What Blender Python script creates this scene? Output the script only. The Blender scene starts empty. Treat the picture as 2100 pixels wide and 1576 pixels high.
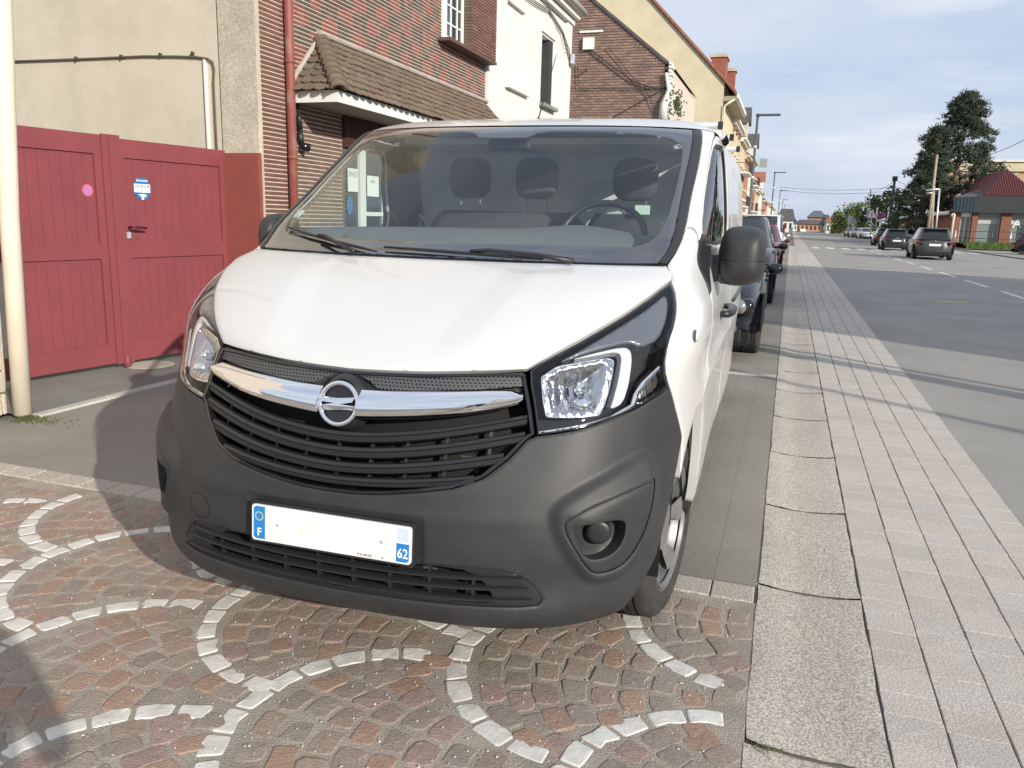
import bpy, math, random
import numpy as np
from mathutils import Matrix, Vector
from mathutils.geometry import delaunay_2d_cdt
random.seed(7); RNG = np.random.default_rng(7)
SC = bpy.context.scene; COL = SC.collection

# ------------------------------------------------------------------ camera
CAMP = Vector((1.19138, -1.88790, 1.43905))
yaw, pitch, roll = math.radians(18.7073), math.radians(11.7887), math.radians(-1.5774)
fw = Vector((-math.sin(yaw)*math.cos(pitch), math.cos(yaw)*math.cos(pitch), -math.sin(pitch)))
rt = Vector((math.cos(yaw), math.sin(yaw), 0)); up = rt.cross(fw)
r2 = math.cos(roll)*rt - math.sin(roll)*up; u2 = r2.cross(fw)
cd = bpy.data.cameras.new('camera'); cam = bpy.data.objects.new('camera', cd); COL.objects.link(cam)
cam.matrix_world = Matrix(((r2.x, u2.x, -fw.x, CAMP.x), (r2.y, u2.y, -fw.y, CAMP.y), (r2.z, u2.z, -fw.z, CAMP.z), (0, 0, 0, 1)))
cd.sensor_width = 36; cd.lens = 36*1627.15/2100; cd.clip_start = .05; cd.clip_end = 3000
SC.camera = cam
# ------------------------------------------------------------------ sky + sun
SUN_EL, SUN_AZ = math.radians(20.5), math.radians(36)      # azimuth: from +x towards -y
sv = Vector((math.cos(SUN_AZ)*math.cos(SUN_EL), -math.sin(SUN_AZ)*math.cos(SUN_EL), math.sin(SUN_EL)))
W = bpy.data.worlds.new('World'); SC.world = W; W.use_nodes = True
nt = W.node_tree; nt.nodes.clear()
def wn(t, **k):
    n = nt.nodes.new(t)
    for a, b in k.items(): setattr(n, a, b)
    return n
sky = wn('ShaderNodeTexSky', sky_type='NISHITA', sun_disc=False, sun_elevation=SUN_EL, sun_rotation=math.atan2(sv.x, sv.y), air_density=1.1, dust_density=1.6, ozone_density=1.2)
tc = wn('ShaderNodeTexCoord'); mp = wn('ShaderNodeMapping'); mp.inputs['Scale'].default_value = (1.0, 1.0, 3.4); mp.inputs['Location'].default_value = (.35, .2, .1)
nz = wn('ShaderNodeTexNoise'); nz.inputs['Scale'].default_value = 2.1; nz.inputs['Detail'].default_value = 7; nz.inputs['Roughness'].default_value = .52
cr = wn('ShaderNodeValToRGB'); cr.color_ramp.elements[0].position = .36; cr.color_ramp.elements[1].position = .70
mp2 = wn('ShaderNodeMapping'); mp2.inputs['Scale'].default_value = (1.6, 1.6, 9); mp2.inputs['Location'].default_value = (1.7, .4, 0)
nz2 = wn('ShaderNodeTexNoise'); nz2.inputs['Scale'].default_value = 2.6; nz2.inputs['Detail'].default_value = 6
cr2 = wn('ShaderNodeValToRGB'); cr2.color_ramp.elements[0].position = .50; cr2.color_ramp.elements[1].position = .66
SKYS = .1
def colnode(c):
    n = wn('ShaderNodeRGB'); n.outputs[0].default_value = (*[x/SKYS for x in c], 1); return n
base = colnode((.44, .53, .70)); cloud = colnode((.63, .67, .745)); puff = colnode((.73, .75, .785))
L = nt.links.new
L(tc.outputs['Generated'], mp.inputs['Vector']); L(mp.outputs[0], nz.inputs['Vector']); L(nz.outputs['Fac'], cr.inputs[0])
L(tc.outputs['Generated'], mp2.inputs['Vector']); L(mp2.outputs[0], nz2.inputs['Vector']); L(nz2.outputs['Fac'], cr2.inputs[0])
m0 = wn('ShaderNodeMixRGB'); m0.inputs[0].default_value = .84; L(sky.outputs[0], m0.inputs[1]); L(base.outputs[0], m0.inputs[2])
m1 = wn('ShaderNodeMixRGB'); L(cr.outputs[0], m1.inputs[0]); L(m0.outputs[0], m1.inputs[1]); L(cloud.outputs[0], m1.inputs[2])
m2 = wn('ShaderNodeMixRGB'); mm = wn('ShaderNodeMath', operation='MULTIPLY'); mm.inputs[1].default_value = .55
L(cr2.outputs[0], mm.inputs[0]); L(mm.outputs[0], m2.inputs[0]); L(m1.outputs[0], m2.inputs[1]); L(puff.outputs[0], m2.inputs[2])
bg = wn('ShaderNodeBackground'); bg.inputs['Strength'].default_value = SKYS; wo = wn('ShaderNodeOutputWorld')
L(m2.outputs[0], bg.inputs['Color']); L(bg.outputs[0], wo.inputs['Surface'])
sl = bpy.data.lights.new('sun', 'SUN'); sl.energy = 4.1; sl.angle = math.radians(.53); sl.color = (1, .93, .82)
so = bpy.data.objects.new('sun', sl); COL.objects.link(so); so.rotation_euler = (-sv).to_track_quat('-Z', 'Y').to_euler(); so.location = (20, -15, 20)
SC.view_settings.view_transform = 'Standard'; SC.view_settings.look = 'None'; SC.view_settings.exposure = .32; SC.view_settings.gamma = 1; SC.view_settings.use_curve_mapping = False

# ------------------------------------------------------------------ materials
def mat(name, col, rough=.6, metal=0, col2=None, nscale=6, bump=0, bscale=60, bdist=.01, coat=0, spec=.5, tint=False, tintmix=.25, detail=5, stretch=None, contrast=(.35, .65), alpha=1, trans=0, ior=1.45, speck=None):
    m = bpy.data.materials.new(name); m.use_nodes = True
    t = m.node_tree; p = t.nodes['Principled BSDF']; ln = t.links.new
    p.inputs['Roughness'].default_value = rough; p.inputs['Metallic'].default_value = metal
    p.inputs['Coat Weight'].default_value = coat; p.inputs['Coat Roughness'].default_value = .03
    p.inputs['Specular IOR Level'].default_value = spec; p.inputs['IOR'].default_value = ior
    p.inputs['Transmission Weight'].default_value = trans; p.inputs['Alpha'].default_value = alpha
    co = t.nodes.new('ShaderNodeTexCoord'); src = co.outputs['Object']
    if stretch:
        mpn = t.nodes.new('ShaderNodeMapping'); mpn.inputs['Scale'].default_value = stretch; ln(src, mpn.inputs[0]); src = mpn.outputs[0]
    out = None
    if col2 is not None:
        n = t.nodes.new('ShaderNodeTexNoise'); n.inputs['Scale'].default_value = nscale; n.inputs['Detail'].default_value = detail; n.inputs['Roughness'].default_value = .6; ln(src, n.inputs['Vector'])
        r = t.nodes.new('ShaderNodeValToRGB'); r.color_ramp.elements[0].position, r.color_ramp.elements[1].position = contrast
        r.color_ramp.elements[0].color = (*col, 1); r.color_ramp.elements[1].color = (*col2, 1); ln(n.outputs['Fac'], r.inputs[0]); out = r.outputs[0]
    else:
        p.inputs['Base Color'].default_value = (*col, 1)
    if tint:
        a = t.nodes.new('ShaderNodeAttribute'); a.attribute_name = 'tint'
        if out is None: out = a.outputs['Color']
        else:
            mx = t.nodes.new('ShaderNodeMixRGB'); mx.blend_type = 'MIX'; mx.inputs[0].default_value = tintmix
            ln(a.outputs['Color'], mx.inputs[1]); ln(out, mx.inputs[2]); out = mx.outputs[0]
    if speck:
        sc_, amt, dark, lite = speck
        v = t.nodes.new('ShaderNodeTexNoise'); v.inputs['Scale'].default_value = sc_; v.inputs['Detail'].default_value = 2; ln(co.outputs['Object'], v.inputs['Vector'])
        r = t.nodes.new('ShaderNodeValToRGB'); r.color_ramp.elements[0].position, r.color_ramp.elements[1].position = .38, .62
        r.color_ramp.elements[0].color = (*[dark]*3, 1); r.color_ramp.elements[1].color = (*[lite]*3, 1); ln(v.outputs['Fac'], r.inputs[0])
        mx = t.nodes.new('ShaderNodeMixRGB'); mx.blend_type = 'MULTIPLY'; mx.inputs[0].default_value = amt
        if out is None:
            q = t.nodes.new('ShaderNodeRGB'); q.outputs[0].default_value = (*col, 1); out = q.outputs[0]
        ln(out, mx.inputs[1]); ln(r.outputs[0], mx.inputs[2]); out = mx.outputs[0]
    if out is not None: ln(out, p.inputs['Base Color'])
    if bump:
        n = t.nodes.new('ShaderNodeTexNoise'); n.inputs['Scale'].default_value = bscale; n.inputs['Detail'].default_value = 6; ln(src, n.inputs['Vector'])
        b = t.nodes.new('ShaderNodeBump'); b.inputs['Strength'].default_value = bump; b.inputs['Distance'].default_value = bdist; ln(n.outputs['Fac'], b.inputs['Height']); ln(b.outputs[0], p.inputs['Normal'])
    return m
def glass(name, tint=(.85, .92, .9), refl=1.0, f0=1.5, dark=0):
    m = bpy.data.materials.new(name); m.use_nodes = True; t = m.node_tree; t.nodes.clear(); ln = t.links.new
    o = t.nodes.new('ShaderNodeOutputMaterial'); mx = t.nodes.new('ShaderNodeMixShader'); tr = t.nodes.new('ShaderNodeBsdfTransparent'); gl = t.nodes.new('ShaderNodeBsdfGlossy')
    ge = t.nodes.new('ShaderNodeNewGeometry'); vd = t.nodes.new('ShaderNodeVectorMath'); vd.operation = 'DOT_PRODUCT'; ln(ge.outputs['Normal'], vd.inputs[0]); ln(ge.outputs['Incoming'], vd.inputs[1])
    def mt(op, a, b=None):
        n = t.nodes.new('ShaderNodeMath'); n.operation = op
        for i, q in enumerate((a, b)):
            if isinstance(q, (int, float)): n.inputs[i].default_value = q
            elif q is not None: ln(q, n.inputs[i])
        return n.outputs[0]
    k0 = ((f0-1)/(f0+1))**2     # Schlick, the same from both faces of the thin pane
    fac = mt('ADD', mt('MULTIPLY', mt('POWER', mt('SUBTRACT', 1.0, mt('ABSOLUTE', vd.outputs['Value'])), 5.0), 1-k0), k0)
    tr.inputs[0].default_value = (*tint, 1); gl.inputs['Roughness'].default_value = .02; gl.inputs[0].default_value = (refl, refl, refl, 1)
    ln(fac, mx.inputs[0]); ln(tr.outputs[0], mx.inputs[1]); ln(gl.outputs[0], mx.inputs[2]); ln(mx.outputs[0], o.inputs[0])
    return m
M = {}
M['white_paint'] = mat('white paint', (.575, .58, .575), .30, coat=.6, spec=.5, col2=(.595, .60, .595), nscale=2.2, detail=9)
M['plastic'] = mat('dark grey bumper plastic', (.026, .027, .029), .52, col2=(.034, .0345, .036), nscale=9, bump=.12, bscale=900, bdist=.0006)
M['plastic2'] = mat('black trim plastic', (.022, .022, .024), .38, bump=.1, bscale=700, bdist=.0005)
M['gloss_black'] = mat('gloss black', (.012, .012, .014), .08, coat=.4); M['frit'] = mat('black screen border', (.014, .014, .017), .05, coat=1, spec=1, ior=1.7)
M['matt_black'] = mat('matt black', (.006, .006, .007), .8)
M['chrome'] = mat('chrome', (.86, .87, .89), .06, 1)
M['chrome2'] = mat('faceted reflector chrome', (.52, .53, .55), .12, 1, bump=.35, bscale=26, bdist=.02, stretch=(2.4, 2.4, .35))
M['lampskytint'] = mat('sky tinted lamp panel', (.10, .112, .135), .25, coat=.3)  # slate blue paints the lens's sky reflection into the upper housing
M['lampgrey'] = mat('headlamp housing', (.018, .02, .023), .75, spec=.2)
M['lampwhite'] = mat('clear light strip plastic', (.50, .52, .54), .3, col2=(.62, .64, .66), nscale=120, bump=.8, bscale=260, bdist=.003, coat=.3)
M['rubber'] = mat('tyre rubber', (.028, .027, .026), .75, col2=(.05, .048, .045), nscale=14, bump=.2, bscale=120, bdist=.003)
M['silver'] = mat('silver wheel paint', (.19, .19, .195), .45, .2, col2=(.15, .147, .143), nscale=9)
M['steel'] = mat('grey steel rim', (.16, .165, .17), .4, .5)
M['alu'] = mat('aluminium bar', (.72, .74, .77), .35, .6)
M['glass'] = glass('clear glass', (.80, .88, .86), 1.0, 1.50); M['screen'] = glass('windscreen glass', (.86, .92, .91), 1.0, 1.68)
M['lens'] = glass('headlamp lens', (.97, .975, .98), 1.0, 1.44)
M['carglass'] = mat('dark car glass', (.012, .015, .017), .05, coat=.6)
M['seat'] = mat('dark seat fabric', (.05, .054, .065), .9)
M['cabin'] = mat('grey cabin plastic', (.13, .14, .145), .8)
M['cabinlight'] = mat('pale cabin trim', (.55, .53, .46), .8)
M['bulkhead'] = mat('grey bulkhead', (.60, .63, .64), .8)
M['plate'] = mat('plate white', (.74, .74, .74), .4, col2=(.66, .655, .64), nscale=14, contrast=(.5, .75))
M['plateblue'] = mat('plate blue', (.02, .20, .52), .4)
M['yellow'] = mat('yellow stars', (.8, .75, .2), .5)
M['ink'] = mat('black print', (.02, .02, .025), .5)
M['printwhite'] = mat('white print', (.85, .86, .86), .5)

# ------------------------------------------------------------------ mesh helpers
OFF = {}
def link(o, parent=None):
    COL.objects.link(o)
    if parent is not None: o.parent = parent
    return o
def tag(o, label=None, cat=None, group=None, kind=None):
    if label: o['label'] = label
    if cat: o['category'] = cat
    if group: o['group'] = group
    if kind: o['kind'] = kind
    return o
def thing(name, label, cat, loc=(0, 0, 0), group=None):
    o = bpy.data.objects.new(name, None); o.location = loc; o.empty_display_size = .2; COL.objects.link(o); OFF[o.name] = Vector(loc)
    return tag(o, label, cat, group)
def rootof(o):
    while o.parent: o = o.parent
    return o
def mesh(name, v, f, m, parent=None, smooth=False, tint=None, uv=None, kind=None, off=None):
    v = np.asarray(v, float).reshape(-1, 3)
    if parent is not None:
        d = OFF.get(rootof(parent).name)
        if d is not None and d.length > 0: v = v - np.array(d)
    me = bpy.data.meshes.new(name); me.from_pydata(v.tolist(), [], [tuple(int(i) for i in q) for q in f])
    if m is not None:
        for x in (m if isinstance(m, (list, tuple)) else [m]): me.materials.append(x)
    if smooth: me.polygons.foreach_set('use_smooth', [True]*len(me.polygons))
    if tint is not None:
        a = me.color_attributes.new('tint', 'FLOAT_COLOR', 'POINT'); tt = np.ones((len(v), 4)); tt[:, :3] = np.asarray(tint, float).reshape(-1, 3); a.data.foreach_set('color', tt.ravel())
    if uv is not None:
        l = me.uv_layers.new(name='UVMap'); idx = np.zeros(len(me.loops), int); me.loops.foreach_get('vertex_index', idx); l.data.foreach_set('uv', np.asarray(uv, float)[idx].ravel())
    o = bpy.data.objects.new(name, me); link(o, parent)
    if kind: o['kind'] = kind
    return o
class MB:
    def __init__(s): s.v = []; s.f = []; s.t = []; s.mi = []
    def add(s, v, f, tint=None, mi=0):
        n = len(s.v); s.v += [tuple(map(float, p)) for p in v]; s.f += [tuple(i+n for i in q) for q in f]; s.mi += [mi]*len(f)
        s.t += [tuple(tint) if tint is not None else (1, 1, 1)]*len(v); return s
    def box(s, a, b, tint=None, mi=0):
        x0, y0, z0 = a; x1, y1, z1 = b
        v = [(x0, y0, z0), (x1, y0, z0), (x1, y1, z0), (x0, y1, z0), (x0, y0, z1), (x1, y0, z1), (x1, y1, z1), (x0, y1, z1)]
        return s.add(v, [(0, 3, 2, 1), (4, 5, 6, 7), (0, 1, 5, 4), (1, 2, 6, 5), (2, 3, 7, 6), (3, 0, 4, 7)], tint, mi)
    def bbox(s, a, b, e=.005, tint=None, mi=0):   # chamfered box
        x = (a[0], a[0]+e, b[0]-e, b[0]); y = (a[1], a[1]+e, b[1]-e, b[1]); z = (a[2], a[2]+e, b[2]-e, b[2])
        rings = []
        for zz, i in ((z[0], 1), (z[1], 0), (z[2], 0), (z[3], 1)):
            j = i
            X0, X1, Y0, Y1 = (x[1], x[2], y[1], y[2]) if i else (x[0], x[3], y[0], y[3])
            ex, ey = x[1]-x[0], y[1]-y[0]
            rings.append([(X0+(0 if i else ex), Y0, zz), (X1-(0 if i else ex), Y0, zz), (X1, Y0+(0 if i else ey), zz), (X1, Y1-(0 if i else ey), zz), (X1-(0 if i else ex), Y1, zz), (X0+(0 if i else ex), Y1, zz), (X0, Y1-(0 if i else ey), zz), (X0, Y0+(0 if i else ey), zz)])
        v = [p for r in rings for p in r]; f = [tuple(range(7, -1, -1)), tuple(range(24, 32))]
        for k in range(3):
            for i in range(8): f.append((k*8+i, k*8+(i+1) % 8, (k+1)*8+(i+1) % 8, (k+1)*8+i))
        return s.add(v, f, tint, mi)
    def quad(s, pts, tint=None, mi=0): return s.add(pts, [tuple(range(len(pts)))], tint, mi)
    def prism(s, poly, h, tint=None, mi=0, axis=2, base=0):
        """poly 2D ccw extruded along axis from base to base+h"""
        def P(a, b, c): return {2: (a, b, c), 0: (c, a, b), 1: (a, c, b)}[axis]
        n = len(poly); v = [P(a, b, base) for a, b in poly]+[P(a, b, base+h) for a, b in poly]
        f = [tuple(range(n-1, -1, -1)), tuple(range(n, 2*n))]+[(i, (i+1) % n, n+(i+1) % n, n+i) for i in range(n)]
        return s.add(v, f, tint, mi)
    def tube(s, path, r, n=8, tint=None, mi=0, cap=True):
        P = [Vector(p) for p in path]; R = r if isinstance(r, (list, tuple)) else [r]*len(P); v = []; f = []
        for i, p in enumerate(P):
            d = (P[min(i+1, len(P)-1)]-P[max(i-1, 0)]).normalized()
            a = d.orthogonal() if i == 0 else (pa-d*pa.dot(d)); a.normalize(); pa = a; b = d.cross(a)
            for k in range(n):
                t = 2*math.pi*k/n; v.append(p+R[i]*(math.cos(t)*a+math.sin(t)*b))
        for i in range(len(P)-1):
            for k in range(n): f.append((i*n+k, i*n+(k+1) % n, (i+1)*n+(k+1) % n, (i+1)*n+k))
        if cap: f += [tuple(range(n-1, -1, -1)), tuple(range((len(P)-1)*n, len(P)*n))]
        return s.add(v, f, tint, mi)
    def lathe(s, prof, n=24, origin=(0, 0, 0), axis='z', tint=None, mi=0, closed=False):
        v = []; f = []; m = len(prof); o = Vector(origin)
        for k in range(n):
            t = 2*math.pi*k/n; c, q = math.cos(t), math.sin(t)
            for r, h in prof:
                v.append(o+Vector({'z': (r*c, r*q, h), 'x': (h, r*c, r*q), 'y': (r*c, h, r*q)}[axis]))
        for k in range(n):
            for i in range(m-1 if not closed else m):
                j = (i+1) % m; a, b = k*m+i, k*m+j; c, d = ((k+1) % n)*m+j, ((k+1) % n)*m+i; f.append((a, b, c, d) if axis != 'z' else (d, c, b, a))
        return s.add(v, f, tint, mi)
    def build(s, name, m, parent=None, smooth=False, tint=False, kind=None):
        o = mesh(name, s.v, s.f, m, parent, smooth, s.t if tint else None, kind=kind)
        if any(s.mi): o.data.polygons.foreach_set('material_index', s.mi)
        return o
def autosmooth(o, deg=35):
    me = o.data; me.polygons.foreach_set('use_smooth', [True]*len(me.polygons))
    try: me.set_sharp_from_angle(angle=math.radians(deg))
    except Exception: pass
    return o
def text_mesh(name, s, size, m, parent, origin, xdir, ydir, depth=.0008, align='CENTER', bold=False, sx=1):
    cu = bpy.data.curves.new(name, 'FONT'); cu.body = s; cu.size = size; cu.align_x = align; cu.align_y = 'CENTER'; cu.extrude = depth; cu.resolution_u = 2
    if bold: cu.offset = size*.012
    o = bpy.data.objects.new(name, cu); COL.objects.link(o)
    me = bpy.data.meshes.new_from_object(o.evaluated_get(bpy.context.evaluated_depsgraph_get())); bpy.data.objects.remove(o); bpy.data.curves.remove(cu)
    n = len(me.vertices); c = np.zeros(n*3); me.vertices.foreach_get('co', c); c = c.reshape(-1, 3)
    X = np.array(Vector(xdir).normalized()); Y = np.array(Vector(ydir).normalized()); Z = np.cross(X, Y)
    v = np.array(origin)+c[:, :1]*sx*X+c[:, 1:2]*Y+c[:, 2:]*Z
    f = [tuple(p.vertices) for p in me.polygons]; bpy.data.meshes.remove(me)
    return mesh(name, v, f, m, parent)

# stations (u knots, ~metres round the half girth): front centre -> side -> rear centre
US=np.array([0,.3,.52,.70,.84,.98,1.14,1.32,1.62,2.2,3.2,4.4,5.4,5.75,6.1,6.7])
# each level: v knot, list of (x,y,z) at the stations
def side(xs,z):  # x at y 2.05,3.05,4.25,5.25 then rear corner and tailgate
    a,b=xs
    return [(a,2.05,z),(a+.006,3.05,z),(a+.004,4.25,z),(b,5.22,z),(b-.08,5.38,z),(b-.45,5.41,z),(0,5.42,z)]
def lev(v,z,pts,xs,zs=None):
    p=[(x,y,z) if zs is None else (x,y,zz) for (x,y),zz in zip(pts,zs or [z]*9)]
    return v,p+side(xs,z)
LV=[
lev(0.00,.257,[(0,.075),(.3,.085),(.52,.125),(.68,.205),(.78,.30),(.85,.41),(.885,.56),(.90,.75),(.915,1.15)],(.93,.90)),
lev(0.08,.304,[(0,.022),(.3,.035),(.53,.08),(.70,.17),(.805,.275),(.88,.40),(.917,.55),(.93,.75),(.94,1.15)],(.955,.93)),
lev(0.17,.377,[(0,.020),(.3,.034),(.535,.083),(.705,.175),(.815,.285),(.89,.42),(.928,.57),(.943,.77),(.955,1.15)],(.968,.945)),
lev(0.30,.49,[(0,.012),(.3,.028),(.54,.082),(.71,.178),(.82,.295),(.893,.43),(.93,.585),(.947,.785),(.962,1.15)],(.976,.95)),
lev(0.43,.60,[(0,.010),(.3,.029),(.54,.090),(.71,.188),(.82,.308),(.891,.445),(.928,.60),(.947,.80),(.966,1.16)],(.978,.95)),
lev(0.54,.70,[(0,.020),(.3,.042),(.54,.118),(.71,.207),(.82,.330),(.888,.465),(.926,.62),(.946,.82),(.966,1.17)],(.978,.95)),
lev(0.64,.80,[(0,.045),(.3,.070),(.535,.156),(.705,.238),(.812,.358),(.883,.49),(.923,.645),(.944,.84),(.965,1.18)],(.976,.95)),
lev(0.75,.90,[(0,.080),(.3,.104),(.53,.196),(.70,.278),(.805,.395),(.878,.525),(.918,.675),(.941,.865),(.963,1.20)],(.973,.948)),
lev(0.84,.97,[(0,.117),(.3,.137),(.525,.219),(.692,.312),(.797,.427),(.872,.555),(.914,.705),(.938,.89),(.961,1.21)],(.971,.945)),
lev(0.94,1.04,[(0,.195),(.3,.207),(.52,.255),(.682,.355),(.787,.470),(.864,.597),(.909,.745),(.935,.92),(.959,1.22)],(.969,.943)),
lev(1.05,1.11,[(0,.300),(.3,.308),(.51,.342),(.672,.425),(.779,.533),(.856,.652),(.903,.79),(.931,.955),(.956,1.24)],(.966,.94)),
lev(1.20,1.19,[(0,.442),(.3,.449),(.505,.475),(.665,.540),(.772,.630),(.848,.732),(.895,.850),(.925,1.00),(.952,1.27)],(.962,.937)),
lev(1.33,1.25,[(0,.580),(.3,.588),(.50,.612),(.66,.665),(.765,.735),(.838,.820),(.886,.92),(.917,1.05),(.947,1.30)],(.958,.933)),
lev(1.46,1.30,[(0,.728),(.3,.738),(.50,.762),(.66,.805),(.765,.862),(.832,.925),(.876,1.00),(.908,1.11),(.942,1.34)],(.954,.93)),
lev(1.62,1.38,[(0,.868),(.3,.878),(.50,.902),(.67,.945),(.775,.998),(.842,1.055),(.880,1.12),(.903,1.21),(.928,1.42)],(.943,.922)),
lev(1.82,1.50,[(0,1.062),(.3,1.073),(.50,1.10),(.67,1.147),(.775,1.202),(.838,1.262),(.872,1.325),(.893,1.41),(.912,1.58)],(.924,.908)),
lev(2.04,1.63,[(0,1.272),(.3,1.283),(.50,1.313),(.67,1.366),(.77,1.425),(.828,1.485),(.859,1.55),(.877,1.63),(.890,1.77)],(.898,.885)),
lev(2.26,1.755,[(0,1.475),(.3,1.487),(.50,1.520),(.665,1.578),(.76,1.642),(.815,1.705),(.843,1.77),(.858,1.84),(.866,1.94)],(.870,.858)),
lev(2.42,1.838,[(0,1.612),(.3,1.625),(.50,1.662),(.655,1.722),(.745,1.785),(.797,1.845),(.823,1.905),(.834,1.965),(.840,2.03)],(.842,.83)),
lev(2.56,1.885,[(0,1.780),(.3,1.793),(.49,1.830),(.635,1.885),(.715,1.94),(.757,1.99),(.777,2.04),(.786,2.09),(.79,2.15)],(.792,.78)),
lev(2.80,1.925,[(0,2.03),(.28,2.04),(.45,2.06),(.565,2.095),(.625,2.13),(.655,2.165),(.667,2.20),(.672,2.24),(.675,2.3)],(.678,.66)),
lev(3.20,1.955,[(0,2.5),(.15,2.5),(.25,2.505),(.30,2.51),(.32,2.52),(.325,2.53),(.328,2.54),(.33,2.55),(.33,2.6)],(.33,.3)),
lev(3.50,1.965,[(0,2.8),(.0,2.8),(.0,2.8),(.0,2.8),(.0,2.8),(.0,2.8),(.0,2.8),(.0,2.82),(.0,2.84)],(.0,.0)),
]
# upper rings: the rear part must shrink too
VS=np.array([l[0] for l in LV]); CP=np.array([l[1] for l in LV],float)   # nv,nu,3
_w={0:-.004,.08:0,.17:.010,.30:.014,.43:.014,.54:.014,.64:.016,.75:.022,.84:.036,.94:.064,1.05:.073,1.20:.058,1.33:.030,1.46:.010,1.62:.012}
for j,v in enumerate(VS):
    w=_w.get(round(float(v),2),0)
    for i,(f,dx,dy) in {3:(.3,.6,-.8),4:(.75,.7,-.7),5:(1,.75,-.66),6:(1,.85,-.52),7:(.6,1,-.1),8:(.25,1,0)}.items():
        CP[j,i,0]+=w*f*dx; CP[j,i,1]+=w*f*dy
    d={1.62:.006,1.82:.018,2.04:.032,2.26:.044,2.42:.048,2.56:.042,2.80:.03}.get(round(float(v),2),0)
    for i in range(2,15):
        CP[j,i,0]+=d*min(1,(i-1)/3) if i<12 else d*.7*(CP[j,i,0]/max(CP[j,12,0],.1))
    if v<.7:  # sills tuck under towards the back
        for i in range(9,14): CP[j,i,0]-=.022*(1-v/.7)+.004
for j,l in enumerate(LV):
    z=l[1][0][2]
    if l[0]>2.5:
        k=(l[0]-2.5)/1.0
        CP[j,9:13,1]=np.linspace(CP[j,8,1]+.15*(1-k)+.02,5.2-1.6*k,4)
        CP[j,13:16]=[(CP[j,12,0]*.95,CP[j,12,1]+.06*(1-k),z),(CP[j,12,0]*.5,CP[j,12,1]+.09*(1-k),z),(0,CP[j,12,1]+.1*(1-k),z)]
        if l[0]>3.4: CP[j,:,0]=0
    else:
        CP[j,14,0]=CP[j,13,0]*.55; CP[j,15,0]=0
        if l[0]>1.5: # rear leans a little
            s=(l[0]-1.5)*.10; CP[j,12:,1]-=s
def spl(x,Y,q):
    """natural cubic spline of Y (n,...) over x at q"""
    n=len(x); h=np.diff(x)
    A=np.zeros((n,n)); B=np.zeros((n,)+Y.shape[1:])
    A[0,0]=A[-1,-1]=1
    for i in range(1,n-1):
        A[i,i-1]=h[i-1];A[i,i]=2*(h[i-1]+h[i]);A[i,i+1]=h[i]
        B[i]=6*((Y[i+1]-Y[i])/h[i]-(Y[i]-Y[i-1])/h[i-1])
    M=np.linalg.solve(A,B.reshape(n,-1)).reshape(B.shape)
    q=np.clip(q,x[0],x[-1]); i=np.clip(np.searchsorted(x,q)-1,0,n-2)
    e=(slice(None),)+(None,)*(Y.ndim-1)
    hh=h[i][e]; a=(x[i+1]-q)[e]; b=(q-x[i])[e]
    return (M[i]*a**3+M[i+1]*b**3)/(6*hh)+(Y[i]/hh-M[i]*hh/6)*a+(Y[i+1]/hh-M[i+1]*hh/6)*b
DU,DV=.02,.02
GU=np.arange(0,6.7001,DU); GV=np.arange(0,3.5001,DV)
def build():
    T=spl(VS,CP,GV)                       # nV,nuknots,3
    T=spl(US,np.swapaxes(T,0,1),GU)       # nU,nV,3
    T=np.swapaxes(T,0,1).copy()           # nV,nU,3
    # mirror-pad in u and blur lightly so the knots leave no ripples
    k=np.exp(-.5*(np.arange(-6,7)/2.2)**2); k/=k.sum()
    m=np.array([-1,1,1])
    P=np.concatenate([T[:,6:0:-1]*m,T,T[:,-2:-8:-1]*m],1)
    T=sum(k[i]*P[:,i:i+T.shape[1]] for i in range(13))
    P=np.concatenate([2*T[:1]-T[6:0:-1],T,2*T[-1:]-T[-2:-8:-1]],0)
    T=sum(k[i]*P[i:i+T.shape[0]] for i in range(13))
    T[:,0,0]=0;T[:,-1,0]=0
    return T
GRID=build()
def S(u,v):
    u=np.asarray(u,float);v=np.asarray(v,float)
    a=np.clip(np.abs(u)/DU,0,len(GU)-1.0001);b=np.clip(v/DV,0,len(GV)-1.0001)
    def cr(t): # catmull-rom weights
        return np.stack([-.5*t**3+t**2-.5*t,1.5*t**3-2.5*t**2+1,-1.5*t**3+2*t**2+.5*t,.5*t**3-.5*t**2],-1)
    ia=a.astype(int);ib=b.astype(int);wa=cr(a-ia);wb=cr(b-ib)
    out=0
    for p in range(4):
        for q in range(4):
            jj=np.clip(ib+p-1,0,len(GV)-1); ii=ia+q-1
            s=np.where(ii<0,-1,1); ii=np.abs(ii); s=np.where(ii>len(GU)-1,-1,s); ii=np.where(ii>len(GU)-1,2*(len(GU)-1)-ii,ii)
            g=GRID[jj,ii].copy(); g[...,0]=g[...,0]*s
            out=out+(wb[...,p]*wa[...,q])[...,None]*g
    out[...,0]*=np.where(u<0,-1,1)
    return out
def N(u,v,e=.006):
    a=S(u+e,v)-S(u-e,v); b=S(u,v+e)-S(u,v-e)
    n=np.cross(a,b); n/= np.linalg.norm(n,axis=-1,keepdims=True)+1e-12
    return n
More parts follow.
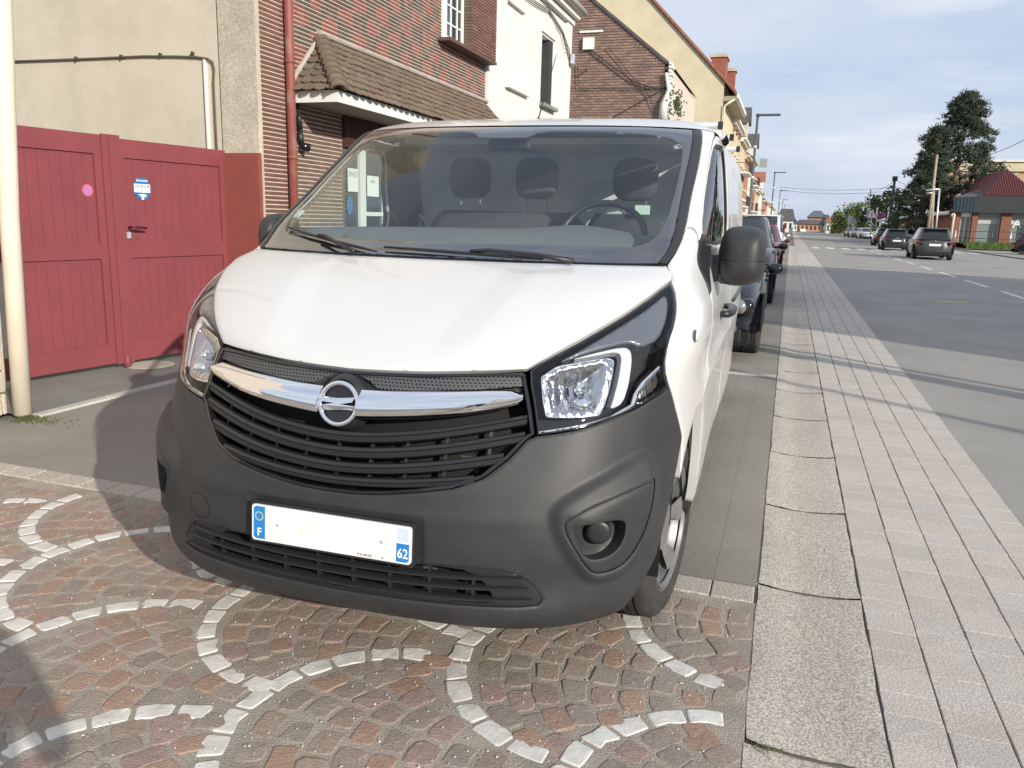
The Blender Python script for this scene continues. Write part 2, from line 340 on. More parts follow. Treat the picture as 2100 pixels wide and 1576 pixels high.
# ------------------------------------------------------------------ the white van (its own frame: x across, y back, z up)
def pip(P, poly):
    P = np.asarray(P); x, y = P[:, 0], P[:, 1]; poly = np.asarray(poly); a = poly; b = np.roll(poly, -1, 0); ins = np.zeros(len(P), bool)
    for (x0, y0), (x1, y1) in zip(a, b):
        c = (y0 > y) != (y1 > y)
        if y0 != y1: ins ^= c & (x < (x1-x0)*(y-y0)/(y1-y0)+x0)
    return ins
def dpoly(P, poly):
    P = np.asarray(P)[:, None]; a = np.asarray(poly, float); b = np.roll(a, -1, 0); d = b-a
    t = np.clip(((P-a)*d).sum(-1)/((d**2).sum(-1)+1e-12), 0, 1); return np.sqrt((((a+t[..., None]*d)-P)**2).sum(-1)).min(1)
def area2(p): p = np.asarray(p); q = np.roll(p, -1, 0); return (p[:, 0]*q[:, 1]-q[:, 0]*p[:, 1]).sum()
def resample(poly, step):
    out = []; n = len(poly)
    for i in range(n):
        a, b = np.array(poly[i]), np.array(poly[(i+1) % n]); k = max(1, int(math.ceil(np.linalg.norm(b-a)/step)))
        out += [a+(b-a)*j/k for j in range(k)]
    return np.array(out)
def roundpoly(poly, it=2, q=.2):
    p = np.array(poly, float)
    for _ in range(it):
        a = np.roll(p, -1, 0); p = np.stack([p*(1-q)+a*q, p*q+a*(1-q)], 1).reshape(-1, 2)
    return p
def inset(p, g):
    s = 1 if area2(p) > 0 else -1
    e = np.roll(p, -1, 0)-p; e /= np.linalg.norm(e, axis=1, keepdims=True)+1e-9; n = np.stack([-e[:, 1], e[:, 0]], 1)*s
    m = n+np.roll(n, 1, 0); m /= np.maximum(np.linalg.norm(m, axis=1, keepdims=True), .4); return p+m*g
def mirror(poly): return [(-u, v) for u, v in poly][::-1]
def panel(name, poly, m, parent, holes=(), step=.015, off=0, thick=.012, disp=None, gap=0, roll=.002, bring=None, smooth=True, uvs=False):
    bnds = []
    for k, pl in enumerate([poly]+list(holes)):
        r = resample(pl, step*.8)
        if gap: r = inset(r, gap if k == 0 else -gap)
        bnds.append(r)
    outer = bnds[0]; lo, hi = outer.min(0), outer.max(0)
    gx, gy = np.meshgrid(np.arange(lo[0]+step/2, hi[0], step), np.arange(lo[1]+step/2, hi[1], step)); gx[1::2] += step*.5
    P = np.stack([gx.ravel(), gy.ravel()], 1); k = pip(P, outer)
    for h in bnds[1:]: k &= ~pip(P, h)
    P = P[k]; dm = np.full(len(P), 9.)
    for b in bnds: dm = np.minimum(dm, dpoly(P, b))
    P = P[dm > step*.55]
    rings = []
    if roll:                                   # a row of points just inside the rim, so that the edge can turn in
        for kk, b in enumerate(bnds):
            q = inset(b, .006 if kk == 0 else -.006); ok = pip(q, outer)
            for h in bnds[1:]: ok &= ~pip(q, h)
            q = q[ok]; dd = np.full(len(q), 9.)
            for b2 in bnds: dd = np.minimum(dd, dpoly(q, b2))
            rings.append(q[dd > .0045])
    V = [b for b in bnds]; n = 0; E = []
    for b in bnds:
        E += [(n+i, n+(i+1) % len(b)) for i in range(len(b))]; n += len(b)
    nb = n; allp = np.concatenate(V+rings+[P])
    res = delaunay_2d_cdt([Vector(p) for p in allp], E, [], 0, 1e-6)
    vs = np.array([tuple(v) for v in res[0]]); F = np.array([f for f in res[2] if len(f) == 3])
    c = vs[F].mean(1); k = pip(c, outer)
    for h in bnds[1:]: k &= ~pip(c, h)
    F = F[k]
    a2 = np.cross(vs[F[:, 1]]-vs[F[:, 0]], vs[F[:, 2]]-vs[F[:, 0]]); F[a2 < 0] = F[a2 < 0][:, ::-1]
    db = np.full(len(vs), 9.)
    for b in bnds: db = np.minimum(db, dpoly(vs, b))
    rim = db < 1e-5
    S3 = S(vs[:, 0], vs[:, 1]); N3 = N(vs[:, 0], vs[:, 1]); h = np.full(len(vs), float(off))
    if disp is not None: h = h+disp(vs)
    if roll: h = h-roll*rim
    X = S3+N3*h[:, None]
    ed = {}
    for f in F:
        for i in range(3):
            a, b = int(f[i]), int(f[(i+1) % 3]); ed[(a, b)] = 1
    be = [(a, b) for (a, b) in ed if (b, a) not in ed]
    used = sorted({a for e in be for a in e}); mp_ = {a: len(X)+i for i, a in enumerate(used)}
    mp2_ = {a: len(X)+len(used)+i for i, a in enumerate(used)}
    faces = F.tolist(); pts = X
    if thick:
        ua = np.array(used); X2 = X[ua].copy(); X3 = X[ua]-N3[ua]*thick; pts = np.concatenate([X, X2, X3])
        faces += [(mp_[b], mp_[a], mp2_[a], mp2_[b]) for a, b in be]
    uvv = None
    if uvs: uvv = np.zeros((len(pts), 2)); uvv[:len(vs)] = vs
    o = mesh(name, pts, faces, m, parent, smooth, uv=uvv)
    return o
def strip(name, us, vt, vb, prof, m, parent, smooth=True):
    """bar along u; prof = closed list of (t, off): t 0 bottom..1 top"""
    us = np.asarray(us); n = len(prof); V = []
    for u, a, b in zip(us, vt, vb):
        t = np.array([p[0] for p in prof]); o = np.array([p[1] for p in prof]); v = b+(a-b)*t; uu = np.full(n, u)
        V.append(S(uu, v)+N(uu, v)*o[:, None])
    V = np.concatenate(V); f = []
    for i in range(len(us)-1):
        for k in range(n): f.append((i*n+k, (i+1)*n+k, (i+1)*n+(k+1) % n, i*n+(k+1) % n))
    f += [tuple(range(n-1, -1, -1)), tuple(range((len(us)-1)*n, len(us)*n))]
    return autosmooth(mesh(name, V, f, m, parent), 40) if smooth else mesh(name, V, f, m, parent)
_gu, _gv = np.meshgrid(np.arange(.85, 5.6, .02), np.arange(0, 1.7, .02)); _gp = S(_gu, _gv)
def inv(y, z):
    d = (_gp[..., 1]-y)**2+(_gp[..., 2]-z)**2; j, i = np.unravel_index(d.argmin(), d.shape); u, v = _gu[j, i], _gv[j, i]
    for _ in range(4):
        p = S(u, v); a = (S(u+.01, v)-p)/.01; b = (S(u, v+.01)-p)/.01; J = np.array([[a[1], b[1]], [a[2], b[2]]])
        du = np.linalg.solve(J, [y-p[1], z-p[2]]); u += np.clip(du[0], -.1, .1); v += np.clip(du[1], -.1, .1)
    return float(u), float(max(v, .0))

van = thing('van', 'white panel van with a black grille and grey bumper parked on the cobbles', 'van'); van.rotation_euler.z = math.radians(1.33155); OFF.pop('van')
WP, PL = M['white_paint'], M['plastic']
# --- outlines, (u, v) on the body surface, right half
HLt = [(.522, .902), (.548, .930), (.602, .974), (.657, 1.021), (.71, 1.074), (.765, 1.134), (.829, 1.21), (.90, 1.283), (.957, 1.328)]
HLo = [(.967, 1.26), (.964, 1.187), (.957, 1.127), (.945, 1.065), (.933, 1.021), (.927, .972), (.931, .911), (.946, .862), (.968, .822), (.982, .802)]
HLb = [(.946, .785), (.898, .768), (.846, .747), (.778, .726), (.716, .71), (.658, .696), (.601, .686), (.556, .680)]
HLi = [(.547, .730), (.537, .791), (.527, .845)]
HL = HLt+HLo+HLb+HLi
GB = [(0, .487), (.09, .489), (.165, .497), (.27, .514), (.36, .532), (.43, .562), (.49, .617), (.53, .668), (.552, .680)]
BF = [(0, .870), (.13, .875), (.24, .881), (.34, .888), (.44, .895), (.516, .902)]
def sym(half): return mirror([p for p in half if p[0] > 1e-6])+list(half)
# bonnet
bh = BF+HLt[1:]+[(.967, 1.365), (.932, 1.445), (.80, 1.447), (.60, 1.446), (.35, 1.443), (0, 1.441)]
bon = [(u, v) for u, v in bh]+[(-u, v) for u, v in bh[-2:0:-1]]
def bdisp(p):     # the pressed crease that runs up each side of the bonnet
    d = np.abs(np.abs(p[:, 0])-(.30+.25*(p[:, 1]-.87))); return .010*np.clip((np.abs(p[:, 0])-.2-.25*(p[:, 1]-.87))/.12, 0, 1)*np.clip((p[:, 1]-.87)/.1, 0, 1)*np.clip((1.45-p[:, 1])/.12, 0, 1)-.004*np.exp(-(d/.02)**2)*0
panel('bonnet', bon, WP, van, step=.022, gap=.0035, thick=.02, disp=bdisp, roll=.003)
# bumper
arch = [(1.056, .70), (1.142, .60), (1.112, .525), (1.082, .458), (1.035, .36), (1.006, .28), (.985, .22), (.95, .165), (.92, .11), (.90, .03)]
buh = GB[:-1]+[(.556, .680)]+HLb[-2::-1]+[(.982, .802)]+arch+[(.86, 0), (.6, 0), (.3, 0), (0, 0)]
bump = buh+[(-u, v) for u, v in buh[-2:0:-1]]
inh = [(0, .272), (.28, .271), (.41, .270), (.49, .265), (.535, .248), (.572, .215), (.597, .18), (.607, .155), (.598, .138), (.55, .134), (.42, .135), (.28, .132), (0, .126)]
intake = inh+[(-u, v) for u, v in inh[-2:0:-1]]
ridge = [(.797, .587), (.698, .541), (.641, .508), (.617, .483), (.61, .464), (.612, .429), (.633, .366), (.666, .298), (.704, .238), (.727, .214), (.757, .203), (.805, .202), (.847, .219), (.93, .30), (.98, .42), (.97, .55), (.90, .62)]
bezel = [(.646, .427), (.655, .443), (.703, .476), (.795, .508), (.891, .528), (.908, .526), (.913, .503), (.905, .434), (.877, .343), (.85, .288), (.826, .26), (.793, .246), (.753, .243), (.73, .254), (.706, .288), (.675, .35), (.652, .397)]
pocket = [(.666, .41), (.677, .42), (.737, .427), (.785, .425), (.805, .415), (.811, .399), (.812, .365), (.802, .329), (.777, .304), (.743, .295), (.717, .301), (.697, .328), (.68, .364)]
ridger = roundpoly(ridge, 2); 
def sm(t): t = np.clip(t, 0, 1); return t*t*(3-2*t)
def fogd(p):
    q = np.stack([np.abs(p[:, 0]), p[:, 1]], 1); h = np.zeros(len(q)); k = np.abs(q[:, 0]-.78) < .3
    if k.any():
        d = dpoly(q[k], ridger)*np.where(pip(q[k], ridger), 1, -1); fade = np.clip((1.0-q[k, 0])/.12, 0, 1)
        h[k] = (.017*sm((d+.010)/.034)+.026*sm(d/.10)*np.clip((q[k, 1]-.2)/.3, 0, 1))*fade
    return h
def bumpd(p):
    a = np.abs(p[:, 0]); h = fogd(p)
    w = np.clip(1-a/.34, 0, 1); h = h-.006*sm((.292-a)/.012)*sm((p[:, 1]-.262)/.012)*sm((.44-p[:, 1])/.012)   # number plate recess
    h = h+.006*np.exp(-((p[:, 1]-.435-.0*a)/.03)**2)*np.clip(1-np.abs(a-.3)/.35, 0, 1)                        # soft fold under the grille
    dd = dpoly(np.stack([a, p[:, 1]], 1), inh[:-1]+[(0, .126)]) if False else 0
    h = h-.012*sm((p[:, 1]-.0)/.05)*0
    fl = np.clip((a-.42)/.2, 0, 1)*np.exp(-((p[:, 1]-.20)/.09)**2)*np.clip((.72-a)/.06, 0, 1); return h-.010*fl
bezr, pocr = roundpoly(bezel, 2), roundpoly(pocket, 2)
panel('bumper', bump, PL, van, holes=[intake, bezr, mirror(bezr)], step=.0085, disp=bumpd, thick=.04, roll=.003, gap=.002)
# grille
gout = GB[:-1]+[(.550, .684)]+[(.541, .735), (.531, .791), (.521, .845), (.514, .886)]
gh = gout+BF[-2::-1]
gout2 = [(u, v) for u, v in gout]
G = [(u, v) for u, v in gout+[(u, v-.006) for u, v in BF[-2::-1]]]; Gp = G+[(-u, v) for u, v in G[-2:0:-1]]
panel('grille_backing', inset(resample(Gp, .03), .012), M['matt_black'], van, step=.04, off=-.085, thick=0, roll=0)
panel('grille_frame', Gp, M['gloss_black'], van, holes=[inset(resample(Gp, .02), .013)], step=.012, off=.003, thick=.05, roll=.002, gap=.002)
kern = np.exp(-.5*(np.arange(-4, 5)/2.)**2); kern /= kern.sum()
def smo(a): p = np.pad(a, 4, mode='edge'); p[:4] = 2*a[0]-a[4:0:-1]; p[-4:] = 2*a[-1]-a[-2:-6:-1]; return np.convolve(p, kern, 'valid')
for q_ in (-1, 1):      # the bar is broken by the badge
    us = np.sort(np.linspace(.064, .509, 32)*q_); au = np.abs(us)
    ct = smo(np.interp(au, [0, .13, .27, .40, .51], [.802, .806, .816, .822, .832])); cb = smo(np.interp(au, [0, .08, .25, .39, .51], [.706, .710, .727, .744, .772]))
    e_ = np.sqrt(np.clip(1-((au-.485)/.026).clip(0)**2, .30, 1)); mid = (ct+cb)/2
    strip('chrome_bar', us, mid+(ct-mid)*e_, mid+(cb-mid)*e_, [(0, -.02), (0, .004), (.06, .016), (.25, .024), (.45, .026), (.62, .020), (.70, .014), (.95, .005), (1, 0), (1, -.02)], M['chrome'], van)
# perforated strip over the bar: a panel whose material carries the punched dots
m = mat('perforated grille strip', (.06, .06, .062), .5); t = m.node_tree; pb = t.nodes['Principled BSDF']
uvn = t.nodes.new('ShaderNodeTexCoord'); sx = t.nodes.new('ShaderNodeSeparateXYZ'); t.links.new(uvn.outputs['UV'], sx.inputs[0])
def mth(op, a, b=None, c=None):
    n = t.nodes.new('ShaderNodeMath'); n.operation = op
    for i, q in enumerate((a, b, c)):
        if q is None: continue
        if isinstance(q, (int, float)): n.inputs[i].default_value = q
        else: t.links.new(q, n.inputs[i])
    return n.outputs[0]
row = mth('FLOOR', mth('MULTIPLY', sx.outputs[1], 84)); fx = mth('FRACT', mth('ADD', mth('MULTIPLY', sx.outputs[0], 84), mth('MULTIPLY', mth('MODULO', row, 2), .5)))
fy = mth('FRACT', mth('MULTIPLY', sx.outputs[1], 84)); dx = mth('SUBTRACT', fx, .5); dy = mth('SUBTRACT', fy, .5)
dd = mth('SQRT', mth('ADD', mth('MULTIPLY', dx, dx), mth('MULTIPLY', dy, dy))); hole = mth('LESS_THAN', dd, .27)
mxn = t.nodes.new('ShaderNodeMixRGB'); t.links.new(hole, mxn.inputs[0]); mxn.inputs[1].default_value = (.075, .075, .078, 1); mxn.inputs[2].default_value = (.004, .004, .004, 1); t.links.new(mxn.outputs[0], pb.inputs['Base Color'])
bm_ = t.nodes.new('ShaderNodeBump'); bm_.inputs['Strength'].default_value = 1; bm_.inputs['Distance'].default_value = .004; bm_.invert = True; t.links.new(hole, bm_.inputs['Height']); t.links.new(bm_.outputs[0], pb.inputs['Normal'])
per = [(u, v-.005) for u, v in BF[:-1]]+[(.508, .892), (.511, .842), (.40, .830), (.27, .822), (.15, .812), (.105, .814), (.075, .838), (.04, .852), (0, .855)]
panel('perforated_strip', per+[(-u, v) for u, v in per[-2:0:-1]], m, van, step=.014, off=-.006, thick=.02, uvs=True, roll=.001)
ledge = [(0, .852), (.04, .848), (.075, .834), (.105, .810), (.15, .808), (.27, .818), (.40, .826), (.509, .838), (.509, .80), (.3, .79), (0, .775)]
panel('grille_ledge', ledge+[(-u, v) for u, v in ledge[-2:0:-1]], M['plastic2'], van, step=.02, off=-.022, thick=.03, roll=0)
# slats
def gedge(v):  # how far out the opening reaches at height v
    vs_ = [p[1] for p in gout]; us_ = [p[0] for p in gout]; return float(np.interp(v, vs_, us_))
for k, (vc, rise, h) in enumerate([(.650, .072, .033), (.606, .066, .033), (.562, .060, .032), (.522, .048, .028)]):
    ue = .5
    for _ in range(12): ue = gedge(vc+rise*(ue/.5)**1.25)-.016
    us = np.linspace(-ue, ue, 49); vc_ = vc+rise*(np.abs(us)/.5)**1.6; vc_ = smo(vc_)
    strip('grille_slat', us, vc_+h/2, vc_-h/2, [(0, -.035), (0, -.012), (.12, -.004), (.5, .001), (.58, -.004), (.64, -.001), (.92, -.006), (1, -.014), (1, -.035)], M['plastic2'], van)
for k, u0 in enumerate(np.linspace(-.44, .44, 9)):
    for vc in (.632, .588, .545):
        v0 = vc+.06*(abs(u0)/.5)**1.6
        if abs(u0) < gedge(v0)-.03:
            uu = np.array([u0-.004, u0+.004, u0+.004, u0-.004]); vv = np.array([v0-.02, v0-.02, v0+.02, v0+.02]); a = S(uu, vv)+N(uu, vv)*-.03; b = S(uu, vv)+N(uu, vv)*-.045
            gs = MB(); gs.add(list(a)+list(b), [(0, 1, 2, 3), (0, 4, 5, 1), (1, 5, 6, 2), (2, 6, 7, 3), (3, 7, 4, 0)]); gs.build('slat_web', M['plastic2'], van)
rad = MB()
for k in range(14): rad.box((-.40, .165, .575+.0135*k), (.40, .17, .583+.0135*k))
rad.build('radiator', M['steel'], van)
# lower intake
panel('intake_backing', inset(resample(intake, .03), -.004), M['matt_black'], van, step=.04, off=-.075, thick=0, roll=0)
fr = [(u, v) for u, v in intake]
panel('intake_frame', inset(resample(intake, .02), -.001), M['plastic2'], van, holes=[inset(resample([(u*.80, v) for u, v in intake], .02), .008)], step=.012, off=-.012, thick=.05, roll=.001)
for vc, ue in ((.238, .545), (.203, .565), (.163, .578)):
    us = np.linspace(-ue, ue, 45); t_ = np.sqrt(np.clip(1-((np.abs(us)-(ue-.03))/.03).clip(0)**2, .1, 1)); vv = vc-.010*np.cos(us/ue*1.5)
    strip('intake_slat', us, vv+.0065*t_, vv-.0065*t_, [(0, -.03), (0, -.004), (.3, .002), (.7, .002), (1, -.004), (1, -.03)], M['plastic2'], van)
for u0 in np.linspace(-.42, .42, 8):
    uu = np.array([u0-.004, u0+.004, u0+.004, u0-.004]); vv = np.array([.135, .135, .262, .262]); a = S(uu, vv)+N(uu, vv)*-.016; b = S(uu, vv)+N(uu, vv)*-.035
    iw = MB(); iw.add(list(a)+list(b), [(0, 1, 2, 3), (0, 4, 5, 1), (1, 5, 6, 2), (2, 6, 7, 3), (3, 7, 4, 0)]); iw.build('intake_web', M['plastic2'], van)
rb = MB()
for k in range(5): rb.box((-.3, .10, .40+.016*k), (.3, .106, .409+.016*k))
rb.build('cooler', M['steel'], van)
# fog lamp pockets
for s in (1, -1):
    fl = (lambda p: p) if s > 0 else mirror
    bz = panel('fog_bezel', fl(list(bezr)), PL, van, holes=[fl(list(pocr))], step=.010, off=-.004, thick=.05, gap=.0012, roll=.002, disp=lambda p: fogd(p)*.97)
    panel('fog_pocket', fl(list(inset(pocr, -.002))), M['plastic'], bz, step=.015, off=-.022, thick=0, roll=0, disp=lambda p: -.030*sm(dpoly(np.stack([np.abs(p[:, 0]), p[:, 1]], 1), pocr)/.04))
    c = S(.757*s, .375)+N(.757*s, .375)*-.014; cap = MB(); d = N(.757*s, .375)*.6+np.array([0, -1, 0])*.8; d /= np.linalg.norm(d); q = Vector((0, -1, 0)).rotation_difference(Vector(d))
    cap.lathe([(0, -.004), (.020, -.0035), (.030, -.002), (.035, .001), (.037, .006), (.037, .03)], 28, axis='y')
    cap.v = [tuple(Vector(c)+q @ Vector(p)) for p in cap.v]; autosmooth(cap.build('fog_cap', M['plastic2'], bz), 50)
# towing eye cover, on the van's right only
tcx = [(-.49+.043*math.cos(t), .332+.046*math.sin(t)) for t in np.linspace(0, 2*math.pi, 33)[:-1]]
tc_ = panel('towing_eye_cover', tcx, PL, van, step=.012, off=.0012, thick=.003, roll=.001)
panel('cover_seam', [(-.49+(u+.49)*1.05, .332+(v-.332)*1.05) for u, v in tcx], M['matt_black'], tc_, holes=[tcx], step=.01, off=.0009, thick=0, roll=0)
# number plate
pl = MB(); pn = 26; rr = .014
def rrect(w, h, r, n=5):
    o = []
    for cx, cz, a0 in ((w-r, h-r, 0), (-w+r, h-r, 90), (-w+r, -h+r, 180), (w-r, -h+r, 270)):
        for k in range(n): a = math.radians(a0+90*k/(n-1)); o.append((cx+r*math.cos(a), cz+r*math.sin(a)))
    return o
ta = math.radians(3.75); PC = Vector((.008, -.0035, .531))
def plp(x, z, d=0): return tuple(PC+Vector((x, z*math.sin(ta)-d*math.cos(ta), z*math.cos(ta)+d*math.sin(ta))))
def platepart(name, poly, d0, d1, m, par):
    n = len(poly); v = [plp(x, z, d1) for x, z in poly]+[plp(x, z, d0) for x, z in poly]
    return mesh(name, v, [tuple(range(n-1, -1, -1))]+[(i, n+i, n+(i+1) % n, (i+1) % n)[::-1] for i in range(n)], m, par)
holder = platepart('plate_holder', rrect(.268, .064, .008), -.02, 0, M['plastic2'], van)
plate = platepart('number_plate', rrect(.26, .055, .010), 0, .006, M['plate'], van)
platepart('euro_band', [(-.215, -.05), (-.215, .05), (-.246, .05), (-.254, .044), (-.254, -.044), (-.246, -.05)][::-1], .006, .0066, M['plateblue'], plate)
platepart('region_band', [(.215, -.05), (.246, -.05), (.254, -.044), (.254, .004), (.215, .004)], .006, .0066, M['plateblue'], plate)
platepart('region_badge', [(.217, .010), (.252, .010), (.252, .044), (.246, .049), (.217, .049)], .006, .0064, mat('badge print', (.55, .62, .78), .5), plate)
st = MB()
for k in range(12):
    a = k*math.pi/6; cx, cz = -.2345+.0125*math.cos(a), .020+.0125*math.sin(a)
    pts = [plp(cx+(.0032 if i % 2 == 0 else .0014)*math.sin(i*math.pi/5), cz+(.0032 if i % 2 == 0 else .0014)*math.cos(i*math.pi/5), .0071) for i in range(10)]; st.quad(pts[::-1])
st.build('stars', M['yellow'], plate)
zx, zy = (1, 0, 0), (0, math.sin(ta), math.cos(ta))
text_mesh('letter', 'F', .034, M['printwhite'], plate, plp(-.2345, -.030, .0068), zx, zy, .0003, bold=True)
text_mesh('digits', '62', .040, M['printwhite'], plate, plp(.2345, -.026, .0068), zx, zy, .0003, bold=True, sx=.85)
text_mesh('dealer_line', '9.61.04.29', .011, M['ink'], plate, plp(.115, -.047, .0063), zx, zy, .0003)
for q_ in (-.17, .17): bs_ = MB(); bs_.lathe([(0, -.0035), (.004, -.003), (.0055, 0)], 10, origin=plp(q_, 0, .006), axis='y'); bs_.build('plate_screw', M['alu'], plate)
text_mesh('dealer_mark', 'Ms', .006, M['ink'], plate, plp(.172, -.047, .0063), zx, zy, .0003)
# badge: ring with a lightning bolt
LC = Vector((0, .078, .898)); bt = math.radians(14)
def lgp(x, z, d): return tuple(LC+Vector((x, z*math.sin(bt)-d*math.cos(bt), z*math.cos(bt)+d*math.sin(bt))))
ring = MB(); n1, n2 = 48, 12; v = []; f = []
for i in range(n1):
    a = 2*math.pi*i/n1
    for k in range(n2):
        b = 2*math.pi*k/n2; r_ = .0600+.0076*math.cos(b); v.append(lgp(r_*math.cos(a), r_*math.sin(a), .008*math.sin(b)+.004))
for i in range(n1):
    for k in range(n2): f.append((i*n2+k, i*n2+(k+1) % n2, ((i+1) % n1)*n2+(k+1) % n2, ((i+1) % n1)*n2+k))
badge = mesh('badge_ring', v, f, M['chrome'], van, True)
bolt = [(-.088, .015), (.049, .022), (.008, -.0025), (.088, -.015), (-.049, -.022), (-.008, .0025)]; c6 = [(x*.55, z*.55) for x, z in bolt]
bm2 = MB(); v = [lgp(x, z, .006) for x, z in bolt]+[lgp(x, z*.35, .017) for x, z in bolt]+[lgp(x, z, -.004) for x, z in bolt]
bm2.add(v, [(6, 7, 8, 9, 10, 11)[::-1]]+[(i, (i+1) % 6, 6+(i+1) % 6, 6+i)[::-1] for i in range(6)]+[(12+i, 12+(i+1) % 6, (i+1) % 6, i)[::-1] for i in range(6)]); bm2.build('badge_bolt', M['chrome'], badge)
bd = MB(); ng = 36
bd.add([lgp(0, 0, -.010)]+[lgp(.057*math.cos(a), .057*math.sin(a), -.004) for a in np.linspace(0, 2*math.pi, ng+1)[:-1]], [(0, 1+(i+1) % ng, 1+i) for i in range(ng)])
bd.build('badge_plate', M['gloss_black'], badge)
boss = MB(); v = []; f = []
for r_, d in ((.062, .0), (.068, -.006), (.078, -.020), (.084, -.05)): v += [lgp(r_*math.cos(a), r_*math.sin(a)*1.06+.006, d) for a in np.linspace(0, 2*math.pi, ng+1)[:-1]]
for j in range(3):
    for i in range(ng): f.append((j*ng+i, j*ng+(i+1) % ng, (j+1)*ng+(i+1) % ng, (j+1)*ng+i)[::-1])
boss.add(v, f); boss.build('badge_boss', M['plastic2'], badge, True)
# headlights
reflector = [(.561, .884), (.601, .927), (.655, .942), (.71, .954), (.747, .957), (.761, .944), (.763, .886), (.758, .819), (.748, .773), (.735, .741), (.653, .739), (.58, .741), (.57, .789), (.564, .849)]
DRL = [(.633, .955), (.699, .981), (.759, 1.001), (.792, 1.002), (.81, .982), (.82, .926), (.823, .837), (.813, .785), (.8, .765), (.769, .756), (.777, .789), (.785, .841), (.787, .893), (.784, .956), (.774, .979), (.754, .985), (.699, .971)]
HLc = [(.562, .694), (.668, .711), (.764, .731), (.834, .763), (.842, .801), (.865, .841), (.917, .893), (.93, .905), (.935, .885), (.895, .838), (.866, .8), (.852, .754), (.799, .728), (.7, .706), (.623, .694), (.563, .688)]
sidecell = [(.868, .835), (.925, .885), (.935, .87), (.955, .83), (.93, .79), (.862, .762)]
upper = [(.60, .945), (.66, 1.0), (.72, 1.06), (.80, 1.15), (.87, 1.225), (.93, 1.285), (.945, 1.24), (.935, 1.14), (.905, 1.03), (.84, 1.0), (.80, 1.03), (.72, 1.005), (.65, .972)]
for s in (1, -1):
    fl = (lambda p: list(p)) if s > 0 else (lambda p: mirror(list(p)))
    lens = panel('headlight', fl(roundpoly(HL, 1, .12)), M['lens'], van, step=.018, off=.001, thick=0, gap=.004, roll=.0015)
    panel('lamp_housing', fl(inset(resample(HL, .03), .003)), M['lampgrey'], lens, step=.03, off=-.075, thick=0, roll=0)
    panel('lamp_rim', fl(HL), M['gloss_black'], lens, holes=[fl(inset(resample(HL, .02), .011))], step=.012, off=-.004, thick=.075, gap=.003, roll=.001)
    bowl = panel('reflector', fl(roundpoly(reflector, 1)), M['chrome2'], lens, step=.007, off=-.028, thick=.02, roll=0, disp=lambda p: -.050*sm(dpoly(np.stack([np.abs(p[:, 0]), p[:, 1]], 1), reflector)/.085)+.007*np.abs(np.sin((np.abs(p[:, 0])+.12*p[:, 1])*105))*sm(dpoly(np.stack([np.abs(p[:, 0]), p[:, 1]], 1), reflector)/.02))
    panel('reflector_rim', fl(roundpoly(inset(resample(reflector, .03), -.003), 1)), M['chrome'], lens, holes=[fl(roundpoly(reflector, 1))], step=.012, off=-.024, thick=.012, roll=.001)
    panel('light_strip', fl(roundpoly(DRL, 1)), M['lampwhite'], lens, step=.010, off=-.020, thick=.03, roll=.003)
    panel('chrome_strip', fl(HLc), M['chrome'], lens, step=.010, off=-.012, thick=.005, roll=.004)
    panel('side_cell', fl(sidecell), M['chrome2'], lens, step=.014, off=-.022, thick=.02, roll=.003)
    panel('upper_housing', fl(roundpoly(upper, 1)), M['lampskytint'], lens, step=.016, off=-.022, thick=.045, roll=.006)
    cb_ = S(.675*s, .84); nb_ = N(.675*s, .84); b = MB(); bl = []
    b.lathe([(0, -.022), (.008, -.021), (.013, -.012), (.014, 0), (.018, .002), (.018, .02)], 16, axis='y'); b.v = [tuple(Vector(cb_-nb_*.045)+Vector(p)) for p in b.v]; b.build('bulb', M['chrome'], lens, True)
    b = MB(); cb_ = S(.66*s, .765); b.lathe([(0, -.018), (.02, -.012), (.03, 0), (.034, .012)], 18, axis='y'); b.v = [(p[0]+cb_[0], p[1]+cb_[1]+.045, p[2]*.55+cb_[2]) for p in b.v]; b.build('lower_reflector', M['chrome'], lens, True)
# windscreen, its black border, pillar trims
TO = [(.932, 1.455), (.962, 1.535), (.966, 1.634), (.958, 1.80), (.936, 2.07), (.922, 2.25), (.914, 2.45)]
TI = [(.872, 1.462), (.893, 1.53), (.896, 1.594), (.885, 1.76), (.867, 1.916), (.848, 2.06), (.838, 2.25), (.835, 2.43)]
wsh = [(0, 1.452), (.4, 1.455), (.7, 1.458)]+TI+[(.6, 2.438), (.3, 2.434), (0, 2.432)]
ws = wsh+[(-u, v) for u, v in wsh[-2:0:-1]]
frh = [(0, 1.56), (.35, 1.561), (.6, 1.564), (.73, 1.57), (.79, 1.605), (.815, 1.66), (.832, 1.77), (.826, 1.93), (.806, 2.135), (.795, 2.224), (.768, 2.285), (.714, 2.33), (.651, 2.35), (.53, 2.368), (.40, 2.378), (.20, 2.376), (.145, 2.36), (.11, 2.315), (0, 2.312)]
fri = frh+[(-u, v) for u, v in frh[-2:0:-1]]
wsg = panel('windscreen', fri, M['screen'], van, step=.04, thick=0, roll=0, off=.0)
panel('windscreen_border', ws, M['frit'], van, holes=[fri], step=.03, thick=.006, roll=.001)
for s in (1, -1):
    fl = (lambda p: list(p)) if s > 0 else (lambda p: mirror(list(p)))
    panel('pillar_trim', fl(TO+TI[::-1]), M['plastic2'], van, step=.02, off=.004, thick=.02, gap=.003, roll=.003)
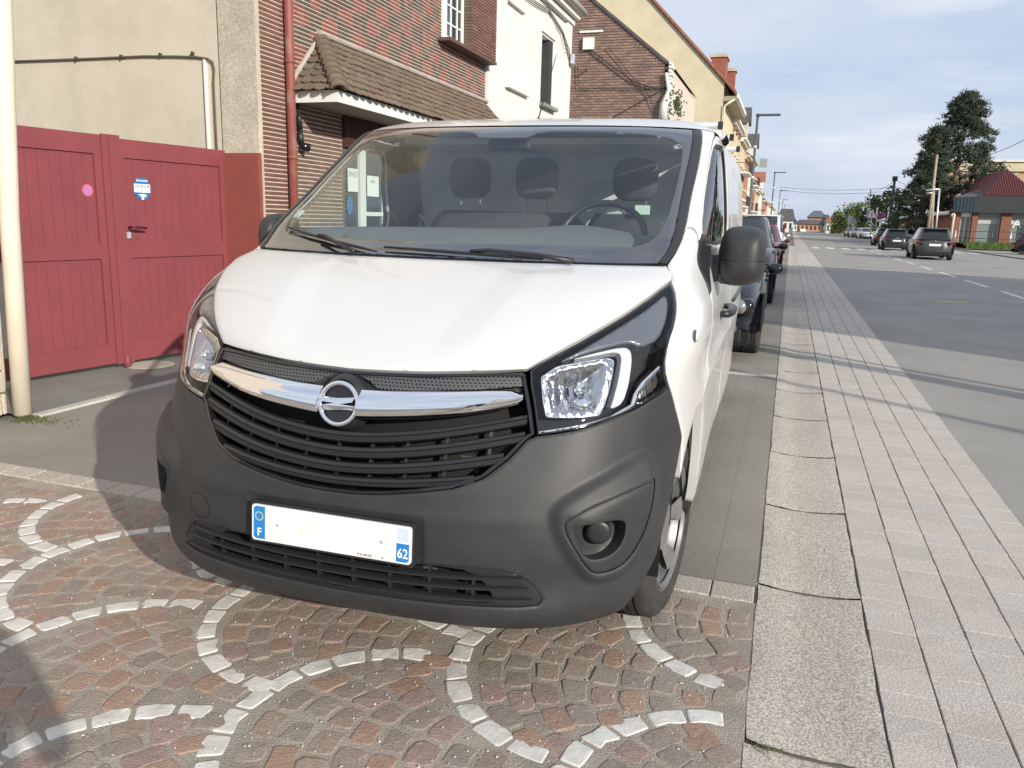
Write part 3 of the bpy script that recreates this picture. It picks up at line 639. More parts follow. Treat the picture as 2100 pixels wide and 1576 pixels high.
# scuttle under the screen and two wipers
panel('scuttle', [(u, v) for u, v in [(-.86, 1.40), (0, 1.392), (.86, 1.40), (.88, 1.475), (0, 1.468), (-.88, 1.475)]], M['plastic2'], van, step=.05, off=-.018, thick=0, roll=0)
def wiper(pts, arm, par):
    def P(u, v, o): return tuple(S(u, v)+N(u, v)*o)
    a = MB(); a.tube([P(u, v, .012) for u, v in pts], [.004]+[.0062]*(len(pts)-2)+[.004], 6); w = a.build('wiper', M['plastic2'], par, True)
    a = MB(); a.tube([P(u, v, o) for (u, v), o in arm], [.011]+[.0075]*(len(arm)-2)+[.006], 6); a.build('wiper_arm', M['plastic2'], w, True)
wiper([(-.745, 1.600), (-.60, 1.560), (-.45, 1.520), (-.32, 1.485), (-.20, 1.450)], [((-.28, 1.425), .02), ((-.36, 1.455), .03), ((-.48, 1.525), .028), ((-.53, 1.543), .02)], van)
wiper([(-.19, 1.488), (-.02, 1.478), (.15, 1.466), (.30, 1.455), (.43, 1.445)], [((.55, 1.42), .02), ((.42, 1.435), .03), ((.22, 1.463), .028), ((.15, 1.468), .02)], van)
# fenders, doors, body sides
def arc(cy, cz, r, a0, a1, n): return [inv(cy+r*math.cos(math.radians(a)), cz+r*math.sin(math.radians(a))) for a in np.linspace(a0, a1, n)]
WIN = [(1.30, 1.60), (1.205, 1.72), (1.165, 1.86), (1.115, 2.06), (1.10, 2.20), (1.12, 2.275), (1.20, 2.315), (1.8, 2.33), (2.28, 2.325), (2.36, 2.29), (2.38, 2.15), (2.40, 1.72), (2.38, 1.62), (2.33, 1.585), (1.8, 1.57)]
for s in (1, -1):
    fl = (lambda p: list(p)) if s > 0 else (lambda p: mirror(list(p)))
    ar = [p for p in arc(.955, .35, .435, 142, 8, 22)]
    fen = HLo[::-1]+[(.957, 1.328), (.967, 1.365), (.934, 1.448)]+TO[1:3]+[(.963, 1.70), (1.04, 1.69), (1.12, 1.66), (1.21, 1.60), (1.29, 1.46), (1.40, 1.22), (1.49, .95), (1.525, .66), (1.56, .46), (1.58, .30)]+[(1.60, .16), ar[-1]]+ar[::-1][1:]+[(1.142, .60), (1.056, .70)]
    fn = panel('front_wing', fl(fen), WP, van, step=.022, gap=.003, thick=.03, roll=.003)
    rp = S(1.075*s, 1.012)+N(1.075*s, 1.012)*.006; b = MB(); b.lathe([(0, .011), (.02, .009), (.028, .004), (.03, 0)], 18, axis='x'); b.v = [(rp[0]+s*p[0]*.8, rp[1]+p[1]*.9, rp[2]+p[2]*.72) for p in b.v]; b.build('side_repeater', M['lampwhite'], fn, True)
    pil = TO[2:][::-1]+[(.972, 1.70), (1.04, 1.697), (1.12, 1.667), (1.205, 1.612), (1.225, 1.66), (1.16, 1.78), (1.118, 1.92), (1.075, 2.10), (1.06, 2.22), (1.075, 2.33), (1.15, 2.39), (1.20, 2.45)]
    panel('roof_pillar', fl(pil), WP, van, step=.02, gap=.002, thick=.03, roll=.003, off=.001)
    d0 = [(1.215, 1.605), (1.30, 1.46), (1.408, 1.22), (1.50, .95), (1.535, .66), (1.57, .46), (1.60, .20), (2.0, .12), (2.72, .11), (2.74, .60), (2.74, 1.5), (2.70, 2.0), (2.62, 2.30), (2.52, 2.40), (1.8, 2.42), (1.22, 2.405), (1.10, 2.345), (1.066, 2.22), (1.082, 2.10), (1.125, 1.92), (1.166, 1.78), (1.228, 1.665)]
    dr = panel('front_door', fl(d0), WP, van, holes=[fl(WIN)], step=.035, gap=.003, thick=.03, roll=.003, disp=lambda p: .010*np.exp(-((p[:, 1]-.73)/.05)**2)-.012*np.exp(-((p[:, 1]-.45)/.16)**2))
    panel('door_window', fl(inset(resample(WIN, .04), -.004)), M['glass'], dr, step=.06, off=-.012, thick=0, roll=0)
    panel('window_seal', fl(WIN), M['plastic2'], dr, holes=[fl(inset(resample(WIN, .03), .022))], step=.02, off=-.006, thick=.012, roll=0)
    hp = [S(u*s, .955)+N(u*s, .955)*o for u, o in ((1.96, .004), (1.98, .035), (2.04, .046), (2.14, .046), (2.20, .032), (2.22, .004))]
    b = MB(); b.tube([tuple(p) for p in hp], [.014, .018, .02, .02, .018, .014], 8); b.v = [(x, y, z) for x, y, z in b.v]; b.build('door_handle', M['plastic2'], dr, True)
    ra = [p for p in arc(4.43, .35, .42, 178, 2, 22)]
    bs = [(2.75, .11), (2.75, .60), (2.75, 1.5), (2.71, 2.0), (2.63, 2.30), (2.53, 2.41), (2.53, 2.455), (5.36, 2.455), (5.38, 2.0), (5.40, 1.0), (5.40, .15), (ra[-1][0]+.02, .13)]+ra[::-1]+[(ra[0][0]-.02, .11)]
    sd = panel('side_panel', fl(bs), WP, van, step=.05, gap=.003, thick=.03, roll=.003, disp=lambda p: .010*np.exp(-((p[:, 1]-.73)/.05)**2)-.012*np.exp(-((p[:, 1]-.45)/.16)**2)-.010*sm((p[:, 1]-1.55)/.06)*sm((2.25-p[:, 1])/.06)*sm((p[:, 0]-2.95)/.06)*sm((5.1-p[:, 0])/.06)*sm(np.abs(p[:, 0]-4.02)/.08))
    b = MB()
    b.tube([tuple(S(u*s, .90)+N(u*s, .90)*.012) for u in np.linspace(2.9, 5.2, 12)], .008, 6); b.build('side_rail', M['plastic2'], sd, True)
    sk = [(1.62, .02), (1.60, .16), (2.0, .115), (4.02, .105), (4.02, .0)]
    panel('sill', fl(sk), M['plastic'], van, step=.05, off=-.004, thick=.06, roll=.003)
    # door gap liner, so that the joints read dark and the body is closed behind them
    sh = [(1.0, .75), (1.17, .62)]+[(u, v+.02) for u, v in ar[4:-4]]+[(1.62, .2), (2.6, .15), (2.9, .15), (2.9, 1.5), (2.80, 2.1), (2.66, 2.40), (1.2, 2.42), (1.02, 2.40), (.93, 2.3), (.95, 1.8), (.96, 1.6), (.93, 1.47), (.95, 1.38), (.95, 1.05), (.97, .85)]
    panel('door_liner', fl(sh), M['matt_black'], van, holes=[fl(inset(resample(WIN, .04), -.02))], step=.05, off=-.034, thick=0, roll=0)
    # mirror
    mo = [(.963, 1.331), (.970, 1.37), (.978, 1.403), (.998, 1.425), (1.028, 1.433), (1.062, 1.434), (1.096, 1.432), (1.123, 1.422), (1.137, 1.397), (1.142, 1.36), (1.142, 1.30), (1.141, 1.257), (1.126, 1.225), (1.081, 1.207), (1.028, 1.203), (.987, 1.21), (.971, 1.225), (.965, 1.27)]
    mo = [tuple(p) for p in roundpoly(mo, 1)]; mo = mo if s > 0 else [(.955+(x-.963)*.60, z) for x, z in mo]; mc = (1.062 if s > 0 else 1.01, 1.318)
    def half(top):
        out = []
        for i, (x, z) in enumerate(mo):
            x2, z2 = mo[(i+1) % len(mo)]; lim = 1.3075 if top else 1.3045
            ina, inb = (z >= lim) == top, (z2 >= lim) == top
            if ina: out.append((x, z))
            if ina != inb: t = (lim-z)/(z2-z); out.append((x+(x2-x)*t, lim))
        return out
    mroot = None
    for top in (True, False):
        o2 = half(top); n = len(o2); v = []; f = []; rings = [(1.41, .965), (1.385, .995), (1.33, 1.0), (1.285, .965), (1.25, .90), (1.222, .80), (1.203, .66), (1.192, .45), (1.188, .2)]
        for y, k in rings: v += [(s*(mc[0]+(x-mc[0])*k), y, (1.306+(mc[1]-1.306)*0+(z-1.306)*k)) for x, z in o2]
        for j in range(len(rings)-1):
            for i in range(n): q = (j*n+i, j*n+(i+1) % n, (j+1)*n+(i+1) % n, (j+1)*n+i); f.append(q if s > 0 else q[::-1])
        f += [tuple(range(n))[::-1 if s > 0 else 1], tuple(range((len(rings)-1)*n, len(rings)*n))]
        o = mesh('mirror_cover' if top else 'door_mirror', v, f, PL, mroot or van); autosmooth(o, 45)
        if not top: mroot = o
        else: o.parent = mroot if mroot else van
    if mroot:
        for ch in [x for x in van.children if x.name.startswith('mirror_cover') and x.parent == van]: ch.parent = mroot
    b = MB(); b.bbox((.925, 1.24, 1.222), (.985, 1.34, 1.322), .012); b.bbox((.975, 1.225, 1.216), (1.03, 1.30, 1.262), .01)
    if s < 0: b.v = [(-x, y, z) for x, y, z in b.v]; b.f = [q[::-1] for q in b.f]
    b.build('mirror_arm', PL, mroot)
    g_ = MB(); g_.quad([(s*.985, 1.412, 1.23), (s*1.125, 1.412, 1.23), (s*1.125, 1.412, 1.41), (s*.985, 1.412, 1.41)][::(-1 if s > 0 else 1)]); g_.build('mirror_glass', M['chrome'], mroot)
    panel('mirror_foot', fl([(1.225, 1.66), (1.205, 1.60), (1.28, 1.40), (1.36, 1.20), (1.40, 1.22), (1.50, 1.42), (1.50, 1.575), (1.32, 1.60)]), M['plastic2'], mroot, step=.025, off=.006, thick=.012, roll=.003)
# roof, rear
rf = [(u, 2.457) for u in np.linspace(-6.7, 6.7, 160)]+[(u, 3.46) for u in np.linspace(6.7, -6.7, 60)]
def gridpanel(name, u0, u1, v0, v1, nu, nv, m, par, off=0):
    uu, vv = np.meshgrid(np.linspace(u0, u1, nu), np.linspace(v0, v1, nv)); P = S(uu.ravel(), vv.ravel())
    if off: P = P+N(uu.ravel(), vv.ravel())*off
    return mesh(name, P, [(j*nu+i, j*nu+i+1, (j+1)*nu+i+1, (j+1)*nu+i) for j in range(nv-1) for i in range(nu-1)], m, par, True)
roof = gridpanel('roof', -6.7, 6.7, 2.453, 3.5, 201, 31, WP, van)
gridpanel('rear_panel', 5.40, 6.7, .02, 2.46, 30, 40, WP, van); gridpanel('rear_panel', -6.7, -5.40, .02, 2.46, 30, 40, WP, van)
for k, (y, x) in enumerate([(3.26, .80), (3.97, .835), (4.86, .845)]):
    b = MB(); b.tube([(-x, y, 2.025), (x, y, 2.025)], .021, 12); br = b.build('roof_bar', M['alu'], van, True)
    for s in (1, -1):
        b = MB(); b.tube([(s*(x-.004), y, 2.025), (s*(x+.022), y, 2.025)], .0235, 12); b.build('end_cap', M['plastic2'], br)
        b = MB(); b.box((s*.70-.03, y-.02, 1.90), (s*.70+.03, y+.02, 2.01)); b.build('bar_foot', M['plastic2'], br)
b = MB(); b.tube([(0, 2.05, 1.90), (0, 2.07, 1.93)], [.018, .009], 8); b.tube([(0, 2.07, 1.93), (.012, 2.33, 2.28)], [.004, .002], 6); b.build('aerial', M['plastic2'], van)
b = MB(); b.box((-.62, .50, .24), (.62, 1.4, .30)); b.box((-.88, 1.4, .18), (.88, 5.3, .24)); b.box((-.62, 1.3, .22), (.62, 4.0, .5)); b.build('underbody', M['matt_black'], van)
b = MB(); b.box((-.60, .18, .25), (.60, 1.05, .80)); b.box((-.88, 1.0, .3), (.88, 1.04, 1.15)); b.build('engine_bay', M['matt_black'], van)
# wheels
def wheel(par, x, y, r, w, s, steer=0, detail=True):
    t = MB(); hw = w/2
    RS = 1.10 if detail else 1.0
    prof = [(r*.63*RS, -hw*.86), (r*.72, -hw*.98), (r*.80, -hw*1.02), (r*.805, -hw*1.035), (r*.82, -hw*1.035), (r*.825, -hw*1.02), (r*.885, -hw*.985), (r*.888, -hw*1.0), (r*.90, -hw*1.0), (r*.90, -hw*.97), (r*.965, -hw*.86), (r*.985, -hw*.78), (r, -hw*.68)]
    for c in (-.42, -.14, .14, .42): prof += [(r, hw*(c-.05)), (r-.009, hw*(c-.04)), (r-.009, hw*(c+.04)), (r, hw*(c+.05))]
    prof += [(r, hw*.68), (r*.985, hw*.78), (r*.965, hw*.86), (r*.90, hw*1.0), (r*.888, hw*1.0), (r*.885, hw*.985), (r*.825, hw*1.02), (r*.82, hw*1.035), (r*.805, hw*1.035), (r*.80, hw*1.02), (r*.72, hw*.98), (r*.63*RS, hw*.86)]
    t.lathe(prof, 64 if detail else 28, axis='x'); R = Matrix.Rotation(steer, 4, 'Z')
    def fin(m): m.v = [tuple(Vector((x, y, r-.004))+R @ Vector((p[0], p[1], p[2]))) for p in m.v]; return m
    o = autosmooth(fin(t).build('wheel', M['rubber'], par), 40)
    if detail:
        for k in range(64):
            pass
    d = s*hw
    rim = MB(); rim.lathe([(r*.64*RS, d*.84), (r*.655*RS, d*.93), (r*.63*RS, d*.95), (r*.60*RS, d*.86), (r*.57*RS, d*.55), (r*.52*RS, d*.42), (r*.30, d*.48), (r*.24, d*.60), (0, d*.62)], 48, axis='x'); autosmooth(fin(rim).build('rim', M['steel'], o), 40)
    if detail:
        hc = MB(); n = 48
        for k in range(6):
            a0 = k*math.pi/3; pts = []
            for rr_, hwid, xo in ((.27, .30, .62), (.45, .20, .68), (.62, .24, .86)):
                pts.append((rr_*r, hwid, d*xo))
            v = []; 
            for rr_, wd, xo in pts:
                for q in (-1, -.5, .5, 1): v.append((xo-(.006*s if abs(q) == 1 else 0), rr_*math.cos(a0+q*wd), rr_*math.sin(a0+q*wd)))
            f = [(j*4+i, j*4+i+1, (j+1)*4+i+1, (j+1)*4+i)[::-s] for j in range(2) for i in range(3)]; hc.add(v, f)
        hc.lathe([(r*.675, d*.92), (r*.672, d*.96), (r*.655, d*.955), (r*.63, d*.84)], n, axis='x'); hc.lathe([(r*.29, d*.60), (r*.27, d*.68), (r*.1, d*.74), (0, d*.75)], 32, axis='x')
        autosmooth(fin(hc).build('wheel_cover', M['silver'], o), 40)
    return o
for s in (1, -1):
    wheel(van, s*.797, .933, .340, .212, s, steer=math.radians(-7)); wheel(van, s*.785, 4.43, .340, .212, s)
    for y in (.945, 4.43):
        b = MB(); n = 20; v = []; f = []
        for k in range(n+1):
            a = math.radians(-5+190*k/n); c, q = math.cos(a), math.sin(a)
            v += [(s*.60, y+.43*c, .35+.43*q), (s*.90, y+.43*c, .35+.43*q)]
        f = [(2*k, 2*k+1, 2*k+3, 2*k+2) for k in range(n)]; b.add(v, f); b.add([v[2*k] for k in range(n+1)], [tuple(range(n+1))]); b.build('wheel_arch', M['matt_black'], van)
# cabin
b = MB(); b.box((-.86, 1.45, .55), (.86, 2.75, .62)); b.box((-.86, 2.55, .6), (.86, 2.60, 1.92)); b.build('bulkhead', M['bulkhead'], van)
dash = MB(); n = 25; v = []; f = []
prof = [(.80, 1.20), (.95, 1.335), (1.10, 1.385), (1.26, 1.395), (1.36, 1.37), (1.42, 1.30), (1.42, .7)]
for i in range(n):
    x = -.84+1.68*i/(n-1); k = abs(x)/.84
    for y, z in prof: v.append((x, y+(.10*k*k if y < 1.2 else .02*k), z-.02*k*k+.03*math.exp(-((x-.43)/.2)**2)*(1 if 1.2 < y < 1.4 else 0)))
m_ = len(prof); f = [(i*m_+j, (i+1)*m_+j, (i+1)*m_+j+1, i*m_+j+1) for i in range(n-1) for j in range(m_-1)]
dash.add(v, f); dash.build('dashboard', M['cabin'], van, True)
def seat(xs, w, heads):
    b = MB(); b.bbox((xs-w/2, 1.75, .75), (xs+w/2, 2.25, .98), .05); v = []; f = []
    for z, k, y in ((.95, 1, 2.10), (1.25, 1.0, 2.16), (1.42, .95, 2.20), (1.475, .82, 2.22)):
        v += [(xs-w/2*k, y, z), (xs-w/2*k*.8, y-.05, z), (xs+w/2*k*.8, y-.05, z), (xs+w/2*k, y, z), (xs+w/2*k, y+.12, z), (xs-w/2*k, y+.12, z)]
    for j in range(3):
        for i in range(6): f.append((j*6+i, j*6+(i+1) % 6, (j+1)*6+(i+1) % 6, (j+1)*6+i))
    f.append(tuple(range(18, 24))); b.add(v, f); st_ = b.build('seat', M['seat'], van, True)
    for hx in heads:
        h = MB(); v = []; f = []; n = 28
        for y, k in ((2.13, .55), (2.14, .9), (2.165, 1), (2.20, 1), (2.225, .92), (2.235, .6)):
            for i in range(n):
                a = 2*math.pi*i/n; c, q = math.cos(a), math.sin(a); e = .62
                v.append((hx+.112*k*math.copysign(abs(c)**e, c), y, 1.645+.105*k*math.copysign(abs(q)**e, q)*(1 if q < 0 else 1.0)))
        for j in range(5):
            for i in range(n): f.append((j*n+i, j*n+(i+1) % n, (j+1)*n+(i+1) % n, (j+1)*n+i))
        f += [tuple(range(n))[::-1], tuple(range(5*n, 6*n))]; h.add(v, f); ho = h.build('headrest', M['seat'], st_, True)
        for q in (-.055, .055):
            r_ = MB(); r_.tube([(hx+q, 2.19, 1.46), (hx+q, 2.19, 1.57)], .007, 6); r_.build('headrest_post', M['steel'], st_)
seat(-.215, .86, (-.40, -.028)); seat(.485, .50, (.485,))
b = MB(); v = []; f = []; n1, n2 = 40, 8
for i in range(n1):
    a = 2*math.pi*i/n1
    for k in range(n2): c = 2*math.pi*k/n2; rr_ = .185+.014*math.cos(c); p = Vector((rr_*math.cos(a), rr_*math.sin(a), .014*math.sin(c))); p = Matrix.Rotation(math.radians(-60), 3, 'X') @ Vector((p.x, p.y, p.z)); v.append((p.x+.47, 1.47-p.y*1.0, 1.365+p.z*-1 if False else 1.355-p.z*-1))
for i in range(n1):
    for k in range(n2): f.append((i*n2+k, i*n2+(k+1) % n2, ((i+1) % n1)*n2+(k+1) % n2, ((i+1) % n1)*n2+k))
b.add(v, f); b.build('steering_wheel', M['plastic2'], van, True)
for s in (1, -1):      # pale inner pillar lining, seat belts
    b = MB(); pts = [S(u*s, v_)-N(u*s, v_)*.03 for u, v_ in ((.845, 1.50), (.868, 1.70), (.855, 1.90), (.838, 2.1), (.82, 2.30), (.80, 2.40))]; pts2 = [S(u*s, v_)-N(u*s, v_)*.05 for u, v_ in ((1.16, 1.56), (1.10, 1.74), (1.06, 1.9), (1.03, 2.1), (1.01, 2.28), (1.05, 2.40))]
    for i in range(5): b.quad([pts[i], pts2[i], pts2[i+1], pts[i+1]])
    b.build('pillar_lining', M['cabinlight'], van, True)
    b = MB(); b.quad([(s*.80, 2.35, 1.68), (s*.80, 2.40, 1.68), (s*.62, 2.22, .95), (s*.62, 2.17, .95)]); b.build('seat_belt', M['seat'], van)
b = MB(); b.box((-.70, 2.0, 1.80), (.70, 2.6, 1.83)); b.build('roof_lining', M['bulkhead'], van)
b = MB(); b.bbox((-.10, 1.60, 1.735), (.10, 1.64, 1.79), .012); b.build('rear_view_mirror', M['plastic2'], van)
stk = panel('permit_sticker', [(-.80, 1.69), (-.755, 1.685), (-.745, 1.735), (-.785, 1.74)], mat('sticker print', (.55, .68, .78), .5), van, step=.03, off=-.002, thick=0, roll=0)
b = MB(); b.quad([(.50, 2.12, 1.475), (.575, 2.12, 1.475), (.575, 2.12, 1.52), (.50, 2.12, 1.52)]); b.build('paper_tag', mat('pale green paper', (.62, .78, .68), .8), van)
# ------------------------------------------------------------------ ground, road, pavements
def struct(name, m, build, parent=None, **k):
    b = MB(); build(b); o = b.build(name, m, parent, **k)
    if parent is None: o['kind'] = 'structure'
    return o
M['earth'] = mat('far ground', (.16, .155, .14), .95, col2=(.22, .21, .19), nscale=.4)
M['asphalt'] = mat('worn asphalt', (.25, .238, .22), .88, col2=(.31, .297, .275), nscale=.7, bump=.5, bscale=260, bdist=.004, detail=8, speck=(240, .45, .72, 1.25))
M['bay'] = mat('dark bay paving', (.225, .210, .182), .9, col2=(.28, .262, .228), nscale=1.3, bump=.5, bscale=220, bdist=.004, detail=8, speck=(200, .5, .65, 1.3))
M['joint'] = mat('sandy joint', (.13, .12, .10), .95, col2=(.20, .185, .16), nscale=9, bump=.6, bscale=240, bdist=.004, speck=(230, .5, .6, 1.3))
M['mortar'] = mat('sandy mortar bed', (.27, .235, .195), .95, col2=(.39, .345, .29), nscale=3.5, bump=.8, bscale=160, bdist=.006, detail=8, speck=(260, .5, .6, 1.35))
M['granite'] = mat('exposed aggregate slab', (.42, .38, .325), .85, col2=(.50, .455, .39), nscale=2.2, bump=.6, bscale=150, bdist=.004, tint=True, tintmix=.55, speck=(125, .75, .52, 1.32))
M['paver'] = mat('pale aggregate paver', (.43, .395, .35), .85, col2=(.49, .455, .41), nscale=2.5, bump=.5, bscale=170, bdist=.003, tint=True, tintmix=.5, speck=(150, .65, .58, 1.28))
M['paver2'] = mat('far pavers', (.36, .335, .305), .85, col2=(.42, .39, .355), nscale=2.5)
M['sett'] = mat('porphyry sett', (.24, .19, .16), .85, col2=(.36, .30, .25), nscale=26, bump=.8, bscale=70, bdist=.004, tint=True, tintmix=.3, stretch=(1, 2.2, 1), speck=(180, .4, .65, 1.3))
M['marble'] = mat('white marble sett', (.40, .385, .35), .65, col2=(.64, .63, .595), nscale=11, bump=.5, bscale=60, bdist=.004, tint=True, tintmix=.6, stretch=(1, 1, 1), contrast=(.3, .55))
M['concrete'] = mat('grey concrete apron', (.19, .19, .17), .9, col2=(.25, .25, .225), nscale=1.6, bump=.4, bscale=90, bdist=.004, speck=(190, .4, .7, 1.25))
M['kerbstone'] = mat('pale kerb', (.42, .41, .37), .85, col2=(.52, .50, .45), nscale=4, bump=.5, bscale=90, bdist=.004)
M['paint'] = mat('road paint', (.62, .62, .60), .7, col2=(.38, .38, .36), nscale=9, contrast=(.45, .72))
M['grass'] = mat('grass blades', (.05, .10, .02), .8, tint=True, tintmix=.3, col2=(.09, .13, .03), nscale=2)
M['redpave'] = mat('reddish paving', (.30, .20, .17), .9, col2=(.36, .26, .22), nscale=2)
struct('ground', M['earth'], lambda b: b.quad([(-900, -300, -.03), (900, -300, -.03), (900, 2200, -.03), (-900, 2200, -.03)]))
road = struct('road', M['asphalt'], lambda b: b.quad([(2.43, -40, 0), (13.5, -40, 0), (13.5, 420, 0), (2.43, 420, 0)]))
bay = struct('parking_lane', M['bay'], lambda b: b.quad([(-3.62, 1.27, -.002), (1.20, 1.27, -.002), (1.20, 260, -.002), (-3.62, 260, -.002)]))
struct('left_pavement', M['concrete'], lambda b: b.box((-3.9, 11, -.02), (-1.7, 300, .10)))
# parking rows: long dark slabs beside the van
tr = random.Random(3)
for r_ in range(6):
    x1 = 1.192-.172*r_; y = 1.285
    while y < 12:
        l = tr.uniform(2.4, 3.4); b = MB(); e = .0012; b.add([(x1-.1708, y, .000), (x1, y, .000), (x1, y+l, .000), (x1-.1708, y+l, .000), (x1-.1708+e, y+e, .001), (x1-e, y+e, .001), (x1-e, y+l-e, .001), (x1-.1708+e, y+l-e, .001)], [(4, 5, 6, 7), (0, 1, 5, 4), (1, 2, 6, 5), (2, 3, 7, 6), (3, 0, 4, 7)])
        if not (5.95 < y < 6.2): b.build('bay_slab', M['bay'], bay)
        y += l+.005
for yy in (6.03, 16.2, 27.0, 38.0):
    for k in range(3):
        b = MB(); b.box((1.19-.172*(k+1)+.002, yy, .004), (1.19-.172*k-.002, yy+.12, .0105)); b.build('bay_marking', M['kerbstone'], bay)
# light strip across the front of the bays
strp = struct('border_strip', M['joint'], lambda b: b.quad([(-3.62, 1.07, -.004), (1.20, 1.10, -.004), (1.20, 1.30, -.004), (-3.62, 1.30, -.004)]))
x = 1.192
while x > -3.6:
    w = tr.uniform(.16, .19); g_ = tr.uniform(.85, 1.06); y0, y1 = 1.115, 1.255
    b = MB(); b.bbox((x-w, y0, -.01), (x-.005, y1, .008), .004, tint=(.46*g_, .42*g_, .365*g_)); b.build('strip_stone', M['granite'], strp, tint=True); x -= w
# granite drainage channel
chan = struct('drain_channel', M['joint'], lambda b: b.quad([(1.195, -3, -.016), (1.59, -3, -.016), (1.59, 200, -.016), (1.195, 200, -.016)]))
ys = [-1.9, -.84, .235, 1.305, 2.31, 3.37, 4.42, 5.49]
while ys[-1] < 60: ys.append(ys[-1]+tr.uniform(.98, 1.06))
for a, c in zip(ys[:-1], ys[1:]):
    g_ = tr.uniform(.9, 1.06); v = []; f = []; nx, ny = 9, 8
    for j in range(ny+1):
        for i in range(nx+1):
            t = i/nx; X_ = 1.201+.384*t; Y_ = a+.008+(c-a-.016)*j/ny
            ed = min(i, nx-i, j, ny-j); wob = tr.uniform(-.004, .004) if ed == 0 else 0
            v.append((X_+(wob if i in (0, nx) else 0), Y_+(wob if j in (0, ny) else 0), .010-.016*(1-(2*t-1)**2)-(.007 if ed == 0 else 0)+tr.uniform(-.0012, .0012)))
    f = [(j*(nx+1)+i, j*(nx+1)+i+1, (j+1)*(nx+1)+i+1, (j+1)*(nx+1)+i) for j in range(ny) for i in range(nx)]
    tt = [(.50*g_*(1+.0*t), .445*g_, .385*g_) if abs((p[0]-1.201)/.384-.52) > .13 else (.475*g_, .395*g_, .335*g_) for p in v]
    mesh('channel_slab', v, f, M['granite'], chan, True, tint=tt)
# paver strip: five rows
pav = struct('paved_strip', M['joint'], lambda b: b.quad([(1.585, -3, -.005), (2.435, -3, -.005), (2.435, 45, -.005), (1.585, 45, -.005)]))
struct('far_paved_strip', M['paver2'], lambda b: b.quad([(1.585, 45, .002), (2.435, 45, .002), (2.435, 220, .002), (1.585, 220, .002)]))
def pav_add(b, x0, x1, y0, y1, z, t, e=.0025):
    j = lambda: tr.uniform(-.0015, .0015)
    q = [(x0+j(), y0+j()), (x1+j(), y0+j()), (x1+j(), y1+j()), (x0+j(), y1+j())]; cx, cy = (x0+x1)/2, (y0+y1)/2
    top = [(cx+(x-cx)*(1-2*e/(x1-x0)), cy+(y-cy)*(1-2*e/(y1-y0))) for x, y in q]; s = tr.uniform(-.002, .002)
    b.add([(x, y, z-.02) for x, y in q]+[(x, y, z-.0012) for x, y in q]+[(x, y, z+s*(k % 2)) for k, (x, y) in enumerate(top)], [(8, 9, 10, 11)]+[(k, (k+1) % 4, 4+(k+1) % 4, 4+k) for k in range(4)]+[(4+k, 4+(k+1) % 4, 8+(k+1) % 4, 8+k) for k in range(4)], t)
far = MB(); cnt = 0; allp = []
for c in range(5):
    x0 = 1.592+.1675*c; y = -.75+tr.uniform(0, .1)
    while y < 60:
        l = tr.choice((.125, .14, .15, .165, .19)) ; allp.append((y, x0, x0+.162, y+l-.0035)); y += l
allp.sort()
for k, (y0, x0, x1, y1) in enumerate(allp):
    g_ = tr.uniform(.88, 1.08); w = tr.uniform(-.012, .012); t = ((.475+w)*g_, .435*g_, (.385-w)*g_)
    if k < 300: b = MB(); pav_add(b, x0, x1, y0, y1, .006, t); b.build('paver', M['paver'], pav, tint=True)
    elif y0 < 45: pav_add(far, x0, x1, y0, y1, .006, t)
far.build('far_pavers', M['paver'], pav, tint=True, kind='stuff')
# cobbled forecourt in fish-scale fans, white marble rims
fore = struct('cobbled_forecourt', M['mortar'], lambda b: b.quad([(-5, -6, .001), (1.20, -6, .001), (1.20, 1.12, .001), (-5, 1.12, .001)]))
R0, PX, PY, OY = .468, .475, 1.10, .575
sets = []
def centres():
    for i in range(-11, 5):
        for j in range(-3, 4): yield .26+PX*i, -.145+PY*j+(OY if i % 2 else 0)
CEN = list(centres())
def covered(x, y, cx, mg=.042):      # a scale further right lies over this one
    for qx, qy in CEN:
        if qx > cx+.2 and qx < cx+PX*2.4 and (x-qx)**2+(y-qy)**2 < (R0+mg)**2: return True
    return False
for cx, cy in CEN:
    for k in range(11):
        r = R0 if k == 0 else R0-.006; wid = .073 if k == 0 else .092; ox = cx+(0 if k == 0 else .028+.0935*k-.012)
        a = math.radians(84)+tr.uniform(0, .12)*(k > 0)
        while a < math.radians(276):
            da = (tr.uniform(.100, .125) if k == 0 else tr.uniform(.095, .135))/r; am = a+da/2; x, y = ox+r*math.cos(am), cy+r*math.sin(am)
            if -4.2 < x < 1.16 and -1.15 < y < 1.06 and not covered(x, y, cx, .03 if k == 0 else .042) and not covered(ox+(r-.02)*math.cos(am), cy+(r-.02)*math.sin(am), cx, .026 if k == 0 else .042):
                if k == 0 or k <= 9: sets.append((x, y, ox, cy, r, a, da, wid, k == 0))
            a += da
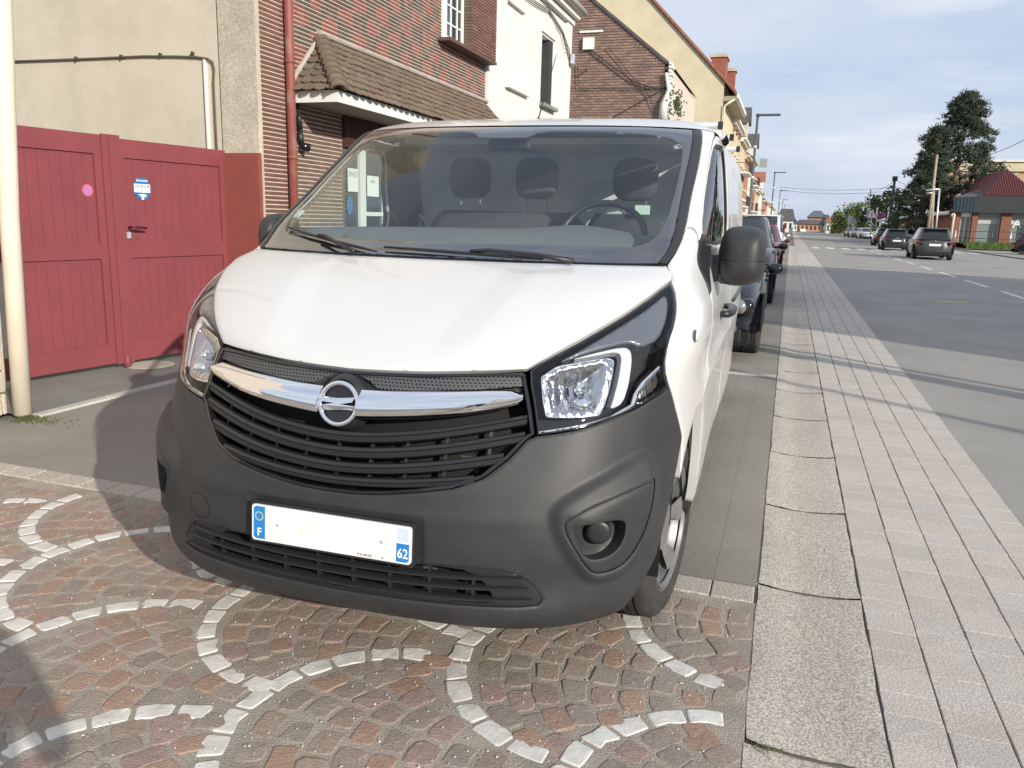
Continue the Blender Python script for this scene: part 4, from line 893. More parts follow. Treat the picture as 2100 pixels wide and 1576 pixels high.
def sett(b, s):
    x, y, ox, cy, r, a, da, wid, white = s; jr = tr.uniform; n = 2; ga = (.015 if white else .016)/r; q = []
    a0, a1 = a+ga/2, a+da-ga/2; r0, r1 = r-wid/2+(.004 if white else .0075), r+wid/2-(.004 if white else .0075); j = lambda k=.007: jr(-k, k)
    corners = [(r1, a0), (r1, (a0+a1)/2), (r1, a1), (r0, a1), (r0, (a0+a1)/2), (r0, a0)]
    base = [(ox+(rr+j())*math.cos(aa)+j(.004), cy+(rr+j())*math.sin(aa)+j(.004)) for rr, aa in corners]
    mx = sum(p[0] for p in base)/6; my = sum(p[1] for p in base)/6
    # knock the corners off a little
    c = []
    for i in range(6):
        p, q0, q1 = np.array(base[i]), np.array(base[i-1]), np.array(base[(i+1) % 6])
        if i in (1, 4): c.append(tuple(p))
        else: k = jr(.06, .15) if white else jr(.12, .26); c += [tuple(p+(q0-p)*k), tuple(p+(q1-p)*k)]
    n = len(c); zt = jr(.0025, .005)+(.001 if white else 0); tilt = (jr(-.03, .03), jr(-.03, .03))
    top = [(mx+(px-mx)*.90, my+(py-my)*.90) for px, py in c]
    zf = lambda px, py: zt+tilt[0]*(px-mx)+tilt[1]*(py-my)+jr(-.0008, .0008)
    v = [(px, py, -.012) for px, py in c]+[(px, py, zf(px, py)-.0025) for px, py in c]+[(px, py, zf(px, py)) for px, py in top]+[(mx, my, zt+.001)]
    f = [(i, (i+1) % n, n+(i+1) % n, n+i) for i in range(n)]+[(n+i, n+(i+1) % n, 2*n+(i+1) % n, 2*n+i) for i in range(n)]+[(2*n+i, 2*n+(i+1) % n, 3*n) for i in range(n)]
    if white: g_ = jr(.54, .70); t = (g_*1.03, g_*1.0, g_*.92)
    else:
        h = jr(0, 1); g_ = jr(.88, 1.12)
        t = {0: (.235, .150, .105), 1: (.205, .160, .128), 2: (.185, .158, .134), 3: (.20, .168, .138), 4: (.215, .150, .130)}[min(4, int((h**1.1)*5))]; t = tuple(q*g_*1.42 for q in t)
    b.add(v, f, t)
def key(s): return (s[0]-CAMP.x)**2+(s[1]-CAMP.y)**2
def inview(s):
    d = Vector((s[0], s[1], 0))-CAMP; z = d.dot(fw); return z > 0 and abs(d.dot(r2)/z) < .66 and abs(d.dot(u2)/z) < .50 and not (-.75 < s[0] < .8 and s[1] > .35)
for white, nm in ((True, 'white_sett'), (False, 'brown_sett')):
    ss = sorted([s for s in sets if s[8] == white], key=lambda s: (not inview(s), key(s))); rest = MB()
    for k, s in enumerate(ss):
        if k < 300: b = MB(); sett(b, s); b.build(nm, M['marble' if white else 'sett'], fore, tint=True)
        else: sett(rest, s)
    if rest.v: rest.build('more_'+nm+'s', M['marble' if white else 'sett'], fore, tint=True, kind='stuff')
# the apron in front of the gate with its kerb line
apron = struct('gate_apron', M['concrete'], lambda b: b.quad([(-5.2, 2.08, .006), (-3.70, 2.08, .006), (-3.70, 11, .006), (-5.2, 11, .006)]))
y = 2.12
while y < 5.2:
    l = tr.uniform(.5, .8); b = MB(); b.bbox((-3.70, y, -.02), (-3.61, y+l-.01, .014), .006); b.build('apron_kerb', M['kerbstone'], apron); y += l
b = MB(); b.lathe([(.22, .008), (.20, .014), (0, .016)], 24, origin=(-4.36, 3.92, 0)); b.build('gate_stop_pad', mat('pale cement patch', (.42, .38, .30), .9, col2=(.5, .46, .38), nscale=8), apron)
b = MB()
for k in range(260):
    a, q = -3.72+abs(tr.gauss(0, .16)), 2.03+tr.gauss(0, .05)
    for s_ in range(3):
        h = tr.uniform(.006, .02); t_ = tr.uniform(0, 6.3); b.add([(a, q, 0), (a+.006*math.cos(t_), q+.006*math.sin(t_), 0), (a+.008*math.cos(t_+1), q+.008*math.sin(t_+1), h)], [(0, 1, 2)], (.10, .115, .035))
tag(b.build('moss', M['grass'], tint=True), 'green moss growing by the foot of the cream downpipe', 'moss', kind='stuff')
b = MB()
for k in range(70):
    a, q = 1.265+tr.gauss(0, .022), .215+tr.gauss(0, .012); h = tr.uniform(.003, .010); t_ = tr.uniform(0, 6.3)
    b.add([(a, q, .0), (a+.004*math.cos(t_), q+.004*math.sin(t_), 0), (a+.008*math.cos(t_+1), q+.008*math.sin(t_+1), h)], [(0, 1, 2)], (.10, .13, .04))
tag(b.build('moss', M['grass'], tint=True), 'tuft of moss in the joint between two gutter slabs', 'moss', kind='stuff')
# small grit lying on the paving
b = MB()
for k in range(1500):
    a, q = tr.uniform(-3, 1.15), tr.uniform(-1, 1.1); s_ = tr.uniform(.0012, .0035); g_ = tr.uniform(.3, .65)
    b.add([(a-s_, q-s_, .004), (a+s_, q-s_*.6, .004), (a+s_*.3, q+s_, .004), (a, q, .006+s_)], [(0, 1, 3), (1, 2, 3), (2, 0, 3)], (g_, g_*.96, g_*.88))
b.build('grit', mat('grit', (.5, .48, .44), .9, tint=True, tintmix=0), tint=True); tag(bpy.data.objects['grit'], 'loose pale grit scattered over the cobbles', 'grit', kind='stuff')
# road markings
def mark(x0, x1, y0, y1, z=.004):
    b = MB(); b.quad([(x0, y0, z), (x1, y0, z), (x1, y1, z), (x0, y1, z)]); b.build('road_marking', M['paint'], road)
for k in range(14):
    y = 13.2+4.4*k
    if y > 55: y += 8
    mark(6.17, 6.31, y, y+3.0)
for k in range(12):
    mark(2.7+.98*k, 3.2+.98*k, 56.5, 60.2)
b = MB(); b.add([(4.05, 16.1, .004), (4.75, 16.35, .004), (4.72, 16.65, .004), (4.25, 16.5, .004)], [(0, 1, 2, 3)]); b.build('yellow_mark', mat('faded yellow paint', (.50, .44, .20), .8, col2=(.3, .28, .22), nscale=6), road)
# right side of the street: kerb, forecourt paving, verge
struct('right_kerb', M['kerbstone'], lambda b: b.box((13.5, -40, -.02), (13.7, 64, .045)))
struct('right_pavement', M['redpave'], lambda b: b.quad([(13.7, -40, .035), (32, -40, .035), (32, 76, .035), (13.7, 76, .035)]))
struct('side_road', M['asphalt'], lambda b: b.quad([(13.3, 40, .05), (70, 40, .05), (70, 66, .05), (13.3, 66, .05)]))
struct('grass_bank', mat('grass ground', (.06, .09, .025), .95, col2=(.10, .12, .04), nscale=3), lambda b: b.add([(13.9, 67, .1), (60, 67, .1), (60, 71, .45), (14.6, 71, .45), (60, 140, .5), (14.0, 140, .5)], [(0, 1, 2, 3), (3, 2, 4, 5)]))
b = MB()
for k in range(7000):
    a = tr.uniform(14.2, 40); q = tr.uniform(67, 72); z = .1+.35*min(1, (q-67)/4); h = tr.uniform(.08, .28); t_ = tr.uniform(0, 6.3); g_ = tr.uniform(.7, 1.4)
    b.add([(a, q, z), (a+.10*math.cos(t_), q+.10*math.sin(t_), z), (a+.05+.05*math.cos(t_), q, z+h)], [(0, 1, 2)], (.085*g_, .13*g_, .025*g_))
tag(b.build('grass', M['grass'], tint=True), 'tufted grass on the verge before the brick shop', 'grass', kind='stuff')
# ------------------------------------------------------------------ left side of the street
def at(px, py, Y):
    d = fw+r2*((px-1050)/1627.15)-u2*((py-788)/1627.15); t = (Y-CAMP.y)/d.y; return CAMP+d*t
M['render'] = mat('beige render', (.60, .55, .45), .9, col2=(.49, .45, .365), nscale=1.6, bump=.5, bscale=55, bdist=.006, detail=9, contrast=(.42, .75), speck=(70, .22, .8, 1.1))
M['cement'] = mat('rough cement pillar', (.40, .37, .30), .95, col2=(.54, .50, .41), nscale=2.6, bump=.8, bscale=90, bdist=.006, speck=(60, .5, .65, 1.2))
M['redplinth'] = mat('red painted render', (.255, .066, .054), .8, col2=(.225, .06, .05), nscale=5, bump=.7, bscale=60, bdist=.006)
M['gatered'] = mat('wine red gate paint', (.232, .054, .062), .6, col2=(.205, .049, .056), nscale=3, bump=.1, bscale=40, bdist=.002)
M['handle'] = mat('dark red handle', (.10, .01, .015), .3)
M['mortarw'] = mat('pale brick mortar', (.60, .53, .44), .9, col2=(.52, .455, .38), nscale=8)
M['brick'] = mat('brown brick', (.10, .08, .065), .8, col2=(.16, .11, .09), nscale=9, tint=True, tintmix=.25, bump=.4, bscale=60, bdist=.003)
M['whitewall'] = mat('white painted facade', (.72, .71, .66), .8, col2=(.66, .65, .60), nscale=1.2, bump=.2, bscale=40, bdist=.004)
M['whiteframe'] = mat('white frame', (.76, .76, .73), .45)
M['wglass'] = mat('window glass', (.03, .04, .045), .06, coat=.3)
M['tile'] = mat('weathered clay tile', (.16, .12, .085), .85, tint=True, tintmix=.35, col2=(.21, .165, .12), nscale=14, bump=.5, bscale=50, bdist=.004)
M['slate'] = mat('dark roof', (.075, .07, .07), .8, col2=(.11, .10, .10), nscale=3)
M['redtile'] = mat('red roof tile', (.26, .10, .06), .8, col2=(.34, .15, .09), nscale=4)
M['soffit'] = mat('soffit boards', (.36, .32, .26), .8)
M['yellowwall'] = mat('yellow ochre render', (.64, .56, .39), .9, col2=(.54, .47, .33), nscale=.8, contrast=(.35, .7), detail=9, bump=.4, bscale=20, bdist=.01)
M['oxide'] = mat('red oxide pipe', (.25, .075, .058), .55, col2=(.34, .22, .19), nscale=5, contrast=(.52, .7), stretch=(1, 1, .5))
M['creampipe'] = mat('cream pipe paint', (.76, .69, .56), .5, col2=(.70, .63, .51), nscale=4)
M['cable'] = mat('dark cable', (.05, .045, .04), .7)
FX = -3.832
# --- beige gable wall behind the gate with its cement corner pillar
side_h = thing('rendered_side_wall', 'beige rendered wall with a brown cable across it above the red gate', 'wall', (-7, 5.03, 0))
b = MB(); b.box((-14, 5.03, 0), (-4.315, 5.5, 7.5)); b.build('wall', M['render'], side_h)
b = MB(); b.box((-4.29, 5.02, 2.005), (-3.86, 5.5, 7.5)); b.build('corner_pillar', M['cement'], side_h)
b = MB(); b.box((-4.29, 4.995, 0), (-3.858, 5.5, 2.0)); b.build('painted_plinth', M['redplinth'], side_h)
b = MB(); b.box((-4.318, 5.05, 0), (-4.285, 5.3, 7.5)); b.build('joint', M['matt_black'], side_h)
pth = [(-7.3, 5.012, 2.97), (-6.4, 5.010, 2.962), (-5.8, 5.012, 2.958), (-5.2, 5.010, 2.957), (-4.8, 5.010, 2.94), (-4.55, 5.010, 2.925), (-4.42, 5.010, 2.905), (-4.36, 5.008, 2.87), (-4.345, 5.008, 2.80), (-4.36, 5.008, 2.68), (-4.362, 5.01, 2.3), (-4.36, 5.01, 1.9)]
b = MB(); b.tube(pth, .010, 7); cb = b.build('cable', mat('brown cable', (.12, .095, .06), .7), side_h, True)
for x in (-7.0, -6.1, -5.5, -5.0, -4.6): b = MB(); b.box((x-.008, 4.995, 2.935+.004*(-x-4)), (x+.008, 5.03, 2.975+.004*(-x-4))); b.build('clip', M['cable'], cb)
b = MB(); b.box((-4.470, 5.0, 1.6), (-4.452, 5.03, 2.90)); b.build('conduit', M['whiteframe'], side_h)
# --- the red double gate, a little off the line of the street
GA, GB_ = Vector((-4.585, 2.847, 0)), Vector((-4.281, 5.055, 0)); gdir = (GB_-GA).normalized(); gnor = Vector((gdir.y, -gdir.x, 0)); gl = (GB_-GA).length
gate = thing('double_gate', 'wine red double gate with ribbed panels closing the yard beside the brick house', 'gate', GA)
def gbox(b, s0, s1, z0, z1, d0, d1):
    v = [GA+gdir*s+gnor*d+Vector((0, 0, z)) for z in (z0, z1) for s, d in ((s0, d0), (s1, d0), (s1, d1), (s0, d1))]
    b.add([tuple(p) for p in v], [(0, 3, 2, 1)[::-1], (4, 5, 6, 7)[::-1], (0, 1, 5, 4)[::-1], (1, 2, 6, 5)[::-1], (2, 3, 7, 6)[::-1], (3, 0, 4, 7)[::-1]])
def leaf(s0, s1, zt0, zt1):
    b = MB(); gbox(b, s0, s1, .06, zt0, -.03, -.012); lf = b.build('gate_leaf', M['gatered'], gate)
    st = [(s0, s0+.10), (s1-.10, s1)]
    for a, c in st: b = MB(); gbox(b, a, c, .06, zt0, -.012, .012); b.build('stile', M['gatered'], lf)
    for z0, z1 in ((.06, .24), (.995, 1.13), (zt0-.16, zt0)): b = MB(); gbox(b, s0+.10, s1-.10, z0, z1, -.012, .0105); b.build('rail', M['gatered'], lf)
    n = int((s1-s0-.2)/.098); w = (s1-s0-.2)/n
    for z0, z1 in ((.24, .995), (1.13, zt0-.16)):
        for k in range(n):
            b = MB(); gbox(b, s0+.10+w*k+.0012, s0+.10+w*(k+1)-.0012, z0, z1, -.0125, -.006); b.build('board', M['gatered'], lf)
    return lf
l1 = leaf(-.55, .835, 2.045, 2.045); l2 = leaf(.925, gl-.012, 2.03, 2.03)
b = MB(); gbox(b, .805, .985, .05, 2.055, .012, .026); b.build('cover_strip', M['gatered'], gate)
b = MB(); gbox(b, .87, .93, .03, 2.05, .026, .034); b.build('cover_rib', M['gatered'], gate)
b = MB(); p0 = GA+gdir*.90+gnor*.03; b.tube([tuple(p0+Vector((0, 0, .0))), tuple(p0+Vector((0, 0, .12)))], .03, 10); b.build('drop_bolt', M['gatered'], gate, True)
hb = GA+gdir*1.02+gnor*.03; b = MB(); b.tube([tuple(hb+Vector((0, 0, 1.27))), tuple(hb+gnor*.045+Vector((0, 0, 1.27))), tuple(hb+gnor*.05+gdir*.03+Vector((0, 0, 1.27))), tuple(hb+gnor*.05+gdir*.14+Vector((0, 0, 1.262)))], [.012, .012, .013, .010], 8); b.build('gate_handle', M['handle'], gate, True)
b = MB(); gbox(b, 1.00, 1.04, 1.17, 1.225, .012, .02); b.build('lock_plate', M['alu'], gate)
for a in (.12, 1.15):
    pass
def disc(name, s, z, r, m, par, d=.013, n=24, oct_=False, rz=None):
    c = GA+gdir*s+Vector((0, 0, z))+gnor*d; n = 8 if oct_ else n; rz = rz or r
    v = [c+gnor*.0015]+[c+gdir*(r*math.cos(2*math.pi*(k+(.5 if oct_ else 0))/n))+Vector((0, 0, rz*math.sin(2*math.pi*(k+(.5 if oct_ else 0))/n)))+gnor*.0015 for k in range(n)]
    return mesh(name, [tuple(p) for p in v], [(0, 1+k, 1+(k+1) % n) for k in range(n)], m, par)
M['stickerblue'] = mat('sticker blue', (.015, .17, .42), .45); M['pink'] = mat('sticker pink', (.70, .12, .22), .5); M['violet'] = mat('sticker violet', (.35, .22, .50), .5)
alarm = disc('alarm_sticker', 1.205, 1.612, .094, M['stickerblue'], None, d=-.0035, oct_=True, rz=.103); tag(alarm, 'blue octagonal alarm sticker reading 24 HOUR on the red gate', 'sticker')
c = GA+gdir*1.205+Vector((0, 0, 1.612))
def band(name, z0, z1, w, m, par, d=-.001): 
    v = [c+gdir*a+Vector((0, 0, z))+gnor*d for a, z in ((-w, z0), (w, z0), (w, z1), (-w, z1))]; return mesh(name, [tuple(p) for p in v], [(0, 1, 2, 3)], m, par)
band('white_band', -.033, .041, .085, M['printwhite'], alarm)
text_mesh('lettering', '24 HOUR', .042, mat('slate print', (.10, .13, .17), .5), alarm, c+Vector((0, 0, .018))+gnor*.0002, gdir, (0, 0, 1), .0004, bold=True, sx=.9)
text_mesh('small_print', 'MONITORED SECURITY', .0115, mat('blue print', (.1, .3, .5), .5), alarm, c+Vector((0, 0, -.018))+gnor*.0002, gdir, (0, 0, 1), .0004)
text_mesh('maker_line', 'Domonial', .03, M['printwhite'], alarm, c+Vector((0, 0, .072))+gnor*.0002, gdir, (0, 0, 1), .0004, bold=True)
v = [c+gdir*a+Vector((0, 0, z))+gnor*-.001 for a, z in ((-.045, -.052), (.02, -.045), (.045, -.06), (.03, -.075), (.01, -.07), (.015, -.095), (-.012, -.098), (-.01, -.07))]; mesh('camera_symbol', [tuple(p) for p in v], [tuple(range(8))], M['printwhite'], alarm)
nop = disc('no_parking_sticker', .662, 1.575, .050, M['pink'], None, d=-.0035); tag(nop, 'small round pink and violet no parking sticker on the left gate leaf', 'sticker')
disc('sticker_centre', .662, 1.575, .037, M['violet'], nop, d=-.0015)
v = [GA+gdir*(.662+a*.8)+Vector((0, 0, 1.575+z*.8))+gnor*.0012 for a, z in ((-.036, .024), (-.026, .034), (.036, -.024), (.026, -.034))]; mesh('sticker_bar', [tuple(p) for p in v], [(0, 3, 2, 1)], M['pink'], nop)
# --- neighbour at the left edge: brick over stone, with a cream downpipe
nb = thing('corner_building', 'brick building on a pale stone base at the left edge of the street', 'building', (-4.2, 1.0, 0))
b = MB(); b.box((-7, -2.0, 0), (-3.90, 2.085, 6)); b.box((-7, 2.087, 0), (-4.6, 2.85, 6)); b.build('wall', M['mortarw'], nb)
bt_ = random.Random(11)
for k in range(5):
    z0 = .0+.155*k; y = -.4-.2*(k % 2)
    while y < 2.05:
        y1 = min(y+bt_.uniform(.38, .46), 2.085); g_ = bt_.uniform(.85, 1.1); b = MB(); b.bbox((-3.93, y, z0+.004), (-3.862+bt_.uniform(-.004, .004), y1-.008, z0+.149), .01, tint=(.60*g_, .50*g_, .34*g_)); b.build('base_stone', M['granite'], nb, tint=True); y = y1
b = MB(); b.bbox((-3.93, -.4, .775), (-3.868, 2.082, .835), .006, tint=(.20, .16, .14)); b.build('plinth_course', M['granite'], nb, tint=True)
for k in range(16):
    z0 = .845+.075*k; y = .6-.11*(k % 2)
    while y < 2.05:
        y1 = min(y+.22, 2.085); g_ = bt_.uniform(.8, 1.2); b = MB(); b.box((-3.95, y, z0+.006), (-3.878, y1-.010, z0+.070), tint=(.36*g_, .13*g_, .085*g_)); b.build('brick', M['brick'], nb, tint=True); y = y1
pipe = MB(); pipe.tube([(-3.785, 2.12, 0), tuple(at(19, 449, 2.12)), tuple(at(3, 0, 2.12)), tuple(at(-2, -140, 2.12))], .060, 16); pp = tag(pipe.build('downpipe', M['creampipe'], None, True), 'thick cream painted downpipe in front of the stone base', 'downpipe')
# --- brick house
bh_ = thing('brick_house', 'dark brick house with red brick diamonds and a tiled canopy', 'house', (-5, 8, 0))
b = MB(); b.box((-11, 5.05, 0), (-3.8365, 11.13, 7.6)); b.build('wall', M['mortarw'], bh_)
PT = .0445; WY = (9.33, 10.08); bricks = []
def redpatch(y, z):
    for r0_, off in ((0, 0), (1, .31)):
        zz = 3.05+.2*r0_
        kz = round((z-zz)/.4); cz = zz+.4*kz; ky = round((y-6.36-off)/.62); cy_ = 6.36+off+.62*ky
        if abs(z-cz) < .092 and abs(y-cy_) < .165-.06*(abs(z-cz) > .06): return True
    return False
nz_ = int(4.95/PT)
for k in range(nz_):
    z0 = PT*k; y = 5.05-.11*(k % 2)
    while y < 11.12:
        y1 = y+.111; ya, yb = max(y, 5.052), min(y1, 11.125); yc, zc = (ya+yb)/2, z0+PT/2; y = y1
        if yb-ya < .02 or (WY[0] < yc < WY[1] and zc > 3.95): continue
        if zc < 2.2 and (6.55 < yc < 9.2): continue          # shop window under the canopy
        g_ = bt_.uniform(.75, 1.25)
        if yc < 5.5: t = (.17*g_, .068*g_, .052*g_)
        elif zc > 2.9 and redpatch(yc, zc): t = (.25*g_**.5, .07*g_, .055*g_)
        elif zc < 2.75: t = ((.15, .085, .065) if bt_.random() < .55 else (.12, .09, .065)); t = tuple(q*g_*1.15 for q in t)
        else: t = (.088*g_, .068*g_, .052*g_)
        bricks.append((ya+.0025, yb-.0025, z0, t))
bricks.sort(key=lambda q: (q[0]-5)**2+(q[2]-2.6)**2 if q[2] > 1.1 else 1e3)
rest = MB()
for k, (ya, yb, z0, t) in enumerate(bricks):
    b = rest if k >= 300 else MB(); e = bt_.uniform(-.0015, .0015)
    b.box((-3.86, ya, z0+.0065), (FX+e, yb, z0+PT-.006), t)
    if k < 300: b.build('brick', M['brick'], bh_, tint=True)
rest.build('brickwork', M['brick'], bh_, tint=True, kind='stuff')
# projecting brick bay beside the upper window
b = MB(); b.box((-3.85, 10.10, 3.95), (-3.66, 11.12, 7.6)); bay_ = b.build('brick_bay', M['mortarw'], bh_)
bw = MB()
for k in range(24):
    z0 = 3.96+PT*k; x = -3.84+.05*(k % 2)
    while x < -3.66:
        x1 = min(x+.18, -3.655); g_ = bt_.uniform(.75, 1.25); bw.box((max(x, -3.84), 10.085, z0+.006), (x1-.005, 10.2, z0+PT-.0055), (.14*g_, .095*g_, .075*g_)); x = x1
    y = 10.09
    while y < 11.1:
        y1 = min(y+.2, 11.12); g_ = bt_.uniform(.75, 1.25); bw.box((-3.7, y, z0+.006), (-3.645, y1-.005, z0+PT-.0055), (.20*g_, .095*g_, .075*g_)); y = y1
bw.build('bay_brickwork', M['brick'], bay_, tint=True, kind='stuff')
b = MB(); b.box((-3.86, 9.2, 3.90), (-3.63, 11.12, 3.945)); b.build('sill', mat('brown sill', (.12, .07, .055), .7), bh_)
def window(par, x, y0, y1, z0, z1, nx, nz, depth=.10, fw_=.06, m=None):
    """window in a wall facing +x: reveal hole is left to the wall, frame sits at x-depth"""
    b = MB(); X_ = x-depth; b.box((X_-.03, y0, z0), (X_, y0+fw_, z1)); b.box((X_-.03, y1-fw_, z0), (X_, y1, z1)); b.box((X_-.03, y0+fw_, z0), (X_, y1-fw_, z0+fw_)); b.box((X_-.03, y0+fw_, z1-fw_), (X_, y1-fw_, z1))
    w_ = b.build('window', m or M['whiteframe'], par)
    b = MB(); b.quad([(X_-.02, y0, z0), (X_-.02, y1, z0), (X_-.02, y1, z1), (X_-.02, y0, z1)]); b.build('pane', M['wglass'], w_)
    b = MB()
    for i in range(1, nx): yy = y0+(y1-y0)*i/nx; b.box((X_-.025, yy-.014, z0+fw_), (X_-.004, yy+.014, z1-fw_))
    for i in range(1, nz): zz = z0+(z1-z0)*i/nz; b.box((X_-.025, y0+fw_, zz-.012), (X_-.006, y1-fw_, zz+.012))
    if b.v: b.build('glazing_bars', M['whiteframe'], w_)
    return w_
window(bh_, -3.735, WY[0]+.05, WY[1], 3.95, 5.2, 3, 5, .06, .07)
b = MB(); b.box((-3.86, WY[0], 3.95), (-3.81, WY[0]+.05, 5.2)); b.build('jamb', M['whiteframe'], bh_)
# shop front under the canopy: posts, door, notices
b = MB(); b.box((-3.84, 6.55, 0), (-3.835, 9.2, 2.2)); sf = b.build('shopfront', M['wglass'], bh_)
for y0, y1 in ((6.90, 7.04), (7.50, 7.66), (8.2, 8.32), (9.05, 9.2)): b = MB(); b.box((-3.85, y0, 0), (-3.80, y1, 2.2)); b.build('post', M['whiteframe'], sf)
for z in (.62, .95, 1.28, 1.52, 1.76, 2.0): b = MB(); b.box((-3.836, 7.66, z-.015), (-3.815, 8.2, z+.015)); b.build('glazing_bar', M['whiteframe'], sf)
for y in (7.82, 8.0): b = MB(); b.box((-3.836, y-.012, 0), (-3.81, y+.012, 2.2)); b.build('glazing_bar', M['whiteframe'], sf)
b = MB(); b.box((-3.836, 7.04, 1.42), (-3.81, 7.5, 1.47)); b.build('glazing_bar', M['whiteframe'], sf)
for (y0, y1, z0, z1), tx in (((6.62, 6.86, 1.70, 1.97), '0+62'), ((7.08, 7.38, 1.66, 1.91), 'INFO')):
    b = MB(); b.quad([(-3.808, y0, z0), (-3.808, y1, z0), (-3.808, y1, z1), (-3.808, y0, z1)]); n_ = b.build('notice', M['printwhite'], None)
    tag(n_, 'white paper notice with grey lettering in the shop window, nearer the wall' if tx == '0+62' else 'white paper notice behind the white post in the shop window', 'notice', 'notices in the shop window')
    text_mesh('lettering', tx, .10 if tx == '0+62' else .05, mat('grey print', (.2, .22, .24), .6), n_, (-3.8065, (y0+y1)/2, z1-.07), (0, 1, 0), (0, 0, 1), .0004)
v = [(-3.809, 6.66+.07*math.cos(t), 1.54+.11*math.sin(t)) for t in np.linspace(0, 2*math.pi, 25)[:-1]]; tag(mesh('door_sticker', v, [tuple(range(24))], M['stickerblue']), 'oval blue sticker on the shop door seen through the van', 'sticker')
b = MB(); b.box((-3.84, 6.55, 2.2), (-3.80, 9.2, 2.55))
for k in range(58): b.box((-3.80, 6.56+.045*k, 2.2), (-3.785, 6.585+.045*k, 2.55))
b.build('ribbed_panel', mat('dark red ribbed panel', (.07, .03, .025), .6), bh_)
# canopy: soffit, fascia, scalloped tiles on the hip end and the front slope
cz, ce, cy0 = 2.61, -3.27, 5.53; ridge_y, ridge_z = 6.11, 3.31; cyE = 11.15
can = thing('canopy', 'tiled lean-to canopy with scalloped brown tiles and a white fascia on the brick house', 'canopy', (-3.6, 8, 2.5))
b = MB(); b.box((FX, cy0+.02, cz-.055), (ce-.02, cyE, cz-.045)); b.build('soffit', M['soffit'], can)
b = MB(); b.box((FX+.01, cy0, cz-.06), (ce, cy0+.022, cz+.055)); b.box((ce-.022, cy0+.022, cz-.06), (ce, cyE, cz+.055)); b.build('fascia', M['whiteframe'], can)
A_ = np.array([FX+.01, ridge_y, ridge_z]); Bc = np.array([ce+.05, cy0-.05, cz+.06]); Cw = np.array([FX+.01, cy0-.05, cz+.06]); De = np.array([ce+.05, cyE, cz+.06]); Er = np.array([FX+.01, cyE, ridge_z])
b = MB(); b.add([A_, Bc, Cw], [(0, 2, 1)]); b.add([A_, Bc, De, Er], [(0, 1, 2, 3)]); b.build('roof_deck', mat('underlay', (.10, .075, .05), .9), can)
def tile(b, o, ux, uy, n, w, l, t, fl):
    """rounded-tail tile: top edge at o, ux across, uy down-slope, n normal"""
    o, ux, uy, n = map(np.array, (o, ux, uy, n)); pr = [(-.5, 0), (.5, 0), (.5, .62), (.36, .88), (0, 1.0), (-.36, .88), (-.5, .62)]
    top = [o+ux*w*a+uy*l*c+n*(.010+.018*c*fl+(.006*(1-4*a*a))) for a, c in pr]; bot = [p-n*.013 for p in top]; k = len(pr)
    b.add(top+bot, [tuple(range(k))]+[(i, k+i, k+(i+1) % k, (i+1) % k) for i in range(k)], t)
def unit(v): return v/np.linalg.norm(v)
tiles = []
# front slope
dn = unit(Bc-np.array([A_[0], Bc[1], A_[2]])); sl_ = np.linalg.norm(Bc-np.array([A_[0], Bc[1], A_[2]])); nn = unit(np.cross(np.array([0, 1, 0]), dn)); nn = nn if nn[2] > 0 else -nn
rows = 8; ex = sl_/rows
for r_ in range(rows):
    d_ = ex*r_; f_ = d_/sl_; ys_ = A_[1]+(Bc[1]-A_[1])*f_; y = ys_+.05+(.075 if r_ % 2 else 0)
    while y < cyE-.05:
        o = np.array([A_[0], y, A_[2]])+dn*d_; tiles.append((o, np.array([0, 1., 0]), dn, nn, .148, ex*1.35, r_)); y += .15
up0 = np.array([0, A_[1]-Cw[1], A_[2]-Cw[2]]); hl = np.linalg.norm(up0); dnh = -unit(up0); nh = unit(np.cross(np.array([1., 0, 0]), dnh)); nh = nh if nh[2] > 0 else -nh
rh = 8; exh = hl/rh
for r_ in range(rh):
    f_ = (r_+.3)/rh; wd = (Bc[0]-Cw[0])*f_; n_ = max(1, int(round(wd/.135)))
    for i in range(n_+(1 if r_ == rh-1 else 0)):
        x = Cw[0]+wd*(i+.5)/n_ + (.04 if r_ % 2 else 0)
        if x > Cw[0]+wd+.03: continue
        tiles.append((np.array([x, A_[1], A_[2]])+dnh*(exh*r_), np.array([1., 0, 0]), dnh, nh, .132, exh*1.38, 100+r_))
tiles.sort(key=lambda q: -(q[6] >= 100)*100+q[0][1]); restt = MB(); lim = 270
for k, (o, ux, uy, n, w, l, r_) in enumerate(tiles):
    g_ = bt_.uniform(.75, 1.2); w_ = bt_.uniform(-.02, .03); t = ((.165+w_)*g_, .125*g_, (.088-w_*.3)*g_); b = MB() if k < lim else restt
    o = o+n*bt_.uniform(-.003, .004)+uy*bt_.uniform(-.008, .008); tile(b, o, ux, uy, n, w*.985, l, t, 1.0)
    if k < lim: b.build('roof_tile', M['tile'], can, tint=True)
restt.build('roof_tiles', M['tile'], can, tint=True, kind='stuff')
hd = Bc-A_; hlen = np.linalg.norm(hd); hd = hd/hlen
